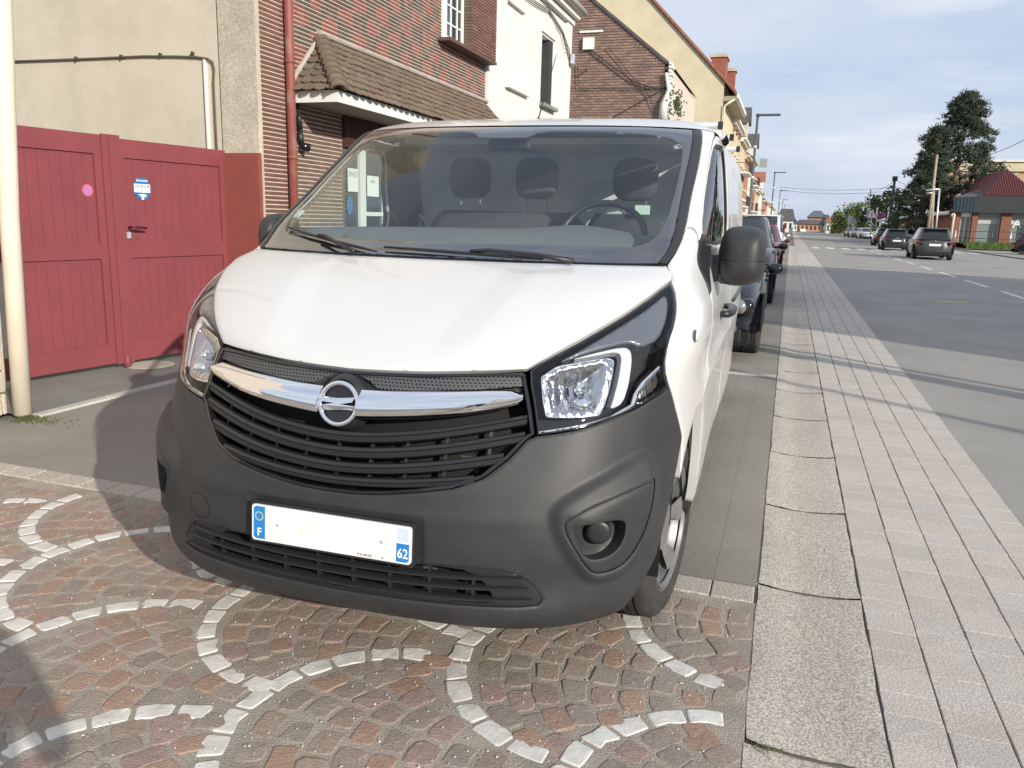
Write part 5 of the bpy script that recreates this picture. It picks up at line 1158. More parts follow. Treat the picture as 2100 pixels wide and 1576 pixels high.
for k in range(9):     # hip tiles up the corner
    o = A_+hd*(hlen*k/9); sd_ = unit(np.cross(hd, np.array([0, 0, 1.]))); nn2 = unit(np.cross(sd_, hd)); nn2 = nn2 if nn2[2] > 0 else -nn2; L_ = hlen/9*1.25; v = []; f = []
    for c_ in (0, 1):
        for q in range(7):
            a = math.pi*q/6; rr_ = .055+.018*c_; v.append(o+hd*(L_*c_)+sd_*rr_*math.cos(a)*1.3+nn2*(rr_*math.sin(a)*.75+.006+.012*c_))
        for q in range(7):
            a = math.pi*q/6; rr_ = .043+.018*c_; v.append(o+hd*(L_*c_)+sd_*rr_*math.cos(a)*1.3+nn2*(rr_*math.sin(a)*.75-.006+.012*c_))
    f = [(q, q+1, 14+q+1, 14+q)[::-1] for q in range(6)]+[(14+q, 14+q+1, 21+q+1, 21+q)[::-1] for q in range(6)]; g_ = bt_.uniform(.8, 1.2)
    b = MB(); b.add(v, f, (.16*g_, .12*g_, .09*g_)); b.build('hip_tile', M['tile'], can, tint=True)
b = MB(); b.tube([tuple(A_+np.array([.02, -.06, .03])), tuple(Er+np.array([.02, 0, .03]))], .035, 8); b.tube([tuple(A_+np.array([.02, 0, .03])), tuple(Cw+np.array([.02, 0, .05]))], .028, 8); b.build('flashing', mat('lead flashing', (.34, .31, .28), .8, col2=(.46, .40, .35), nscale=9, bump=.6, bscale=30), can)
# red oxide downpipe and the floodlight beside it
b = MB(); b.tube([(-3.775, 5.46, 0), (-3.775, 5.46, 3.0), (-3.775, 5.455, 7.5)], .047, 14); dp = tag(b.build('downpipe', M['oxide'], None, True), 'chipped red oxide downpipe on the brick house corner', 'downpipe')
for z in (1.98, 2.92, 3.6): b = MB(); b.tube([(-3.775, 5.46, z), (-3.775, 5.46, z+.03)], .054, 14); b.build('collar', M['oxide'], dp, True)
fl_ = thing('wall_light', 'black wall lamp hanging on the bricks beside the red downpipe', 'lamp', (-3.80, 5.66, 2.2))
b = MB(); b.tube([(-3.815, 5.62, 2.56), (-3.80, 5.63, 2.52), (-3.795, 5.63, 2.30)], .013, 8); b.build('bracket', M['plastic2'], fl_, True)
b = MB(); b.tube([(-3.795, 5.63, 2.46), (-3.795, 5.63, 2.40), (-3.79, 5.635, 2.30)], [.02, .028, .028], 10); b.build('lamp_body', M['plastic2'], fl_, True)
b = MB(); b.tube([(-3.79, 5.635, 2.30), (-3.79, 5.635, 2.20), (-3.77, 5.65, 2.14)], [.022, .035, .02], 10); b.build('lamp_joint', M['plastic2'], fl_, True)
b = MB(); b.tube([(-3.78, 5.62, 2.135), (-3.72, 5.69, 2.11)], [.038, .048], 12); b.build('lamp_head', M['gloss_black'], fl_, True)
# --- white house
wh = thing('white_house', 'white painted house with a blind niche and one dark window past the brick house', 'house', (-5, 13.6, 0))
def wall_holes(name, m, par, y0, y1, z0, z1, holes, x, depth=.16, thick=.3):
    """wall facing +x with rectangular recesses"""
    ys_ = sorted({y0, y1, *[h[0] for h in holes], *[h[1] for h in holes]}); zs_ = sorted({z0, z1, *[h[2] for h in holes], *[h[3] for h in holes]}); b = MB()
    for a, c in zip(ys_[:-1], ys_[1:]):
        for d, e in zip(zs_[:-1], zs_[1:]):
            my_, mz_ = (a+c)/2, (d+e)/2
            if any(h[0] < my_ < h[1] and h[2] < mz_ < h[3] for h in holes): continue
            b.quad([(x, a, d), (x, c, d), (x, c, e), (x, a, e)])
    for h in holes:
        a, c, d, e = h[:4]; q = h[4] if len(h) > 4 else depth; X_ = x-q
        b.quad([(x, a, d), (X_, a, d), (X_, a, e), (x, a, e)][::-1]); b.quad([(x, c, d), (X_, c, d), (X_, c, e), (x, c, e)]); b.quad([(x, a, d), (x, c, d), (X_, c, d), (X_, a, d)][::-1]); b.quad([(x, a, e), (x, c, e), (X_, c, e), (X_, a, e)])
        b.quad([(X_, a, d), (X_, c, d), (X_, c, e), (X_, a, e)])
    b.quad([(x, y0, z0), (x, y0, z1), (x-8, y0, z1), (x-8, y0, z0)]); b.quad([(x, y1, z0), (x-8, y1, z0), (x-8, y1, z1), (x, y1, z1)]); b.quad([(x-8, y0, z0), (x-8, y0, z1), (x-8, y1, z1), (x-8, y1, z0)]); b.quad([(x, y0, z1), (x, y1, z1), (x-8, y1, z1), (x-8, y0, z1)])
    return b.build(name, m, par)
WXF = -3.80
wall_holes('wall', M['whitewall'], wh, 11.15, 16.15, 0, 6.0, [(12.05, 13.05, 3.78, 5.15, .07), (14.12, 14.92, 3.73, 5.02, .25), (12.1, 13.0, .9, 2.3), (14.0, 15.0, 0, 2.3)], WXF)
ww = window(wh, WXF, 14.12, 14.92, 3.73, 5.02, 1, 1, .20, .05)
b = MB(); b.box((WXF-.21, 14.17, 3.78), (WXF-.195, 14.86, 4.97)); b.build('blind', M['whitewall'], ww)
b = MB(); b.box((WXF-.19, 14.66, 3.74), (WXF-.01, 14.915, 5.01)); b.build('dark_panel', mat('dark window panel', (.035, .037, .04), .8), ww)  # dark panel across the right part of the opening
b = MB(); b.box((WXF, 12.0, 3.70), (WXF+.09, 13.2, 3.775)); b.build('niche_sill', M['whitewall'], wh)
b = MB(); b.box((WXF, 14.05, 3.66), (WXF+.12, 15.05, 3.725)); b.build('window_sill', mat('grey sill', (.22, .22, .21), .8), wh)
b = MB(); pts = [(14.05, 5.06)]+[(14.52+.47*math.cos(t), 5.16+.24*math.sin(t)) for t in np.linspace(math.pi, 0, 11)]+[(14.99, 5.06)]; b.prism(pts, .035, axis=0, base=WXF); b.build('window_arch', M['whitewall'], wh)
b = MB(); b.box((WXF, 15.75, 0), (WXF+.06, 16.15, 5.6)); b.build('corner_pilaster', M['whitewall'], wh)
b = MB(); b.box((WXF, 11.2, 5.62), (WXF+.10, 16.2, 5.72)); b.box((WXF, 11.2, 5.74), (WXF+.2, 16.25, 5.82)); b.build('cornice', M['whitewall'], wh)
b = MB(); b.tube([(WXF+.26, 11.2, 5.93), (WXF+.26, 16.35, 5.90)], .075, 10); b.build('gutter', mat('cream gutter', (.50, .46, .36), .6), wh, True)
b = MB(); b.add([(WXF+.3, 11.1, 5.95), (WXF+.3, 16.3, 5.95), (-7.8, 16.3, 8.6), (-7.8, 11.1, 8.6)], [(0, 1, 2, 3)]); b.build('roof', M['slate'], wh)
for dz in (0, .035, .07):
    b = MB(); b.tube([(WXF+.03, 11.4+3*t, 5.55-dz-.10*math.sin(math.pi*t)) for t in np.linspace(0, 1, 8)]+[(WXF+.05, 15.4, 5.35-dz), (WXF+.08, 15.9, 5.05-dz*3), (WXF+.09, 16.0, 4.7)], .009, 5); b.build('cable', M['cable'], wh)
b = MB(); b.box((WXF+.06, 15.95, 4.80), (WXF+.16, 16.08, 5.0)); b.build('cable_clamp', M['alu'], wh)
# --- brick gable house beyond the gap
bg_ = thing('gable_house', 'red brown brick gable house with cables and a white junction box', 'house', (-7, 34, 0))
GY = 31.0; xs_, ze = -3.86, 7.45
b = MB(); b.box((-14, GY+.03, 10.2), (-7.4, GY+.4, 13)); poly = [(-14, 0), (xs_, 0), (xs_, ze), (-7.4, 10.25), (-14, 10.25)]
v = [(x, GY+.03, z) for x, z in poly]+[(x, 40, z) for x, z in poly]; n = len(poly); b.add(v, [tuple(range(n))]+[(i, n+i, n+(i+1) % n, (i+1) % n) for i in range(n)]); b.build('wall', mat('greyish mortar', (.60, .50, .42), .9), bg_)
bw = MB(); hb_ = .105
for k in range(int(11.5/hb_)):
    z0 = 1.5+hb_*k; x = -9.6-.13*(k % 2)
    while x < xs_:
        x1 = min(x+.26, xs_); xc, zc = (x+x1)/2, z0+.05; x = x1
        if zc > ze+(xs_-xc)*.79 and xc > -7.4: continue
        g_ = bt_.uniform(.65, 1.25); bw.box((x1-.26+.012 if x1 < xs_ else x1-.14, GY-.015, z0+.018), (x1-.016, GY+.05, z0+hb_-.018), (.31*g_, .195*g_, .15*g_))
bw.build('brickwork', M['brick'], bg_, tint=True, kind='stuff')
b = MB(); d_ = Vector((-7.4-xs_, 0, 10.25-ze)); b.add([(xs_+.1, GY-.08, ze+.02), (-7.4, GY-.08, 10.35), (-7.4, GY-.08, 10.22), (xs_+.1, GY-.08, ze-.12), (xs_+.1, 40, ze+.02), (-7.4, 40, 10.35)], [(0, 1, 2, 3), (0, 4, 5, 1)]); b.build('roof', M['slate'], bg_)
jb = at(1207, 90, GY-.1); b = MB(); b.box((jb.x-.22, GY-.16, jb.z-.22), (jb.x+.22, GY-.02, jb.z+.22)); b.build('junction_box', M['whiteframe'], bg_)
b = MB(); b.box((jb.x-.4, GY-.08, jb.z+.42), (jb.x+.55, GY-.03, jb.z+.50)); b.build('bracket', M['whiteframe'], bg_)
def cab(pts, r=.02, nm='cable', par=None): b = MB(); b.tube([tuple(at(x, y, GY-.12)) for x, y in pts], r, 5); return b.build(nm, M['cable'], par or bg_)
cab([(1215, 105), (1260, 140), (1300, 168), (1340, 181), (1362, 180)], .03); cab([(1185, 130), (1186, 180), (1230, 183), (1300, 182), (1360, 181)], .018); cab([(1245, 95), (1290, 150), (1330, 195), (1345, 235)], .016); cab([(1362, 183), (1320, 205), (1280, 228), (1255, 242)], .02); cab([(1185, 155), (1208, 142), (1208, 130)], .014)
for k in range(22):
    z = 4.6+.135*k; b = MB(); w_ = .10 if k % 2 else .2; b.box((xs_+.02, GY-.16, z), (xs_+.06+w_*.6, GY+.35, z+.10)); b.build('quoin', M['whitewall'], bg_)
b = MB(); p = [tuple(at(x, y, GY-.15)) for x, y in ((1366, 150), (1372, 185), (1362, 215), (1360, 245))]; b.tube(p, [.06, .09, .16, .2], 8); b.build('stone_scroll', M['whitewall'], bg_, True)
iv = MB()
for k in range(160):
    p = at(1388+bt_.gauss(0, 6), 215+bt_.gauss(0, 16), GY-.3); r_ = .09; a = bt_.uniform(0, 6.3); iv.add([(p.x, p.y, p.z), (p.x+r_*math.cos(a), p.y-.03, p.z+r_*math.sin(a)), (p.x+r_*math.cos(a+1.3), p.y+.02, p.z+r_*math.sin(a+1.3))], [(0, 1, 2)], (.05, .09, .03))
tag(iv.build('weeds', M['grass'], tint=True), 'green weeds growing from the white quoins of the gable house', 'weeds', kind='stuff')
# --- yellow gable house
yg = thing('yellow_house', 'tall ochre rendered gable house with red verge tiles and brick chimneys', 'house', (-7, 58, 0))
YY = 55.0; ye = 10.6; xr = -12.5; zr = ye+(-3.83-xr)*1.026
b = MB(); poly = [(-21, 0), (-3.83, 0), (-3.83, ye), (xr, zr), (-21, ye)]; n = len(poly); v = [(x, YY, z) for x, z in poly]+[(x, 64.5, z) for x, z in poly]; b.add(v, [tuple(range(n))]+[(i, n+i, n+(i+1) % n, (i+1) % n) for i in range(n)]); b.build('wall', M['yellowwall'], yg)
b = MB(); b.add([(-3.0, YY-.12, ye-.62), (xr, YY-.12, zr+.22), (xr, 64.5, zr+.22), (-3.0, 64.5, ye-.62), (-3.0, YY-.12, ye-.85), (xr, YY-.12, zr-.02)], [(3, 2, 1, 0), (0, 1, 5, 4)]); b.build('roof', M['redtile'], yg)
for k in range(26):
    f_ = k/26; p = Vector((-3.0, YY-.18, ye-.75)).lerp(Vector((xr, YY-.18, zr+.09)), f_); q = Vector((-3.0, YY-.18, ye-.75)).lerp(Vector((xr, YY-.18, zr+.09)), f_+1/27); b = MB(); b.add([p, q, q+Vector((0, 0, .22)), p+Vector((0, 0, .22)), p+Vector((0, .4, 0)), q+Vector((0, .4, 0)), q+Vector((0, .4, .22)), p+Vector((0, .4, .22))], [(0, 1, 2, 3)[::-1], (3, 2, 6, 7)[::-1]]); b.build('verge_tile', M['redtile'], yg)
b = MB(); b.box((-3.83, YY, ye-1.15), (-2.95, 64.5, ye-.85)); b.build('eave_box', mat('eave boards', (.34, .30, .22), .8), yg)
b = MB(); b.box((-2.97, YY-.05, ye-.98), (-2.85, 64.5, ye-.72)); b.build('gutter', M['whiteframe'], yg)
b = MB(); b.tube([(-3.0, YY+.1, ye-1.0), (-3.45, YY-.08, ye-1.3), (-3.7, YY-.08, ye-1.5), (-3.7, YY-.08, 0)], .07, 8); b.build('downpipe', M['creampipe'], yg, True)
def chimney(par, x, y, z0, z1, w=.5, d=.9, m='redtile'):
    b = MB(); b.box((x-w, y-d, z0), (x+w, y+d, z1)); b.build('chimney', M['chim'], par); b = MB(); b.box((x-w-.12, y-d-.12, z1), (x+w+.12, y+d+.12, z1+.22)); b.build('chimney_cap', M['cement'], par)
M['chim'] = mat('red chimney brick', (.30, .11, .075), .85, col2=(.22, .08, .06), nscale=6)
p = at(1475, 150, 60); chimney(yg, p.x, 60, p.z-3, p.z+.9); p = at(1499, 160, 64); chimney(yg, p.x, 63.5, p.z-2, p.z+.3, .35, .5)
# --- the row of houses beyond
M['cream'] = mat('cream facade', (.60, .52, .36), .85, col2=(.52, .45, .31), nscale=1.5); M['pinkbrick'] = mat('salmon brick facade', (.42, .22, .14), .85, col2=(.34, .17, .11), nscale=2); M['bandred'] = mat('brown red brick band', (.28, .12, .07), .85)
def row_house(name, label, y0, y1, ze, wall, roofm, nwin, storeys, band=None, dormer=False, chim=True, proj=0, balcony=False):
    h = thing(name, label, 'house', (-6, (y0+y1)/2, 0), 'houses along the left side of the street'); xf = FX+proj; holes = []; sh = ze/storeys
    for s_ in range(storeys):
        for k in range(nwin): yc = y0+(y1-y0)*(k+.5)/nwin; holes.append((yc-.5, yc+.5, sh*s_+(.9 if s_ else .0 if k == 0 else .9), sh*s_+min(2.5, sh-.4)))
    wall_holes('wall', wall, h, y0, y1, 0, ze, holes, xf, .18)
    for a, c, d, e in holes:
        w_ = window(h, xf, a, c, d, e, 2, 2, .14, .07); b = MB(); b.box((xf, a-.12, d-.12), (xf+.16, c+.12, d-.003)); b.build('sill', M['whitewall'], w_); b = MB(); b.box((xf, a-.14, e+.003), (xf+.09, c+.14, e+.24)); b.build('lintel', band or M['whitewall'], w_)
    for s_ in range(1, storeys): b = MB(); b.box((xf, y0, sh*s_-.22), (xf+.10, y1, sh*s_-.02)); b.build('string_course', band or M['whitewall'], h)
    b = MB(); b.box((xf, y0-.05, ze-.3), (xf+.28, y1+.05, ze-.12)); b.box((xf, y0-.05, ze-.118), (xf+.5, y1+.05, ze+.05)); b.build('cornice', M['cream'] if wall != M['cream'] else M['whitewall'], h)
    b = MB(); b.add([(xf+.5, y0, ze+.06), (xf+.5, y1, ze+.06), (xf-4.5, y1, ze+3.6), (xf-4.5, y0, ze+3.6), (xf-8, y0, ze), (xf-8, y1, ze)], [(0, 1, 2, 3), (3, 2, 5, 4), (0, 3, 4), (1, 5, 2)]); b.build('roof', roofm, h)
    if dormer:
        yc = (y0+y1)/2; b = MB(); b.prism([(yc-1.2, ze), (yc+1.2, ze), (yc+1.2, ze+1.8), (yc, ze+3.0), (yc-1.2, ze+1.8)], -2.5, axis=0, base=xf+.25); dm = b.build('dormer', wall, h); b = MB(); b.add([(xf+.5, yc-1.45, ze+1.6), (xf+.5, yc, ze+3.15), (xf-2.5, yc, ze+3.15), (xf-2.5, yc-1.45, ze+1.6), (xf+.5, yc+1.45, ze+1.6), (xf-2.5, yc+1.45, ze+1.6)], [(0, 1, 2, 3), (1, 4, 5, 2)]); b.build('dormer_roof', roofm, dm)
    if balcony:
        for s_ in range(1, storeys): b = MB(); b.box((xf, y0+1, sh*s_), (xf+.9, y1-1, sh*s_+.14)); bl = b.build('balcony', M['whitewall'], h); b = MB(); [b.box((xf+.84, y0+1+.25*q, sh*s_+.14), (xf+.88, y0+1.05+.25*q, sh*s_+1.0)) for q in range(int((y1-y0-2)/.25))]; b.box((xf+.84, y0+1, sh*s_+1.0), (xf+.9, y1-1, sh*s_+1.06)); b.build('railing', M['cable'], bl)
    if chim: chimney(h, xf-4.3, y1-.5, ze+2.6, ze+4.8, .4, .5)
    return h
row_house('house', 'cream house with red brick bands just past the ochre gable', 64.6, 74, 9.4, M['cream'], M['slate'], 3, 3, M['bandred'], False, True, .02)
row_house('house', 'cream house with a pointed dormer over its cornice', 74.1, 83, 9.0, M['cream'], M['slate'], 3, 3, M['bandred'], True, False, .1, True)
row_house('house', 'salmon brick house with pale lintels behind the first lamp post', 83.1, 93, 8.2, M['pinkbrick'], M['redtile'], 3, 2, None, False, True, 0)
row_house('house', 'white house with a balcony between two salmon houses', 93.1, 102, 8.6, M['whitewall'], M['slate'], 3, 3, None, True, True, .15, True)
row_house('house', 'salmon brick house with a red roof beyond the white balcony house', 102.1, 114, 7.0, M['pinkbrick'], M['redtile'], 4, 2, None, False, True, 0)
row_house('house', 'low cream house with a slate roof beyond the salmon houses', 114.1, 126, 6.2, M['cream'], M['slate'], 4, 2, M['bandred'], False, True, .1)
row_house('house', 'white shop house with a red roof far along the left side', 126.1, 142, 6.6, M['whitewall'], M['redtile'], 4, 2, None, True, True, 0)
row_house('house', 'brick house with a steep dark roof far along the left side', 142.1, 165, 5.6, M['pinkbrick'], M['slate'], 5, 2, None, False, True, .2)
row_house('house', 'last white house of the left row under a dark roof', 165.1, 215, 5.4, M['whitewall'], M['slate'], 8, 2, None, False, True, .6)
# shop signs sticking out
sg = thing('pharmacy_sign', 'pale green projecting shop sign behind the first lamp post', 'sign', (-2.9, 72, 6)); p = at(1566, 335, 72)
b = MB(); b.box((-3.8, p.y-.03, p.z), (-2.9, p.y+.03, p.z+.06)); b.build('bracket', M['cable'], sg); b = MB(); b.box((p.x-.32, p.y-.08, p.z-.36), (p.x+.28, p.y+.08, p.z+.36)); b.build('sign_board', mat('pale green board', (.24, .30, .27), .6), sg)
aw = thing('red_awning', 'red shop awning far along the left row of houses', 'awning', (-3, 105, 3)); b = MB(); b.add([(-3.8, 103, 4.2), (-3.8, 110, 4.2), (-2.3, 110, 3.4), (-2.3, 103, 3.4), (-2.3, 103, 3.1), (-2.3, 110, 3.1)], [(0, 3, 2, 1), (3, 4, 5, 2)]); b.build('canvas', mat('red canvas', (.42, .05, .045), .8), aw)
for y in (103.0, 110.0): b = MB(); b.tube([(-3.8, y, 3.3), (-2.3, y, 3.4)], .03, 6); b.build('awning_arm', M['alu'], aw)
# street lamps
lamps = ['nearest grey street lamp, standing behind the parked dark car', 'second grey street lamp along the left kerb', 'third grey street lamp along the left kerb', 'fourth grey street lamp, small in the distance', 'farthest grey street lamp, tiny at the end of the row']
M['lampgrey2'] = mat('dark grey lamp paint', (.09, .095, .10), .45)
def lamp(y, label, x=-.62, h=6.15, group='street lamps along the left kerb', flip=1):
    l = thing('street_lamp', label, 'street lamp', (x, y, 0), group); b = MB(); b.tube([(x, y, 0), (x, y, .9), (x, y, .95), (x, y, h)], [.085, .085, .07, .05], 10); b.build('post', M['lampgrey2'], l, True)
    for z in (h-1.4, h-2.7): b = MB(); b.tube([(x, y, z), (x, y, z+.12)], .072, 10); b.build('clamp', M['alu'], l, True)
    b = MB(); b.tube([(x, y, h-.08), (x, y, h+.06)], .075, 8); b.build('cap', M['lampgrey2'], l, True)
    b = MB(); b.bbox((min(x, x+flip*.95), y-.11, h-.04), (max(x, x+flip*.95), y+.11, h+.045), .02); b.build('lamp_head', M['lampgrey2'], l); return l
for y, lb in zip((36, 76, 116, 156, 196), lamps): lamp(y, lb)
# ------------------------------------------------------------------ right side and the end of the street
tr2 = random.Random(21)
def tri_leaf(b, c, s, t, rnd):
    a, e = rnd.uniform(0, 6.283), rnd.uniform(-1, 1); d1 = Vector((math.cos(a), math.sin(a), e*.7)).normalized(); d2 = d1.cross(Vector((rnd.uniform(-1, 1), rnd.uniform(-1, 1), rnd.uniform(-1, 1)))).normalized(); c = Vector(c)
    b.add([c-d1*s, c+d2*s*.5, c+d1*s, c-d2*s*.5], [(0, 1, 2, 3)], t)
M['leaf'] = mat('leaves', (.06, .10, .03), .7, tint=True, tintmix=.15, col2=(.08, .12, .04), nscale=3)
M['needle'] = mat('pine needles', (.05, .07, .045), .8, tint=True, tintmix=.1, col2=(.04, .06, .04), nscale=3)
M['bark'] = mat('bark', (.12, .085, .06), .9, col2=(.18, .13, .09), nscale=6)
def bushy(name, label, x, y, z, w, h, cols, n, trunk=1.0, leaf=.22, group=None, cat='tree'):
    t = thing(name, label, cat, (x, y, z), group); b = MB(); b.tube([(x, y, z), (x+.1, y, z+h*.35), (x-.1, y, z+h*.7)], [w*.04+.05, w*.03+.04, .04], 7)
    for k in range(7): a = tr2.uniform(0, 6.28); b.tube([(x, y, z+h*(.25+.06*k)), (x+w*.35*math.cos(a), y+w*.35*math.sin(a), z+h*(.42+.07*k))], [.06, .02], 5)
    b.build('trunk', M['bark'], t, True); b = MB(); cl = []
    for k in range(34):
        u = tr2.uniform(0, 1)**.6; a = tr2.uniform(0, 6.283); zz = tr2.uniform(.12 if trunk < 1 else .28, .93); rr_ = .5*math.sqrt(max(0, 1-((zz-.5)/.52)**2)); cl.append((x+w*rr_*u*math.cos(a), y+w*rr_*u*math.sin(a), z+h*zz, w*tr2.uniform(.09, .19)))
    for k in range(n):
        cx, cy, cz_, r_ = cl[k % len(cl)]; d = Vector((tr2.gauss(0, 1), tr2.gauss(0, 1), tr2.gauss(0, .8))).normalized()*r_*tr2.uniform(.5, 1.1); c_ = tr2.choice(cols); g_ = tr2.uniform(.7, 1.3)
        tri_leaf(b, (cx+d.x, cy+d.y, cz_+d.z), leaf*tr2.uniform(.6, 1.3), tuple(q*g_ for q in c_), tr2)
    b.build('crown', M['leaf'], t, tint=True); return t
def pine(name, label, x, y, z, h, w, z0, shape, n, lean=0):
    t = thing(name, label, 'tree', (x, y, z)); b = MB(); b.tube([(x, y, z), (x+lean*.3, y, z+h*.4), (x+lean, y, z+h*.95)], [.42, .3, .06], 9); b.build('trunk', M['bark'], t, True); b = MB(); limbs = MB()
    for k in range(n):
        f_ = tr2.uniform(0, 1)**.85; zz = z+z0+(h-z0)*f_; R_ = w*.5*shape(f_); a = tr2.uniform(0, 6.283); u = tr2.uniform(.35, 1)**.55*tr2.uniform(.8, 1.1); cx, cy = x+lean*f_+R_*u*math.cos(a), y+R_*u*math.sin(a); cz_ = zz+tr2.uniform(-.2, .35)*u
        if k % 14 == 0: limbs.tube([(x+lean*f_, y, zz-.5), (cx, cy, cz_)], [.08, .03], 4)
        r_ = tr2.uniform(.38, .72); g_ = tr2.uniform(.6, 1.4)
        for q in range(24):
            d = Vector((tr2.gauss(0, 1), tr2.gauss(0, 1), abs(tr2.gauss(.5, .8)))).normalized(); e_ = d.orthogonal().normalized()*.06; p = Vector((cx, cy, cz_))+Vector((tr2.gauss(0, .35), tr2.gauss(0, .35), tr2.gauss(0, .22)))*r_
            b.add([p-e_, p+e_, p+d*r_*.8], [(0, 1, 2)], (.082*g_, .105*g_, .068*g_)); 
            e2 = d.cross(e_).normalized()*.06; b.add([p-e2, p+e2, p+d*r_*.75], [(0, 1, 2)], (.07*g_, .092*g_, .06*g_))
    limbs.build('limb', M['bark'], t); b.build('crown', M['needle'], t, tint=True); return t
YT = 92
px0 = at(1946, 440, YT); top = at(1950, 196, YT)
pine('pine_tree', 'tall dark pine with a ragged rounded crown behind the brick shop', px0.x, YT, .4, top.z-.4, 10.6, 3.2, lambda f: (1.0-.5*f**1.8)*min(1, f*4+.55)*max(.2, math.sqrt(max(0, 1.03-f**2.4)))*(.82+.18*math.sin(f*23)), 600, .4)
p1 = at(1884, 460, 88); pine('pine_tree', 'lower dense pine on the left flank of the tall pine', p1.x, 88, .4, at(1884, 268, 88).z-.4, 5.2, .6, lambda f: 1.0-.75*f**1.8, 330, .9)
gl_ = [(.11, .16, .035), (.14, .19, .05), (.09, .13, .03)]; gd_ = [(.055, .085, .025), (.075, .11, .03), (.045, .07, .022)]
for (x0, yy, ptop, hw_, cols, lb) in [(1738, 175, 425, 32, gl_, 'pale green young tree farthest left behind the parked cars'), (1765, 165, 412, 30, gl_, 'pale green leafy tree between the warning sign and the parked cars'), (1798, 150, 402, 34, gd_, 'mid green leafy tree behind the round sign'), (1832, 140, 386, 36, gd_, 'taller green tree beside the leaning utility pole'), (1848, 125, 430, 22, gd_, 'dark green bush at the foot of the low pine')]:
    q = at(x0, 470, yy); zt = at(x0, ptop, yy).z; w = hw_*2*(yy+2)/1627*1.05; bushy('leafy_tree', lb, q.x, yy, 0, w, zt, cols, 1500, .5, w*.045, 'leafy trees beyond the side road')
# verge hedge mound
hz_ = MB(); 
for k in range(1800):
    q = at(tr2.uniform(1772, 1812), 484, 118+tr2.uniform(0, 10)); tri_leaf(hz_, (q.x, q.y, tr2.uniform(.1, 1.5)), .22, tuple(v*tr2.uniform(.7, 1.3) for v in (.09, .13, .035)), tr2)
tag(hz_.build('hedge', M['leaf'], tint=True), 'clipped green hedge at the foot of the two road signs', 'hedge')
# poles, signs
def pole(name, label, pts, r, m, cat, parent=None):
    b = MB(); b.tube(pts, r, 8); return tag(b.build(name, m, None, True), label, cat)
a0, a1 = at(1821, 474, 95), at(1836, 362, 95); a0.z = 0; up_ = thing('utility_pole', 'dark leaning utility pole beside the green trees', 'utility pole', (a0.x, 95, 0)); b = MB(); b.tube([tuple(a0), tuple(a1)], [.17, .12], 8); b.build('post', mat('dark pole', (.06, .07, .065), .8), up_, True); b = MB(); b.box((a1.x-.25, 94.8, a1.z-.5), (a1.x+.25, 95.2, a1.z)); b.build('pole_head', M['cable'], up_)
w0, w1 = at(1903, 478, 72), at(1922, 318, 72); w0.z = .2; wp = thing('wooden_pole', 'pale wooden utility pole with a strut in front of the pine', 'utility pole', (w0.x, 72, 0)); M['palewood'] = mat('pale wood pole', (.40, .34, .26), .85, col2=(.3, .25, .19), nscale=8); b = MB(); b.tube([tuple(w0), tuple(w1)], [.13, .09], 8); b.build('post', M['palewood'], wp, True)
s1, s2 = at(1912, 478, 72), at(1916, 382, 72); s1.z = .2; b = MB(); b.tube([tuple(s1), tuple(s2)], [.10, .08], 8); b.build('strut', M['palewood'], wp, True)
b = MB(); p, q = at(1899, 391, 71.8), at(1927, 388, 71.8); b.tube([tuple(p), tuple(q)], .06, 6); b.build('crossarm', M['alu'], wp, True); b = MB(); p, q = at(1900, 397, 71.8), at(1912, 396, 71.8); b.tube([tuple(p), tuple(q)], .05, 6); b.build('crossarm', M['alu'], wp, True)
l0, l1 = at(1921, 470, 71), at(1927, 388, 71); l0.z = .2; b = MB(); b.tube([tuple(l0), tuple(l1)], .06, 6); b.build('side_pipe', M['alu'], wp, True)
q0, q1 = at(1779, 470, 130), at(1786, 388, 130); q0.z = 0; pole('mast', 'thin grey mast between the pale trees', [tuple(q0), tuple(q1)], .07, M['lampgrey2'], 'mast')
pole('post', 'thin pale post beside the warning sign', [tuple(at(1796, 480, 100)), tuple(at(1799, 427, 100))], .06, M['alu'], 'post')
ts = thing('warning_sign', 'triangular warning sign on a white post among the green trees', 'road sign', (at(1787, 480, 100).x, 100, 0)); p, q = at(1785, 486, 100), at(1788, 435, 100); b = MB(); b.tube([tuple(p), tuple(q)], .06, 8); b.build('post', M['whiteframe'], ts, True)
c = at(1788, 441, 99.9); tri = lambda s, y: [(c.x-s, y, c.z-s*.62), (c.x+s, y, c.z-s*.62), (c.x, y, c.z+s*1.05)]
M['signred'] = mat('sign red', (.55, .05, .05), .5)
b = MB(); b.add(tri(.62, 99.88)+tri(.62, 99.93), [(0, 1, 2), (0, 3, 4, 1), (1, 4, 5, 2), (2, 5, 3, 0)]); b.build('sign_plate', mat('sign pale red', (.55, .35, .32), .5), ts); b = MB(); b.add(tri(.50, 99.87), [(0, 1, 2)]); b.build('sign_face', M['printwhite'], ts); b = MB(); b.add([(c.x-.05, 99.86, c.z-.15), (c.x+.05, 99.86, c.z-.15), (c.x+.05, 99.86, c.z+.2), (c.x-.05, 99.86, c.z+.2)], [(0, 1, 2, 3)]); b.build('symbol', M['ink'], ts)
rs = thing('round_sign', 'round red and violet no parking sign over a white plate on a post', 'road sign', (at(1806, 480, 100).x, 100, 0)); p, q = at(1805, 486, 100), at(1807, 438, 100); b = MB(); b.tube([tuple(p), tuple(q)], .055, 8); b.build('post', M['whiteframe'], rs, True)
c = at(1807, 443, 99.9)
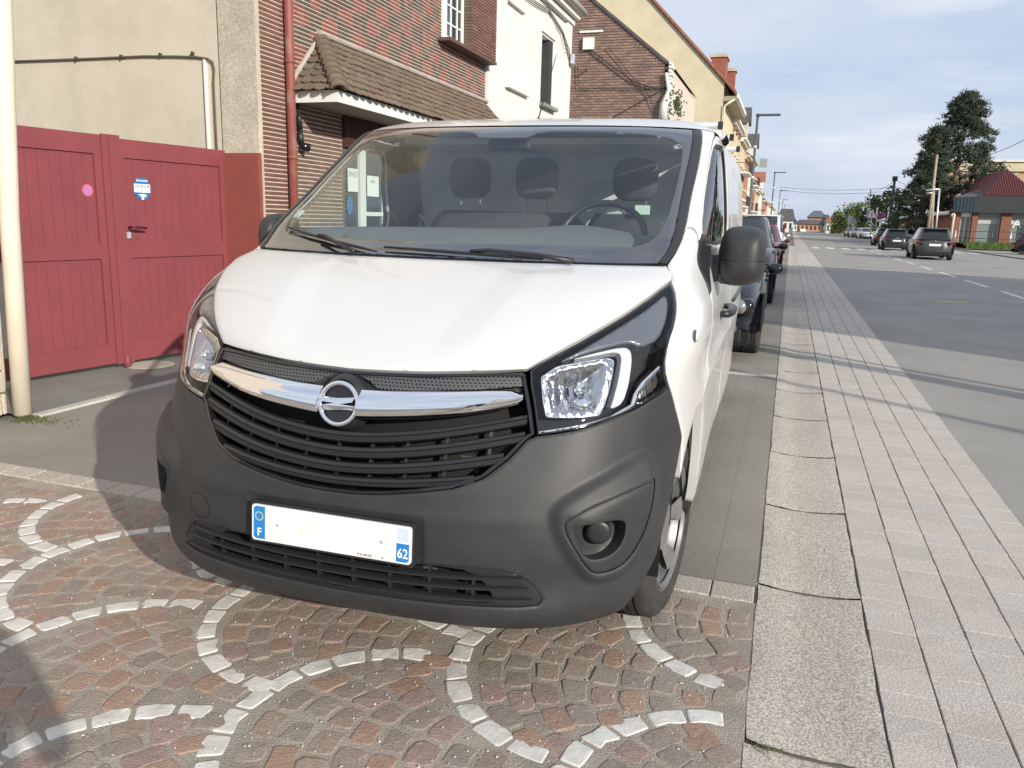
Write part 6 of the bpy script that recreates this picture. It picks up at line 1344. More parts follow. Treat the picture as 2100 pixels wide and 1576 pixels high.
for nm, r_, m_, d in (('sign_plate', .34, M['signred'], .0), ('sign_face', .25, mat('sign violet', (.15, .13, .40), .5), .015)): b = MB(); b.lathe([(r_, .02), (r_, 0), (0, 0)], 20, origin=(c.x, 99.9-d, c.z), axis='y'); b.build(nm, m_, rs)
b = MB(); b.add([(c.x-.2, 99.87, c.z+.13), (c.x+.13, 99.87, c.z-.2), (c.x+.2, 99.87, c.z-.13), (c.x-.13, 99.87, c.z+.2)], [(0, 1, 2, 3)]); b.build('diagonal_bar', M['signred'], rs); b = MB(); b.box((c.x-.36, 99.85, c.z-.66), (c.x+.36, 99.9, c.z-.42)); b.build('sub_plate', M['printwhite'], rs)
gs_ = at(1748, 452, 150); bs_ = thing('direction_board', 'blank grey road sign board beside the pale trees', 'road sign', (gs_.x, 150, 0)); b = MB(); b.box((gs_.x-.75, 149.9, gs_.z-.7), (gs_.x+.75, 150, gs_.z+.7)); b.build('sign_board', mat('grey board', (.45, .47, .5), .6), bs_)
for d in (-.5, .5): b = MB(); b.tube([(gs_.x+d, 150.05, 0), (gs_.x+d, 150.05, gs_.z)], .05, 6); b.build('post', M['alu'], bs_, True)
# overhead wires
def wire(label, p, q, sag, n=12, r=.022):
    b = MB(); b.tube([tuple(Vector(p).lerp(Vector(q), t)-Vector((0, 0, sag*4*t*(1-t)))) for t in np.linspace(0, 1, n)], r, 4); return tag(b.build('overhead_wire', M['cable'], None, True), label, 'wire', 'overhead wires')
wire('upper wire strung across the street to the leaning pole', at(1600, 384, 100), at(1836, 384, 95), .35); wire('lower wire strung across the street to the leaning pole', at(1600, 390, 100), at(1834, 391, 95), .4)
wire('wire rising from the leaning pole towards the right', at(1835, 366, 95), at(1862, 378, 88), .2); wire('wire rising steeply past the pine to the right edge', at(2028, 318, 80), at(2110, 282, 60), .1)
wire('thin wire from the leaning pole down to the mast', at(1834, 372, 95), at(1786, 392, 130), .3)
# brick shop with a red gable roof
M['shopbrick'] = mat('orange red shop brick', (.26, .11, .075), .85, col2=(.20, .085, .06), nscale=3); M['fascia'] = mat('blue ribbed fascia', (.016, .034, .05), .6, col2=(.02, .04, .058), nscale=2); M['fascia2'] = mat('dark fascia', (.03, .033, .036), .6); M['redmetal'] = mat('red ribbed roof', (.13, .036, .034), .7); M['shopglass'] = mat('pale shop glass', (.20, .24, .23), .1, coat=.4)
SY = 76; S0 = at(1952, 480, SY).x; S1 = S0+13; zb = .40
sh_ = thing('brick_shop', 'low brick shop with a blue fascia, wide windows and a red gabled roof', 'shop', (S0, SY, zb)); zc = at(1975, 436, SY).z; zf_ = at(1975, 405, SY).z
b = MB(); b.box((S0, SY+.6, zb-.4), (S1, SY+14, zc+.2)); b.build('wall', M['shopbrick'], sh_)
xs = [at(q, 470, SY).x for q in (1952, 1968, 1991, 2003, 2051, 2072, 2110, 2130)]
b = MB(); b.box((xs[0], SY+.1, zb-.4), (xs[1], SY+.6, zc)); b.build('wall_pier', M['shopbrick'], sh_)
for a, c in ((2, 3), (4, 5), (6, 7)): b = MB(); b.box((xs[a], SY-.05, zb-.4), (xs[c], SY+.6, zc)); b.build('pillar', M['shopbrick'], sh_)
for a, c in ((1, 2), (3, 4), (5, 6)):
    b = MB(); b.box((xs[a], SY+.50, zb), (xs[c], SY+.55, zc)); w_ = b.build('window' if a > 1 else 'shop_door', M['shopglass'], sh_)
    for q in ([xs[a]+.04, xs[c]-.04] if a > 1 else [xs[a]+.05, (xs[a]+xs[c])/2, xs[c]-.05]): b = MB(); b.box((q-.04, SY+.44, zb), (q+.04, SY+.5, zc)); b.build('mullion', M['whiteframe'] if a == 1 else M['alu'], w_)
    if a > 1:
        b = MB(); b.box((xs[a]+.1, SY+.45, zc-.9), (xs[c]-.1, SY+.5, zc-.45)); b.build('window_band', mat('white window film', (.5, .52, .5), .6), w_)
    else:
        b = MB(); b.box((xs[a], SY+.42, zc-.35), (xs[c], SY+.5, zc)); b.build('door_header', M['alu'], w_)
text_mesh('lettering', 'PA', 1.0, M['printwhite'], sh_, ((xs[5]+xs[6])/2-.4, SY+.43, zc-.85), (1, 0, 0), (0, 0, 1), .01, bold=True)
xb = at(2003, 420, SY).x; b = MB(); b.box((S0-.1, SY-.5, zc), (xb, SY+.6, zf_)); fb = b.build('fascia_panel', M['fascia'], sh_)
for k in range(int((xb-S0)/.25)): b = MB(); b.box((S0+.25*k, SY-.53, zc+.02), (S0+.25*k+.1, SY-.5, zf_-.02)); b.build('rib', M['fascia'], fb)
b = MB(); b.box((xb+.003, SY-.5, zc), (S1, SY+.6, zf_+.12)); b.build('dark_fascia', M['fascia2'], sh_)
ap = at(2067, 347, SY+3); g0 = at(2018, 402, SY+.2); b = MB(); hx = ap.x-g0.x
b.add([(g0.x, SY-.2, g0.z), (ap.x+hx, SY-.2, g0.z), (ap.x, SY+3.2, ap.z), (ap.x, SY+13, ap.z), (g0.x, SY+13, g0.z), (ap.x+hx, SY+13, g0.z)], [(0, 1, 2), (0, 2, 3, 4), (1, 5, 3, 2)]); rf_ = b.build('gable_roof', M['redmetal'], sh_)
n_ = Vector((0, -(ap.z-g0.z), 3.4)).normalized()
for k in range(1, 22):
    x_ = g0.x+2*hx*k/22; f_ = 1-abs(x_-ap.x)/hx; q0 = Vector((x_, SY-.2, g0.z)); q1 = Vector((x_, SY-.2+3.4*f_, g0.z+(ap.z-g0.z)*f_)); b = MB(); b.tube([q0+n_*.03, q1+n_*.03], .045, 4); b.build('roof_rib', M['redmetal'], rf_)
b = MB(); p = [(S0-.1, SY-.5, zf_), (g0.x+1, SY-.5, zf_+.1), (g0.x+1, SY+6, zf_+1.0), (S0+2.5, SY+6, zf_+.9)]; b.add(p, [(0, 1, 2, 3)]); b.build('low_roof', M['slate'], sh_)
# long low wing of the shop running back along the street
e0 = Vector((S0, SY+.6, zb)); e1 = at(1850, 480, 108); e1.z = .2; wg = thing('low_wing', 'long low brick wing with a dark roof and white gutter behind the wooden pole', 'building', tuple(e0)); dv = Vector((e1.x-e0.x, e1.y-e0.y, 0)); ln = dv.length; dv.normalize(); nv = Vector((dv.y, -dv.x, 0)); nv = nv if nv.x > 0 else -nv
h1 = at(1850, 447, 108).z; h0 = at(1950, 437, SY).z
b = MB(); b.add([tuple(e0), tuple(e1), tuple(e1+Vector((0, 0, h1-e1.z))), (e0.x, e0.y, h0), tuple(e0+nv*8), tuple(e1+nv*8), tuple(e1+nv*8+Vector((0, 0, h1-e1.z))), (e0.x+nv.x*8, e0.y+nv.y*8, h0)], [(0, 1, 2, 3), (1, 5, 6, 2), (4, 0, 3, 7), (5, 4, 7, 6)]); b.build('wall', M['shopbrick'], wg)
r0, r1 = Vector((e0.x, e0.y, h0))-nv*.4, Vector((e1.x, e1.y, h1))-nv*.4; t0, t1 = at(1952, 392, SY+4), at(1868, 434, 110); b = MB(); b.add([r0, r1, t1+Vector((nv.x*3, 0, 0)), t0+Vector((3, 0, 0)), r0+nv*14, r1+nv*14], [(0, 1, 2, 3), (3, 2, 5, 4)]); b.build('roof', M['slate'], wg)
b = MB(); b.tube([tuple(r0), tuple(r1)], .16, 8); b.build('gutter', M['whiteframe'], wg, True)
for k in range(7):
    s_ = ln*(.16+.115*k); c0 = e0+dv*s_-nv*.02; b = MB(); w_ = .6; z0_, z1_ = zb+.5, zb+(1.6 if k % 2 else 1.3); b.add([c0-dv*w_+Vector((0, 0, z0_-zb)), c0+dv*w_+Vector((0, 0, z0_-zb)), c0+dv*w_+Vector((0, 0, z1_-zb)), c0-dv*w_+Vector((0, 0, z1_-zb)), c0-dv*w_+nv*.2+Vector((0, 0, z0_-zb)), c0+dv*w_+nv*.2+Vector((0, 0, z0_-zb)), c0+dv*w_+nv*.2+Vector((0, 0, z1_-zb)), c0-dv*w_+nv*.2+Vector((0, 0, z1_-zb))], [(0, 1, 2, 3), (0, 4, 5, 1), (3, 2, 6, 7), (0, 3, 7, 4), (1, 5, 6, 2)]); b.build('window', M['whiteframe'] if k in (2, 4) else M['shopglass'], wg)
# railing in front of the shop and the white bent vent pipe
rl = thing('railing', 'thin metal railing in front of the shop windows', 'railing', (xs[1], SY-2, zb))
for k in range(9): x_ = xs[1]-.6+1.35*k; b = MB(); b.tube([(x_, SY-2, zb), (x_, SY-2, zb+1.05)], .03 if k % 3 else .05, 6); b.build('post', M['alu'] if k % 3 == 0 else M['lampgrey2'], rl, True)
for z in (.45, 1.02): b = MB(); b.tube([(xs[1]-.6, SY-2, zb+z), (xs[1]-.6+1.35*8, SY-2, zb+z)], .025, 6); b.build('rail', M['lampgrey2'], rl, True)
p0_, p1_ = at(1950, 492, 70), at(1956, 446, 70); b = MB(); b.tube([(p0_.x, 70, .3), tuple(p1_), (p1_.x+.05, 70, p1_.z+.12), (p1_.x-.02, 70, p1_.z+.26), (p1_.x-.14, 70, p1_.z+.24), (p1_.x-.16, 70, p1_.z+.05)], .075, 8); tag(b.build('vent_pipe', M['creampipe'], None, True), 'cream vent pipe with a bent top at the shop corner', 'pipe')
# apartment block
AY = 132; ax0 = at(1942, 400, AY).x; az = at(2060, 333, AY).z; ab = thing('apartment_block', 'large salmon and cream flat roofed apartment block behind the pine', 'apartment block', (ax0, AY, 0)); M['salmon'] = mat('salmon render', (.52, .35, .24), .85, col2=(.46, .30, .20), nscale=.5)
b = MB(); b.box((ax0, AY, 0), (ax0+34, AY+12, az-1.3)); b.build('wall', M['salmon'], ab); b = MB(); b.box((ax0-.3, AY-.4, az-1.297), (ax0+34.3, AY+12.3, az)); b.build('roof_band', M['cream'], ab); b = MB(); b.box((ax0-.5, AY-.7, az+.003), (ax0+34.5, AY+12.5, az+.3)); b.build('parapet', M['whitewall'], ab)
for s_ in range(4):
    b = MB(); b.box((ax0+.0, AY-.25, 1.9+3.0*s_), (ax0+34, AY-.003, 2.3+3.0*s_)); b.build('floor_band', M['cream'], ab)
    for k in range(11):
        x_ = ax0+1.2+3.0*k; b = MB(); b.box((x_, AY-.06, .6+3.0*s_), (x_+1.5, AY-.003, 1.8+3.0*s_)); w_ = b.build('window', M['whiteframe'], ab); b = MB(); b.box((x_+.12, AY-.07, .7+3.0*s_), (x_+1.38, AY-.062, 1.7+3.0*s_)); b.build('pane', M['wglass'], w_)
for dx_ in (24, 29): b = MB(); b.box((ax0+dx_, AY+3, az+.3), (ax0+dx_+1.2, AY+4.5, az+1.3)); b.build('roof_vent', M['cable'], ab)
b = MB(); b.tube([(ax0+19, AY+2, az+.3), (ax0+19, AY+2, az+3.2)], .05, 5); b.build('antenna', M['alu'], ab)
# end of the street
EY = 250
def endbox(name, label, pxl, pxr, pyt, Y, wall, roofm=None, pyr=None, inset_=.25, cat='house', nwin=4, rows=1, wm=None):
    p0_, p1_ = at(pxl, 478, Y), at(pxr, 478, Y); zt = at((pxl+pxr)/2, pyt, Y).z; h = thing(name, label, cat, ((p0_.x+p1_.x)/2, Y, 0)); b = MB(); b.box((p0_.x, Y, -1), (p1_.x, Y+14, zt)); b.build('wall', wall, h); w_ = p1_.x-p0_.x
    if roofm:
        zr_ = at((pxl+pxr)/2, pyr, Y).z; i = w_*inset_; b = MB(); b.add([(p0_.x-.5, Y-.6, zt), (p1_.x+.5, Y-.6, zt), (p1_.x+.5, Y+14.5, zt), (p0_.x-.5, Y+14.5, zt), (p0_.x+i, Y+4, zr_), (p1_.x-i, Y+4, zr_), (p1_.x-i, Y+10, zr_), (p0_.x+i, Y+10, zr_)], [(0, 1, 5, 4), (1, 2, 6, 5), (2, 3, 7, 6), (3, 0, 4, 7), (4, 5, 6, 7)]); b.build('roof', roofm, h)
    for r_ in range(rows):
        for k in range(nwin):
            xa = p0_.x+w_*(k+.3)/nwin; zz = zt*(r_+.25)/rows; b = MB(); b.box((xa, Y-.08, zz), (xa+w_*.4/nwin, Y-.003, zz+zt*.5/rows)); b.build('window', wm or M['wglass'], h)
    return h
M['slateblue'] = mat('blue grey slate', (.10, .115, .13), .7)
endbox('tower_house', 'tall house with a steep slate hipped roof closing the street', 1655, 1690, 446, 275, M['pinkbrick'], M['slateblue'], 432, .28, nwin=3)
endbox('brick_hall', 'long orange brick building across the end of the street', 1632, 1684, 460, 252, mat('orange brick', (.42, .23, .13), .85), M['slate'], 451, .1, 'building', 6)
endbox('white_villa', 'white house at the far end of the left row', 1610, 1633, 459, 245, M['whitewall'], M['slate'], 448, .2, nwin=4)
endbox('dark_roof_house', 'house under a long dark roof behind the last left lamp', 1594, 1625, 452, 235, M['whitewall'], M['slate'], 428, .1, nwin=3)
endbox('grey_house', 'small grey gabled house right of the street end', 1684, 1702, 461, 225, mat('grey wall', (.34, .33, .31), .85), M['slate'], 440, .3, nwin=2, wm=M['whiteframe'])
endbox('white_house_right', 'narrow white house beside the dark tree right of the street end', 1694, 1708, 456, 205, M['whitewall'], M['redtile'], 444, .35, nwin=2); bpy.data.objects['white_house_right'].name = 'narrow_house'
endbox('dark_house', 'dark roofed house behind the pale trees', 1702, 1742, 458, 215, M['shopbrick'], M['slate'], 434, .2, nwin=3)
bushy('bare_tree', 'brownish thin tree right of the street end', at(1719, 478, 190).x, 190, 0, 5, 3.9, [(.10, .075, .05), (.085, .07, .045)], 900, .5, .22)
p = at(1724, 478, 195); tag(pole('mast', 'short wooden mast before the far dark houses', [(p.x, 195, 0), (p.x+.2, 195, 7.2)], .14, M['palewood'], 'mast'))
wv = endbox('site_board', 'small white board at the foot of the orange building', 1641, 1652, 470, 248, M['printwhite'], None, None, 0, 'board', 0, 0)
# houses across the street, right of the picture: they cast the broad shade over the road
def across(name, label, x, y0, y1, ze, wall, ridge):
    h = thing(name, label, 'house', (x+4, (y0+y1)/2, 0)); b = MB(); b.box((x, y0, 0), (x+9, y1, ze)); b.build('wall', wall, h); b = MB(); b.add([(x-.4, y0-.3, ze), (x-.4, y1+.3, ze), (x+4.5, y1+.3, ridge), (x+4.5, y0-.3, ridge), (x+9.4, y0-.3, ze), (x+9.4, y1+.3, ze)], [(0, 3, 2, 1), (3, 4, 5, 2), (0, 4, 3), (1, 2, 5)]); b.build('roof', M['redtile'], h)
    for s_ in range(2):
        for k in range(int((y1-y0)/3)):
            yc = y0+1.6+3*k; b = MB(); b.box((x-.05, yc-.5, 1+2.9*s_), (x-.003, yc+.5, 2.5+2.9*s_)); b.build('window', M['wglass'], h)
across('house_across', 'brick house across the road whose shade falls on the street', 16.0, -.4, 14.6, 7.6, M['pinkbrick'], 10.6)
lamp(1.55, 'grey street lamp on the right kerb whose shade crosses the pavers', x=10.2, h=6.6, group=None, flip=-1); tag((lambda b: b.tube([(9.4, 1.75, 0), (9.4, 1.75, 7.5)], [.17, .13], 10).build('shade_post', M['palewood'], None, True))(MB()), 'thick unseen wooden post added to widen the shade band of the lamp', 'post'); lamp(-1.6, 'grey street lamp on the right kerb near the crossing', x=11.6, h=6.6, group=None, flip=-1)  # wooden post added out of view to widen the lamp's shade band
# ------------------------------------------------------------------ other vehicles (local frame: x across, front at -y)
M['tail'] = mat('tail lamp red', (.13, .008, .010), .25, coat=.4); M['headl'] = mat('headlamp', (.30, .32, .34), .12, .6, coat=.4)
def car(name, label, paint, L_, Wd, Ht, kind='hatch', group=None, belt=.62, hood=.72, cat='car', detail=True, dirt=None):
    c = thing(name, label, cat, (0, 0, 0), group); OFF.pop(c.name, None); n = 56; hw = Wd/2
    box = kind == 'van'; zs = .20; zbelt = Ht*belt
    yh = {'hatch': -.5*L_+.98, 'suv': -.5*L_+1.02, 'sedan': -.5*L_+1.05, 'van': -.5*L_+.75}[kind]         # windscreen base
    ye = {'hatch': .5*L_-.10, 'suv': .5*L_-.08, 'sedan': .5*L_-.62, 'van': .5*L_-.03}[kind]                # rear glass base
    def top(y):   # height of the shoulder line along the car
        zf = Ht*(.46 if not box else .50)
        if y < yh: t = (y+L_/2)/(yh+L_/2); return zf+(zbelt-zf)*(t**.65)
        return zbelt+.03*(y-yh)/(L_)
    def plan(k, y0, y1, w, e=3.2, ew=5.5):
        a = 2*math.pi*k/n; cc, ss = math.cos(a), math.sin(a); f = lambda v, p: math.copysign(abs(v)**(2/p), v); return w*f(cc, e), (y0+y1)/2+(y1-y0)/2*f(ss, ew)
    V = []; F = []; prof = [(0, .90, .955), (.10, .95, .985), (.35, 1.0, 1.0), (.62, .995, .995), (.84, .97, .975), (.95, .935, .955), (1.0, .89, .93)]
    for t, kw, kl in prof:
        for k in range(n):
            x, y = plan(k, -L_/2*kl, L_/2*kl, hw*kw); zt = top(y); zz = zs+(zt-zs)*t
            V.append((x, y, zz))
    m_ = len(prof)
    for j in range(m_-1):
        for k in range(n): F.append((j*n+k, j*n+(k+1) % n, (j+1)*n+(k+1) % n, (j+1)*n+k))
    ring = (m_-1)*n
    for k in range(n//2):     # deck across: join left and right of the top ring, with crown
        pass
    base = len(V); half = n//4
    ks = list(range(-half, half+1)); rows = []
    for k in ks:
        r_, l_ = V[ring+k % n], V[ring+(n//2-k) % n]; row = [ring+k % n]
        for q in (.25, .5, .75): V.append((r_[0]+(l_[0]-r_[0])*q, r_[1], r_[2]+.05*(1-(2*q-1)**2))); row.append(len(V)-1)
        row.append(ring+(n//2-k) % n); rows.append(row)
    for a, b_ in zip(rows[:-1], rows[1:]):
        for q in range(4): F.append((a[q], b_[q], b_[q+1], a[q+1]))
    body = autosmooth(mesh('body', V, F, paint, c), 50)
    # cabin: from the belt ring to the roof ring
    wb, wr = hw*.90, hw*({'van': .84}.get(kind, .70)); y0b, y1b = yh, ye; y0r = yh+({'van': .75, 'suv': .80}.get(kind, .85))*(Ht-zbelt)/.55; y1r = ye-({'van': .06, 'suv': .40, 'hatch': .36, 'sedan': .75}[kind])
    N_ = 56; G1 = []; G2 = []
    for k in range(N_):
        a = 2*math.pi*k/N_; f = lambda v, p: math.copysign(abs(v)**(2/p), v); cc, ss = math.cos(a), math.sin(a)
        y = (y0b+y1b)/2+(y1b-y0b)/2*f(ss, 6); G1.append((wb*f(cc, 5), y, top(min(max(y, yh), ye))-.015)); y2 = (y0r+y1r)/2+(y1r-y0r)/2*f(ss, 6); G2.append((wr*f(cc, 5), y2, Ht-.07))
    parts = {'windscreen': [], 'rear_window': [], 'side_window': [], 'side_window2': [], 'pillar': []}
    for k in range(N_):
        a = 360*(k+.5)/N_; d = (a+90) % 360
        key = 'pillar'
        y_mid = (G1[k][1]+G1[(k+1) % N_][1])/2
        xm = (G1[k][0]+G1[(k+1) % N_][0])/2
        if abs(xm) < wb*.80: key = 'windscreen' if y_mid < (y0b+y1b)/2 else 'rear_window'
        elif y0b+.22 < y_mid < y1b-(.28 if not box else L_*.45) and abs(xm) > wb*.9: key = 'side_window' if xm > 0 else 'side_window2'
        parts[key].append(k)
    for key, kk in parts.items():
        v = []; f = []
        for k in kk:
            a, b_, c_, d_ = G1[k], G1[(k+1) % N_], G2[(k+1) % N_], G2[k]
            i = len(v); v += [a, b_, c_, d_]; f.append((i, i+1, i+2, i+3))
        if not v: continue
        o = mesh('side_window' if key == 'side_window2' else key, v, f, M['carglass'] if key != 'pillar' else paint, c)
        if key == 'pillar': pass
    V = list(G2); F = []; hh = N_//4
    V2 = [(x*.93, (y0r+y1r)/2+(y-(y0r+y1r)/2)*.95, Ht-.015) for x, y, z in G2]; V += V2
    for k in range(N_): F.append((k, (k+1) % N_, N_+(k+1) % N_, N_+k))
    F.append(tuple(range(N_, 2*N_))); autosmooth(mesh('roof', V, F, paint, c), 40)
    # lower dark trim, arches, wheels
    b = MB(); b.box((-hw*.86, -L_/2+.12, .17), (hw*.86, L_/2-.12, .30)); b.build('underbody', M['matt_black'], c)
    for yy, z0_, z1_ in ((-L_/2-.004, .22, .36), (L_/2+.004, .22, .40)): s_ = 1 if yy > 0 else -1; b = MB(); b.bbox((-hw*.78, min(yy, yy-s_*.06), z0_), (hw*.78, max(yy, yy-s_*.06), z1_), .02); b.build('bumper_trim', M['plastic2'], c)
    wr_ = .315 if kind != 'suv' else .345
    for s in (1, -1):
        for yw in (-L_/2+.86, L_/2-.80):
            wheel(c, s*(hw-.115), yw, wr_, .21, s, detail=False)
            b = MB(); nn_ = 16; pts = [(yw+(wr_+.06)*math.cos(math.radians(-4+188*k/nn_)), wr_+(wr_+.06)*math.sin(math.radians(-4+188*k/nn_))) for k in range(nn_+1)]; b.prism(pts, .02*s, axis=0, base=s*(hw-.018)); b.build('wheel_arch', M['matt_black'], c)  # dark half-disc on the body stands in for the shaded arch gap
    # lamps, plates, mirrors, handles
    zh = top(-L_/2+.15)-.10
    for s in (1, -1):
        b = MB(); b.bbox((s*hw*.72-.20, -L_/2+.03, zh-.12), (s*hw*.72+.16, -L_/2+.30, zh+.05), .04); hl_ = b.build('headlight_housing', M['gloss_black'], c, True); b = MB(); b.lathe([(0, -.04), (.06, -.035), (.075, 0), (.08, .05)], 18, axis='y', origin=(s*hw*.74, -L_/2+.05, zh-.035)); b.build('headlight', M['headl'], hl_, True)
        b = MB(); b.lathe([(0, -.02), (.05, -.015), (.055, .03)], 14, axis='y', origin=(s*hw*.66, -L_/2+.0, .36)); b.build('fog_lamp', M['headl'], c, True)
        zt_ = zbelt-.16; b = MB()
        if kind == 'van': b.bbox((s*hw*.97-.07, L_/2-.05, zt_-.1), (s*hw*.97+.03, L_/2+.02, zt_+.5), .02)
        else: b.bbox((s*hw*.80-.15, L_/2-.20, zt_-.05), (s*hw*.80+.13, L_/2-.012, zt_+.06), .03)
        b.build('tail_light', M['tail'], c)
        b = MB(); b.tube([(s*hw*.90, yh+.42, zbelt+.02), (s*(hw+.02), yh+.40, zbelt+.03)], .022, 6); mr = b.build('mirror_arm', M['plastic2'], c, True); b = MB(); b.bbox((min(s*(hw+.0), s*(hw+.17)), yh+.36, zbelt-.01), (max(s*hw, s*(hw+.17)), yh+.46, zbelt+.11), .035); b.build('door_mirror', paint, c, True)
        for q in (0, 1): b = MB(); b.bbox((min(s*hw*.975, s*(hw+.008)), -.05+1.05*q, zbelt-.15), (max(s*hw*.975, s*(hw+.008)), .12+1.05*q, zbelt-.115), .006); b.build('door_handle', paint, c)
    for yy, zz in ((-L_/2-.012, .47), (L_/2+.006, .52 if kind == 'van' else zbelt-.30)):
        b = MB(); b.box((-.26, yy, zz), (.26, yy+.012, zz+.11)); np_ = b.build('number_plate', M['plate'], c)
    b = MB(); b.bbox((-.42, -L_/2-.006, .60), (.42, -L_/2+.05, .70), .02); b.build('grille', M['gloss_black'], c)
    b = MB(); b.lathe([(0, 0), (.045, 0), (.05, -.01)], 14, axis='y', origin=(0, L_/2-.02, zbelt-.06)); b.build('badge', M['chrome'], c)
    if kind in ('suv', 'hatch'):
        b = MB(); b.bbox((-wr*.9, y1r-.05, Ht-.10), (wr*.9, y1r+.16, Ht-.05), .02); b.build('spoiler', paint, c)
        b = MB(); b.tube([(.1, y1b-.05+.02, zbelt+.06), (-.18, y1b-.08, zbelt+.10)], .012, 5); b.build('rear_wiper', M['plastic2'], c)
    if kind == 'suv':
        for k in range(7): b = MB(); b.box((-.62+.19*k, L_/2+.0, .24), (-.55+.19*k, L_/2+.012, .36)); b.build('diffuser_fin', M['matt_black'], c)
    return c
def paint(name, col, met=.3, rough=.3, **k): return mat(name, col, rough, met, coat=.6, **k)
def put(c, x, y, rz): c.location = (x, y, 0); c.rotation_euler.z = math.radians(rz)
LG = 'cars parked in line behind the van'
put(car('parked_car', 'black car with round headlights parked right behind the white van', paint('black blue paint', (.006, .009, .018), .2, .22), 4.3, 1.76, 1.43, 'hatch', LG), .09, 6.72+2.15, .6)
put(car('parked_car', 'tall dark grey car parked second behind the white van', paint('graphite paint', (.022, .024, .027)), 4.35, 1.80, 1.62, 'suv', LG), .10, 13.05+2.2, .3)
put(car('parked_car', 'red car parked beyond the tall dark grey car', paint('red paint', (.30, .022, .04), .2), 4.0, 1.72, 1.48, 'hatch', LG), .17, 23.9+2.0, 0)
put(car('parked_van', 'small white van with a dark windscreen parked beyond the red car', paint('white van paint', (.62, .63, .62), 0), 4.7, 1.86, 1.90, 'van', LG, cat='van'), .02, 32.5+2.3, 0)
put(car('parked_car', 'white car parked past the small white van', paint('white car paint', (.6, .6, .6), 0), 4.2, 1.75, 1.46, 'hatch', LG), .15, 44, 0)
put(car('parked_car', 'dark car farthest along the left row of parked cars', paint('dark car paint', (.02, .025, .03)), 4.2, 1.75, 1.46, 'hatch', LG), .1, 52, 0)
q = at(1904, 520, 44); put(car('driving_car', 'dusty dark grey crossover driving away, nearest on the road', paint('dusty grey paint', (.045, .05, .053), .3, .38, col2=(.075, .075, .072), nscale=3), 4.36, 1.80, 1.56, 'suv', 'cars driving away on the road'), q.x, 44, 178)
q2 = at(1832, 505, 60); put(car('driving_car', 'smaller dark hatchback driving ahead of the dusty crossover', paint('dark green grey paint', (.028, .033, .033)), 4.05, 1.74, 1.45, 'hatch', 'cars driving away on the road'), q2.x, 60, 179)
q3 = at(1812, 495, 74); put(car('driving_car', 'third dark car half hidden behind the smaller hatchback', paint('dark paint', (.02, .022, .025)), 4.2, 1.76, 1.5, 'hatch', 'cars driving away on the road'), q3.x, 74, 180)
q4 = at(2112, 510, 57); put(car('maroon_car', 'dark maroon car cut off by the right edge of the picture', paint('maroon paint', (.07, .012, .016), .3), 4.4, 1.78, 1.46, 'hatch'), q4.x+1.3, 57, 62)
for k, (px_, yy, lb, pc, rz) in enumerate([(1774, 118, 'white car parked by the hedge, nearest of the far parked group', (.55, .56, .57), 8), (1757, 128, 'silver car parked left of the white one by the hedge', (.32, .33, .35), 8), (1747, 138, 'dark car parked last in the far group', (.03, .035, .04), 8)]):
    q = at(px_, 480, yy); put(car('far_parked_car', lb, paint('far car paint %d' % k, pc), 4.2, 1.75, 1.5, 'hatch', 'cars parked beyond the crossing'), q.x, yy, rz)
for k, (px_, yy, lb, pc) in enumerate([(1868, 92, 'white car showing only its roof behind the dusty crossover', (.6, .6, .6)), (1884, 96, 'second white car peeping over the dusty crossover', (.55, .57, .6))]):
    q = at(px_, 480, yy); put(car('waiting_car', lb, paint('waiting car paint %d' % k, pc), 4.3, 1.78, 1.5, 'hatch', 'white cars behind the crossover'), q.x, yy, 75)
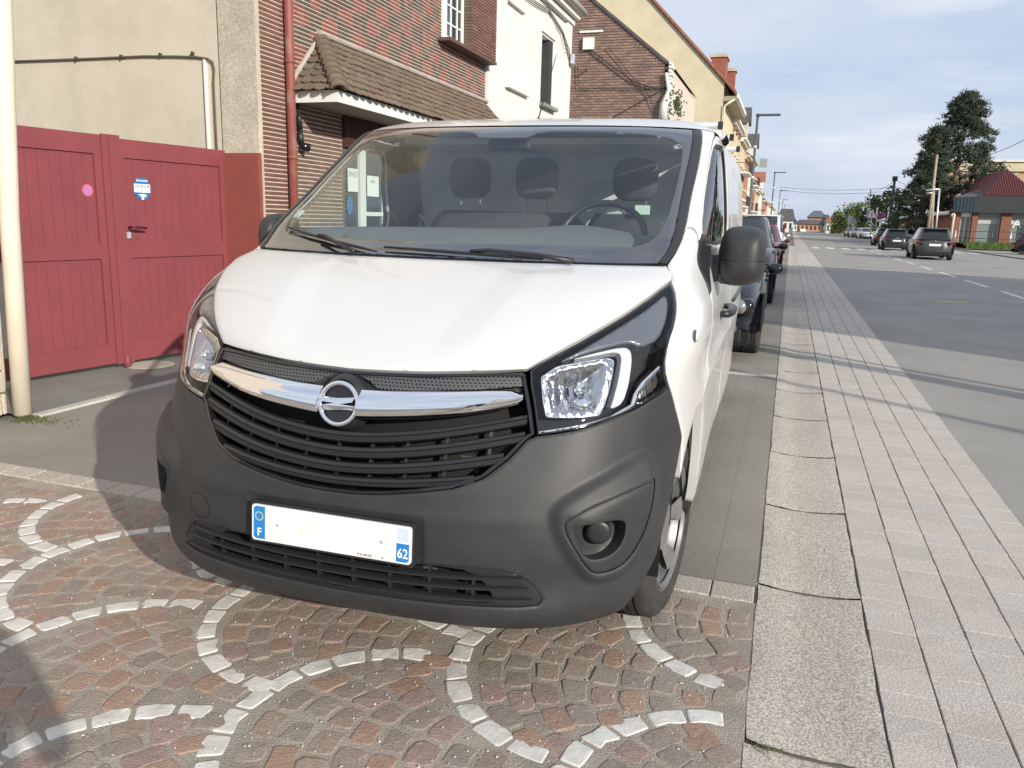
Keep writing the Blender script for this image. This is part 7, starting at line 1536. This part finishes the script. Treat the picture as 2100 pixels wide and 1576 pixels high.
# ------------------------------------------------------------------ the photographer, behind the camera: casts the soft shade at the lower left
def person(x, y, rz):
    root = thing('person', 'person in a dark coat holding up a phone behind the picture', 'person', (x, y, 0)); OFF.pop(root.name, None); root.rotation_euler.z = rz
    J = {'pelvis': (0, 0, .95, .155), 'belly': (0, 0, 1.10, .15), 'chest': (0, -.01, 1.30, .165), 'neck0': (0, -.01, 1.46, .085), 'neck': (0, .0, 1.52, .058), 'head': (0, .02, 1.62, .092), 'crown': (0, .015, 1.715, .075),
         'hl': (-.10, 0, .90, .095), 'kl': (-.115, .03, .50, .060), 'al': (-.12, -.01, .09, .042), 'tl': (-.13, .15, .035, .038), 'hr': (.10, 0, .90, .095), 'kr': (.115, .02, .50, .060), 'ar': (.13, -.02, .09, .042), 'tr': (.145, .14, .035, .038),
         'sl': (-.19, -.01, 1.42, .065), 'el': (-.34, .12, 1.22, .048), 'wl': (-.36, .36, 1.38, .032), 'pl': (-.35, .43, 1.42, .032), 'sr': (.19, -.01, 1.42, .065), 'er': (.25, .06, 1.14, .048), 'wr': (-.08, .28, 1.30, .032), 'pr': (-.20, .38, 1.38, .032)}
    E = [('pelvis', 'belly'), ('belly', 'chest'), ('chest', 'neck0'), ('neck0', 'neck'), ('neck', 'head'), ('head', 'crown'), ('pelvis', 'hl'), ('hl', 'kl'), ('kl', 'al'), ('al', 'tl'), ('pelvis', 'hr'), ('hr', 'kr'), ('kr', 'ar'), ('ar', 'tr'), ('chest', 'sl'), ('sl', 'el'), ('el', 'wl'), ('wl', 'pl'), ('chest', 'sr'), ('sr', 'er'), ('er', 'wr'), ('wr', 'pr')]
    V = {k: v for k, v in J.items()}; EE = list(E)
    for s, hand, dirx in (('l', 'pl', .02), ('r', 'pr', -.02)):      # five fingers each, curled round the phone
        hx, hy, hz, _ = J[hand]
        for k in range(5):
            a, b_ = 'f%s%d' % (s, k), 'g%s%d' % (s, k); off = (k-1.6)*.017
            V[a] = (hx+dirx*(2.2 if k < 4 else -.6), hy+.035, hz+off+(.03 if k == 4 else 0), .009); V[b_] = (hx+dirx*(3.6 if k < 4 else .6), hy+.055-.006*k, hz+off+(.055 if k == 4 else .004), .008); EE += [(hand, a), (a, b_)]
    names = list(V); idx = {k: i for i, k in enumerate(names)}
    me = bpy.data.meshes.new('body'); me.from_pydata([V[k][:3] for k in names], [(idx[a], idx[b]) for a, b in EE], []); o = bpy.data.objects.new('body', me); link(o, root)
    sk = o.modifiers.new('skin', 'SKIN'); sk.use_smooth_shade = True; lay = me.skin_vertices[0] if me.skin_vertices else None
    if lay is None: 
        import bmesh
        bm = bmesh.new(); bm.from_mesh(me); bm.verts.layers.skin.verify(); bm.to_mesh(me); bm.free(); lay = me.skin_vertices[0]
    for i, k in enumerate(names): lay.data[i].radius = (V[k][3], V[k][3]*(.78 if k in ('pelvis', 'belly', 'chest') else 1)); lay.data[i].use_root = (k == 'pelvis')
    ss = o.modifiers.new('sub', 'SUBSURF'); ss.levels = 1; ss.render_levels = 1
    dg = bpy.context.evaluated_depsgraph_get(); m2 = bpy.data.meshes.new_from_object(o.evaluated_get(dg)); bpy.data.objects.remove(o); o = bpy.data.objects.new('body', m2); link(o, root)
    skin, coat, trou = mat('skin', (.45, .28, .20), .6), mat('dark coat', (.03, .035, .045), .9), mat('jeans', (.05, .07, .12), .9)
    for m in (skin, coat, trou): m2.materials.append(m)
    for p in m2.polygons:
        c = p.center; r_ = 1 if .88 < c.z < 1.50 else (2 if c.z <= .88 else 0)
        if c.y > .30 and c.z > 1.25: r_ = 0
        p.material_index = r_; p.use_smooth = True
    b = MB(); b.lathe([(0, .125), (.06, .112), (.098, .06), (.105, 0), (.100, -.05), (.09, -.09)], 20, origin=(0, -.012, 1.645)); b.build('hair', mat('brown hair', (.05, .035, .025), .8), o, True)
    f = MB()
    for s in (1, -1): f.lathe([(0, .012), (.010, .008), (.013, 0)], 10, origin=(s*.033, .095, 1.635), axis='y')
    f.build('eye', M['ink'], o, True); f = MB(); f.tube([(0, .10, 1.64), (0, .125, 1.605), (0, .105, 1.595)], [.008, .014, .012], 8); f.build('nose', skin, o, True); f = MB(); f.tube([(-.025, .095, 1.572), (0, .105, 1.570), (.025, .095, 1.572)], [.004, .007, .004], 6); f.build('mouth', mat('lips', (.35, .14, .12), .6), o, True)
    for s in (1, -1): f = MB(); f.bbox((s*.098-.008, -.005, 1.60), (s*.098+.008, .03, 1.66), .006); f.build('ear', skin, o)
    return root
ph = person(1.725, -2.425, math.radians(18))
b = MB(); b.bbox((-.08, -.004, -.038), (.08, .004, .038), .004); pho = b.build('phone', M['gloss_black'], None); tag(pho, 'black phone held in two hands by the person behind the picture', 'phone'); c_, s_ = math.cos(math.radians(18)), math.sin(math.radians(18)); lx, ly = -.275, .45; pho.location = (1.725+c_*lx-s_*ly, -2.425+s_*lx+c_*ly, 1.42); pho.rotation_euler.z = math.radians(18)
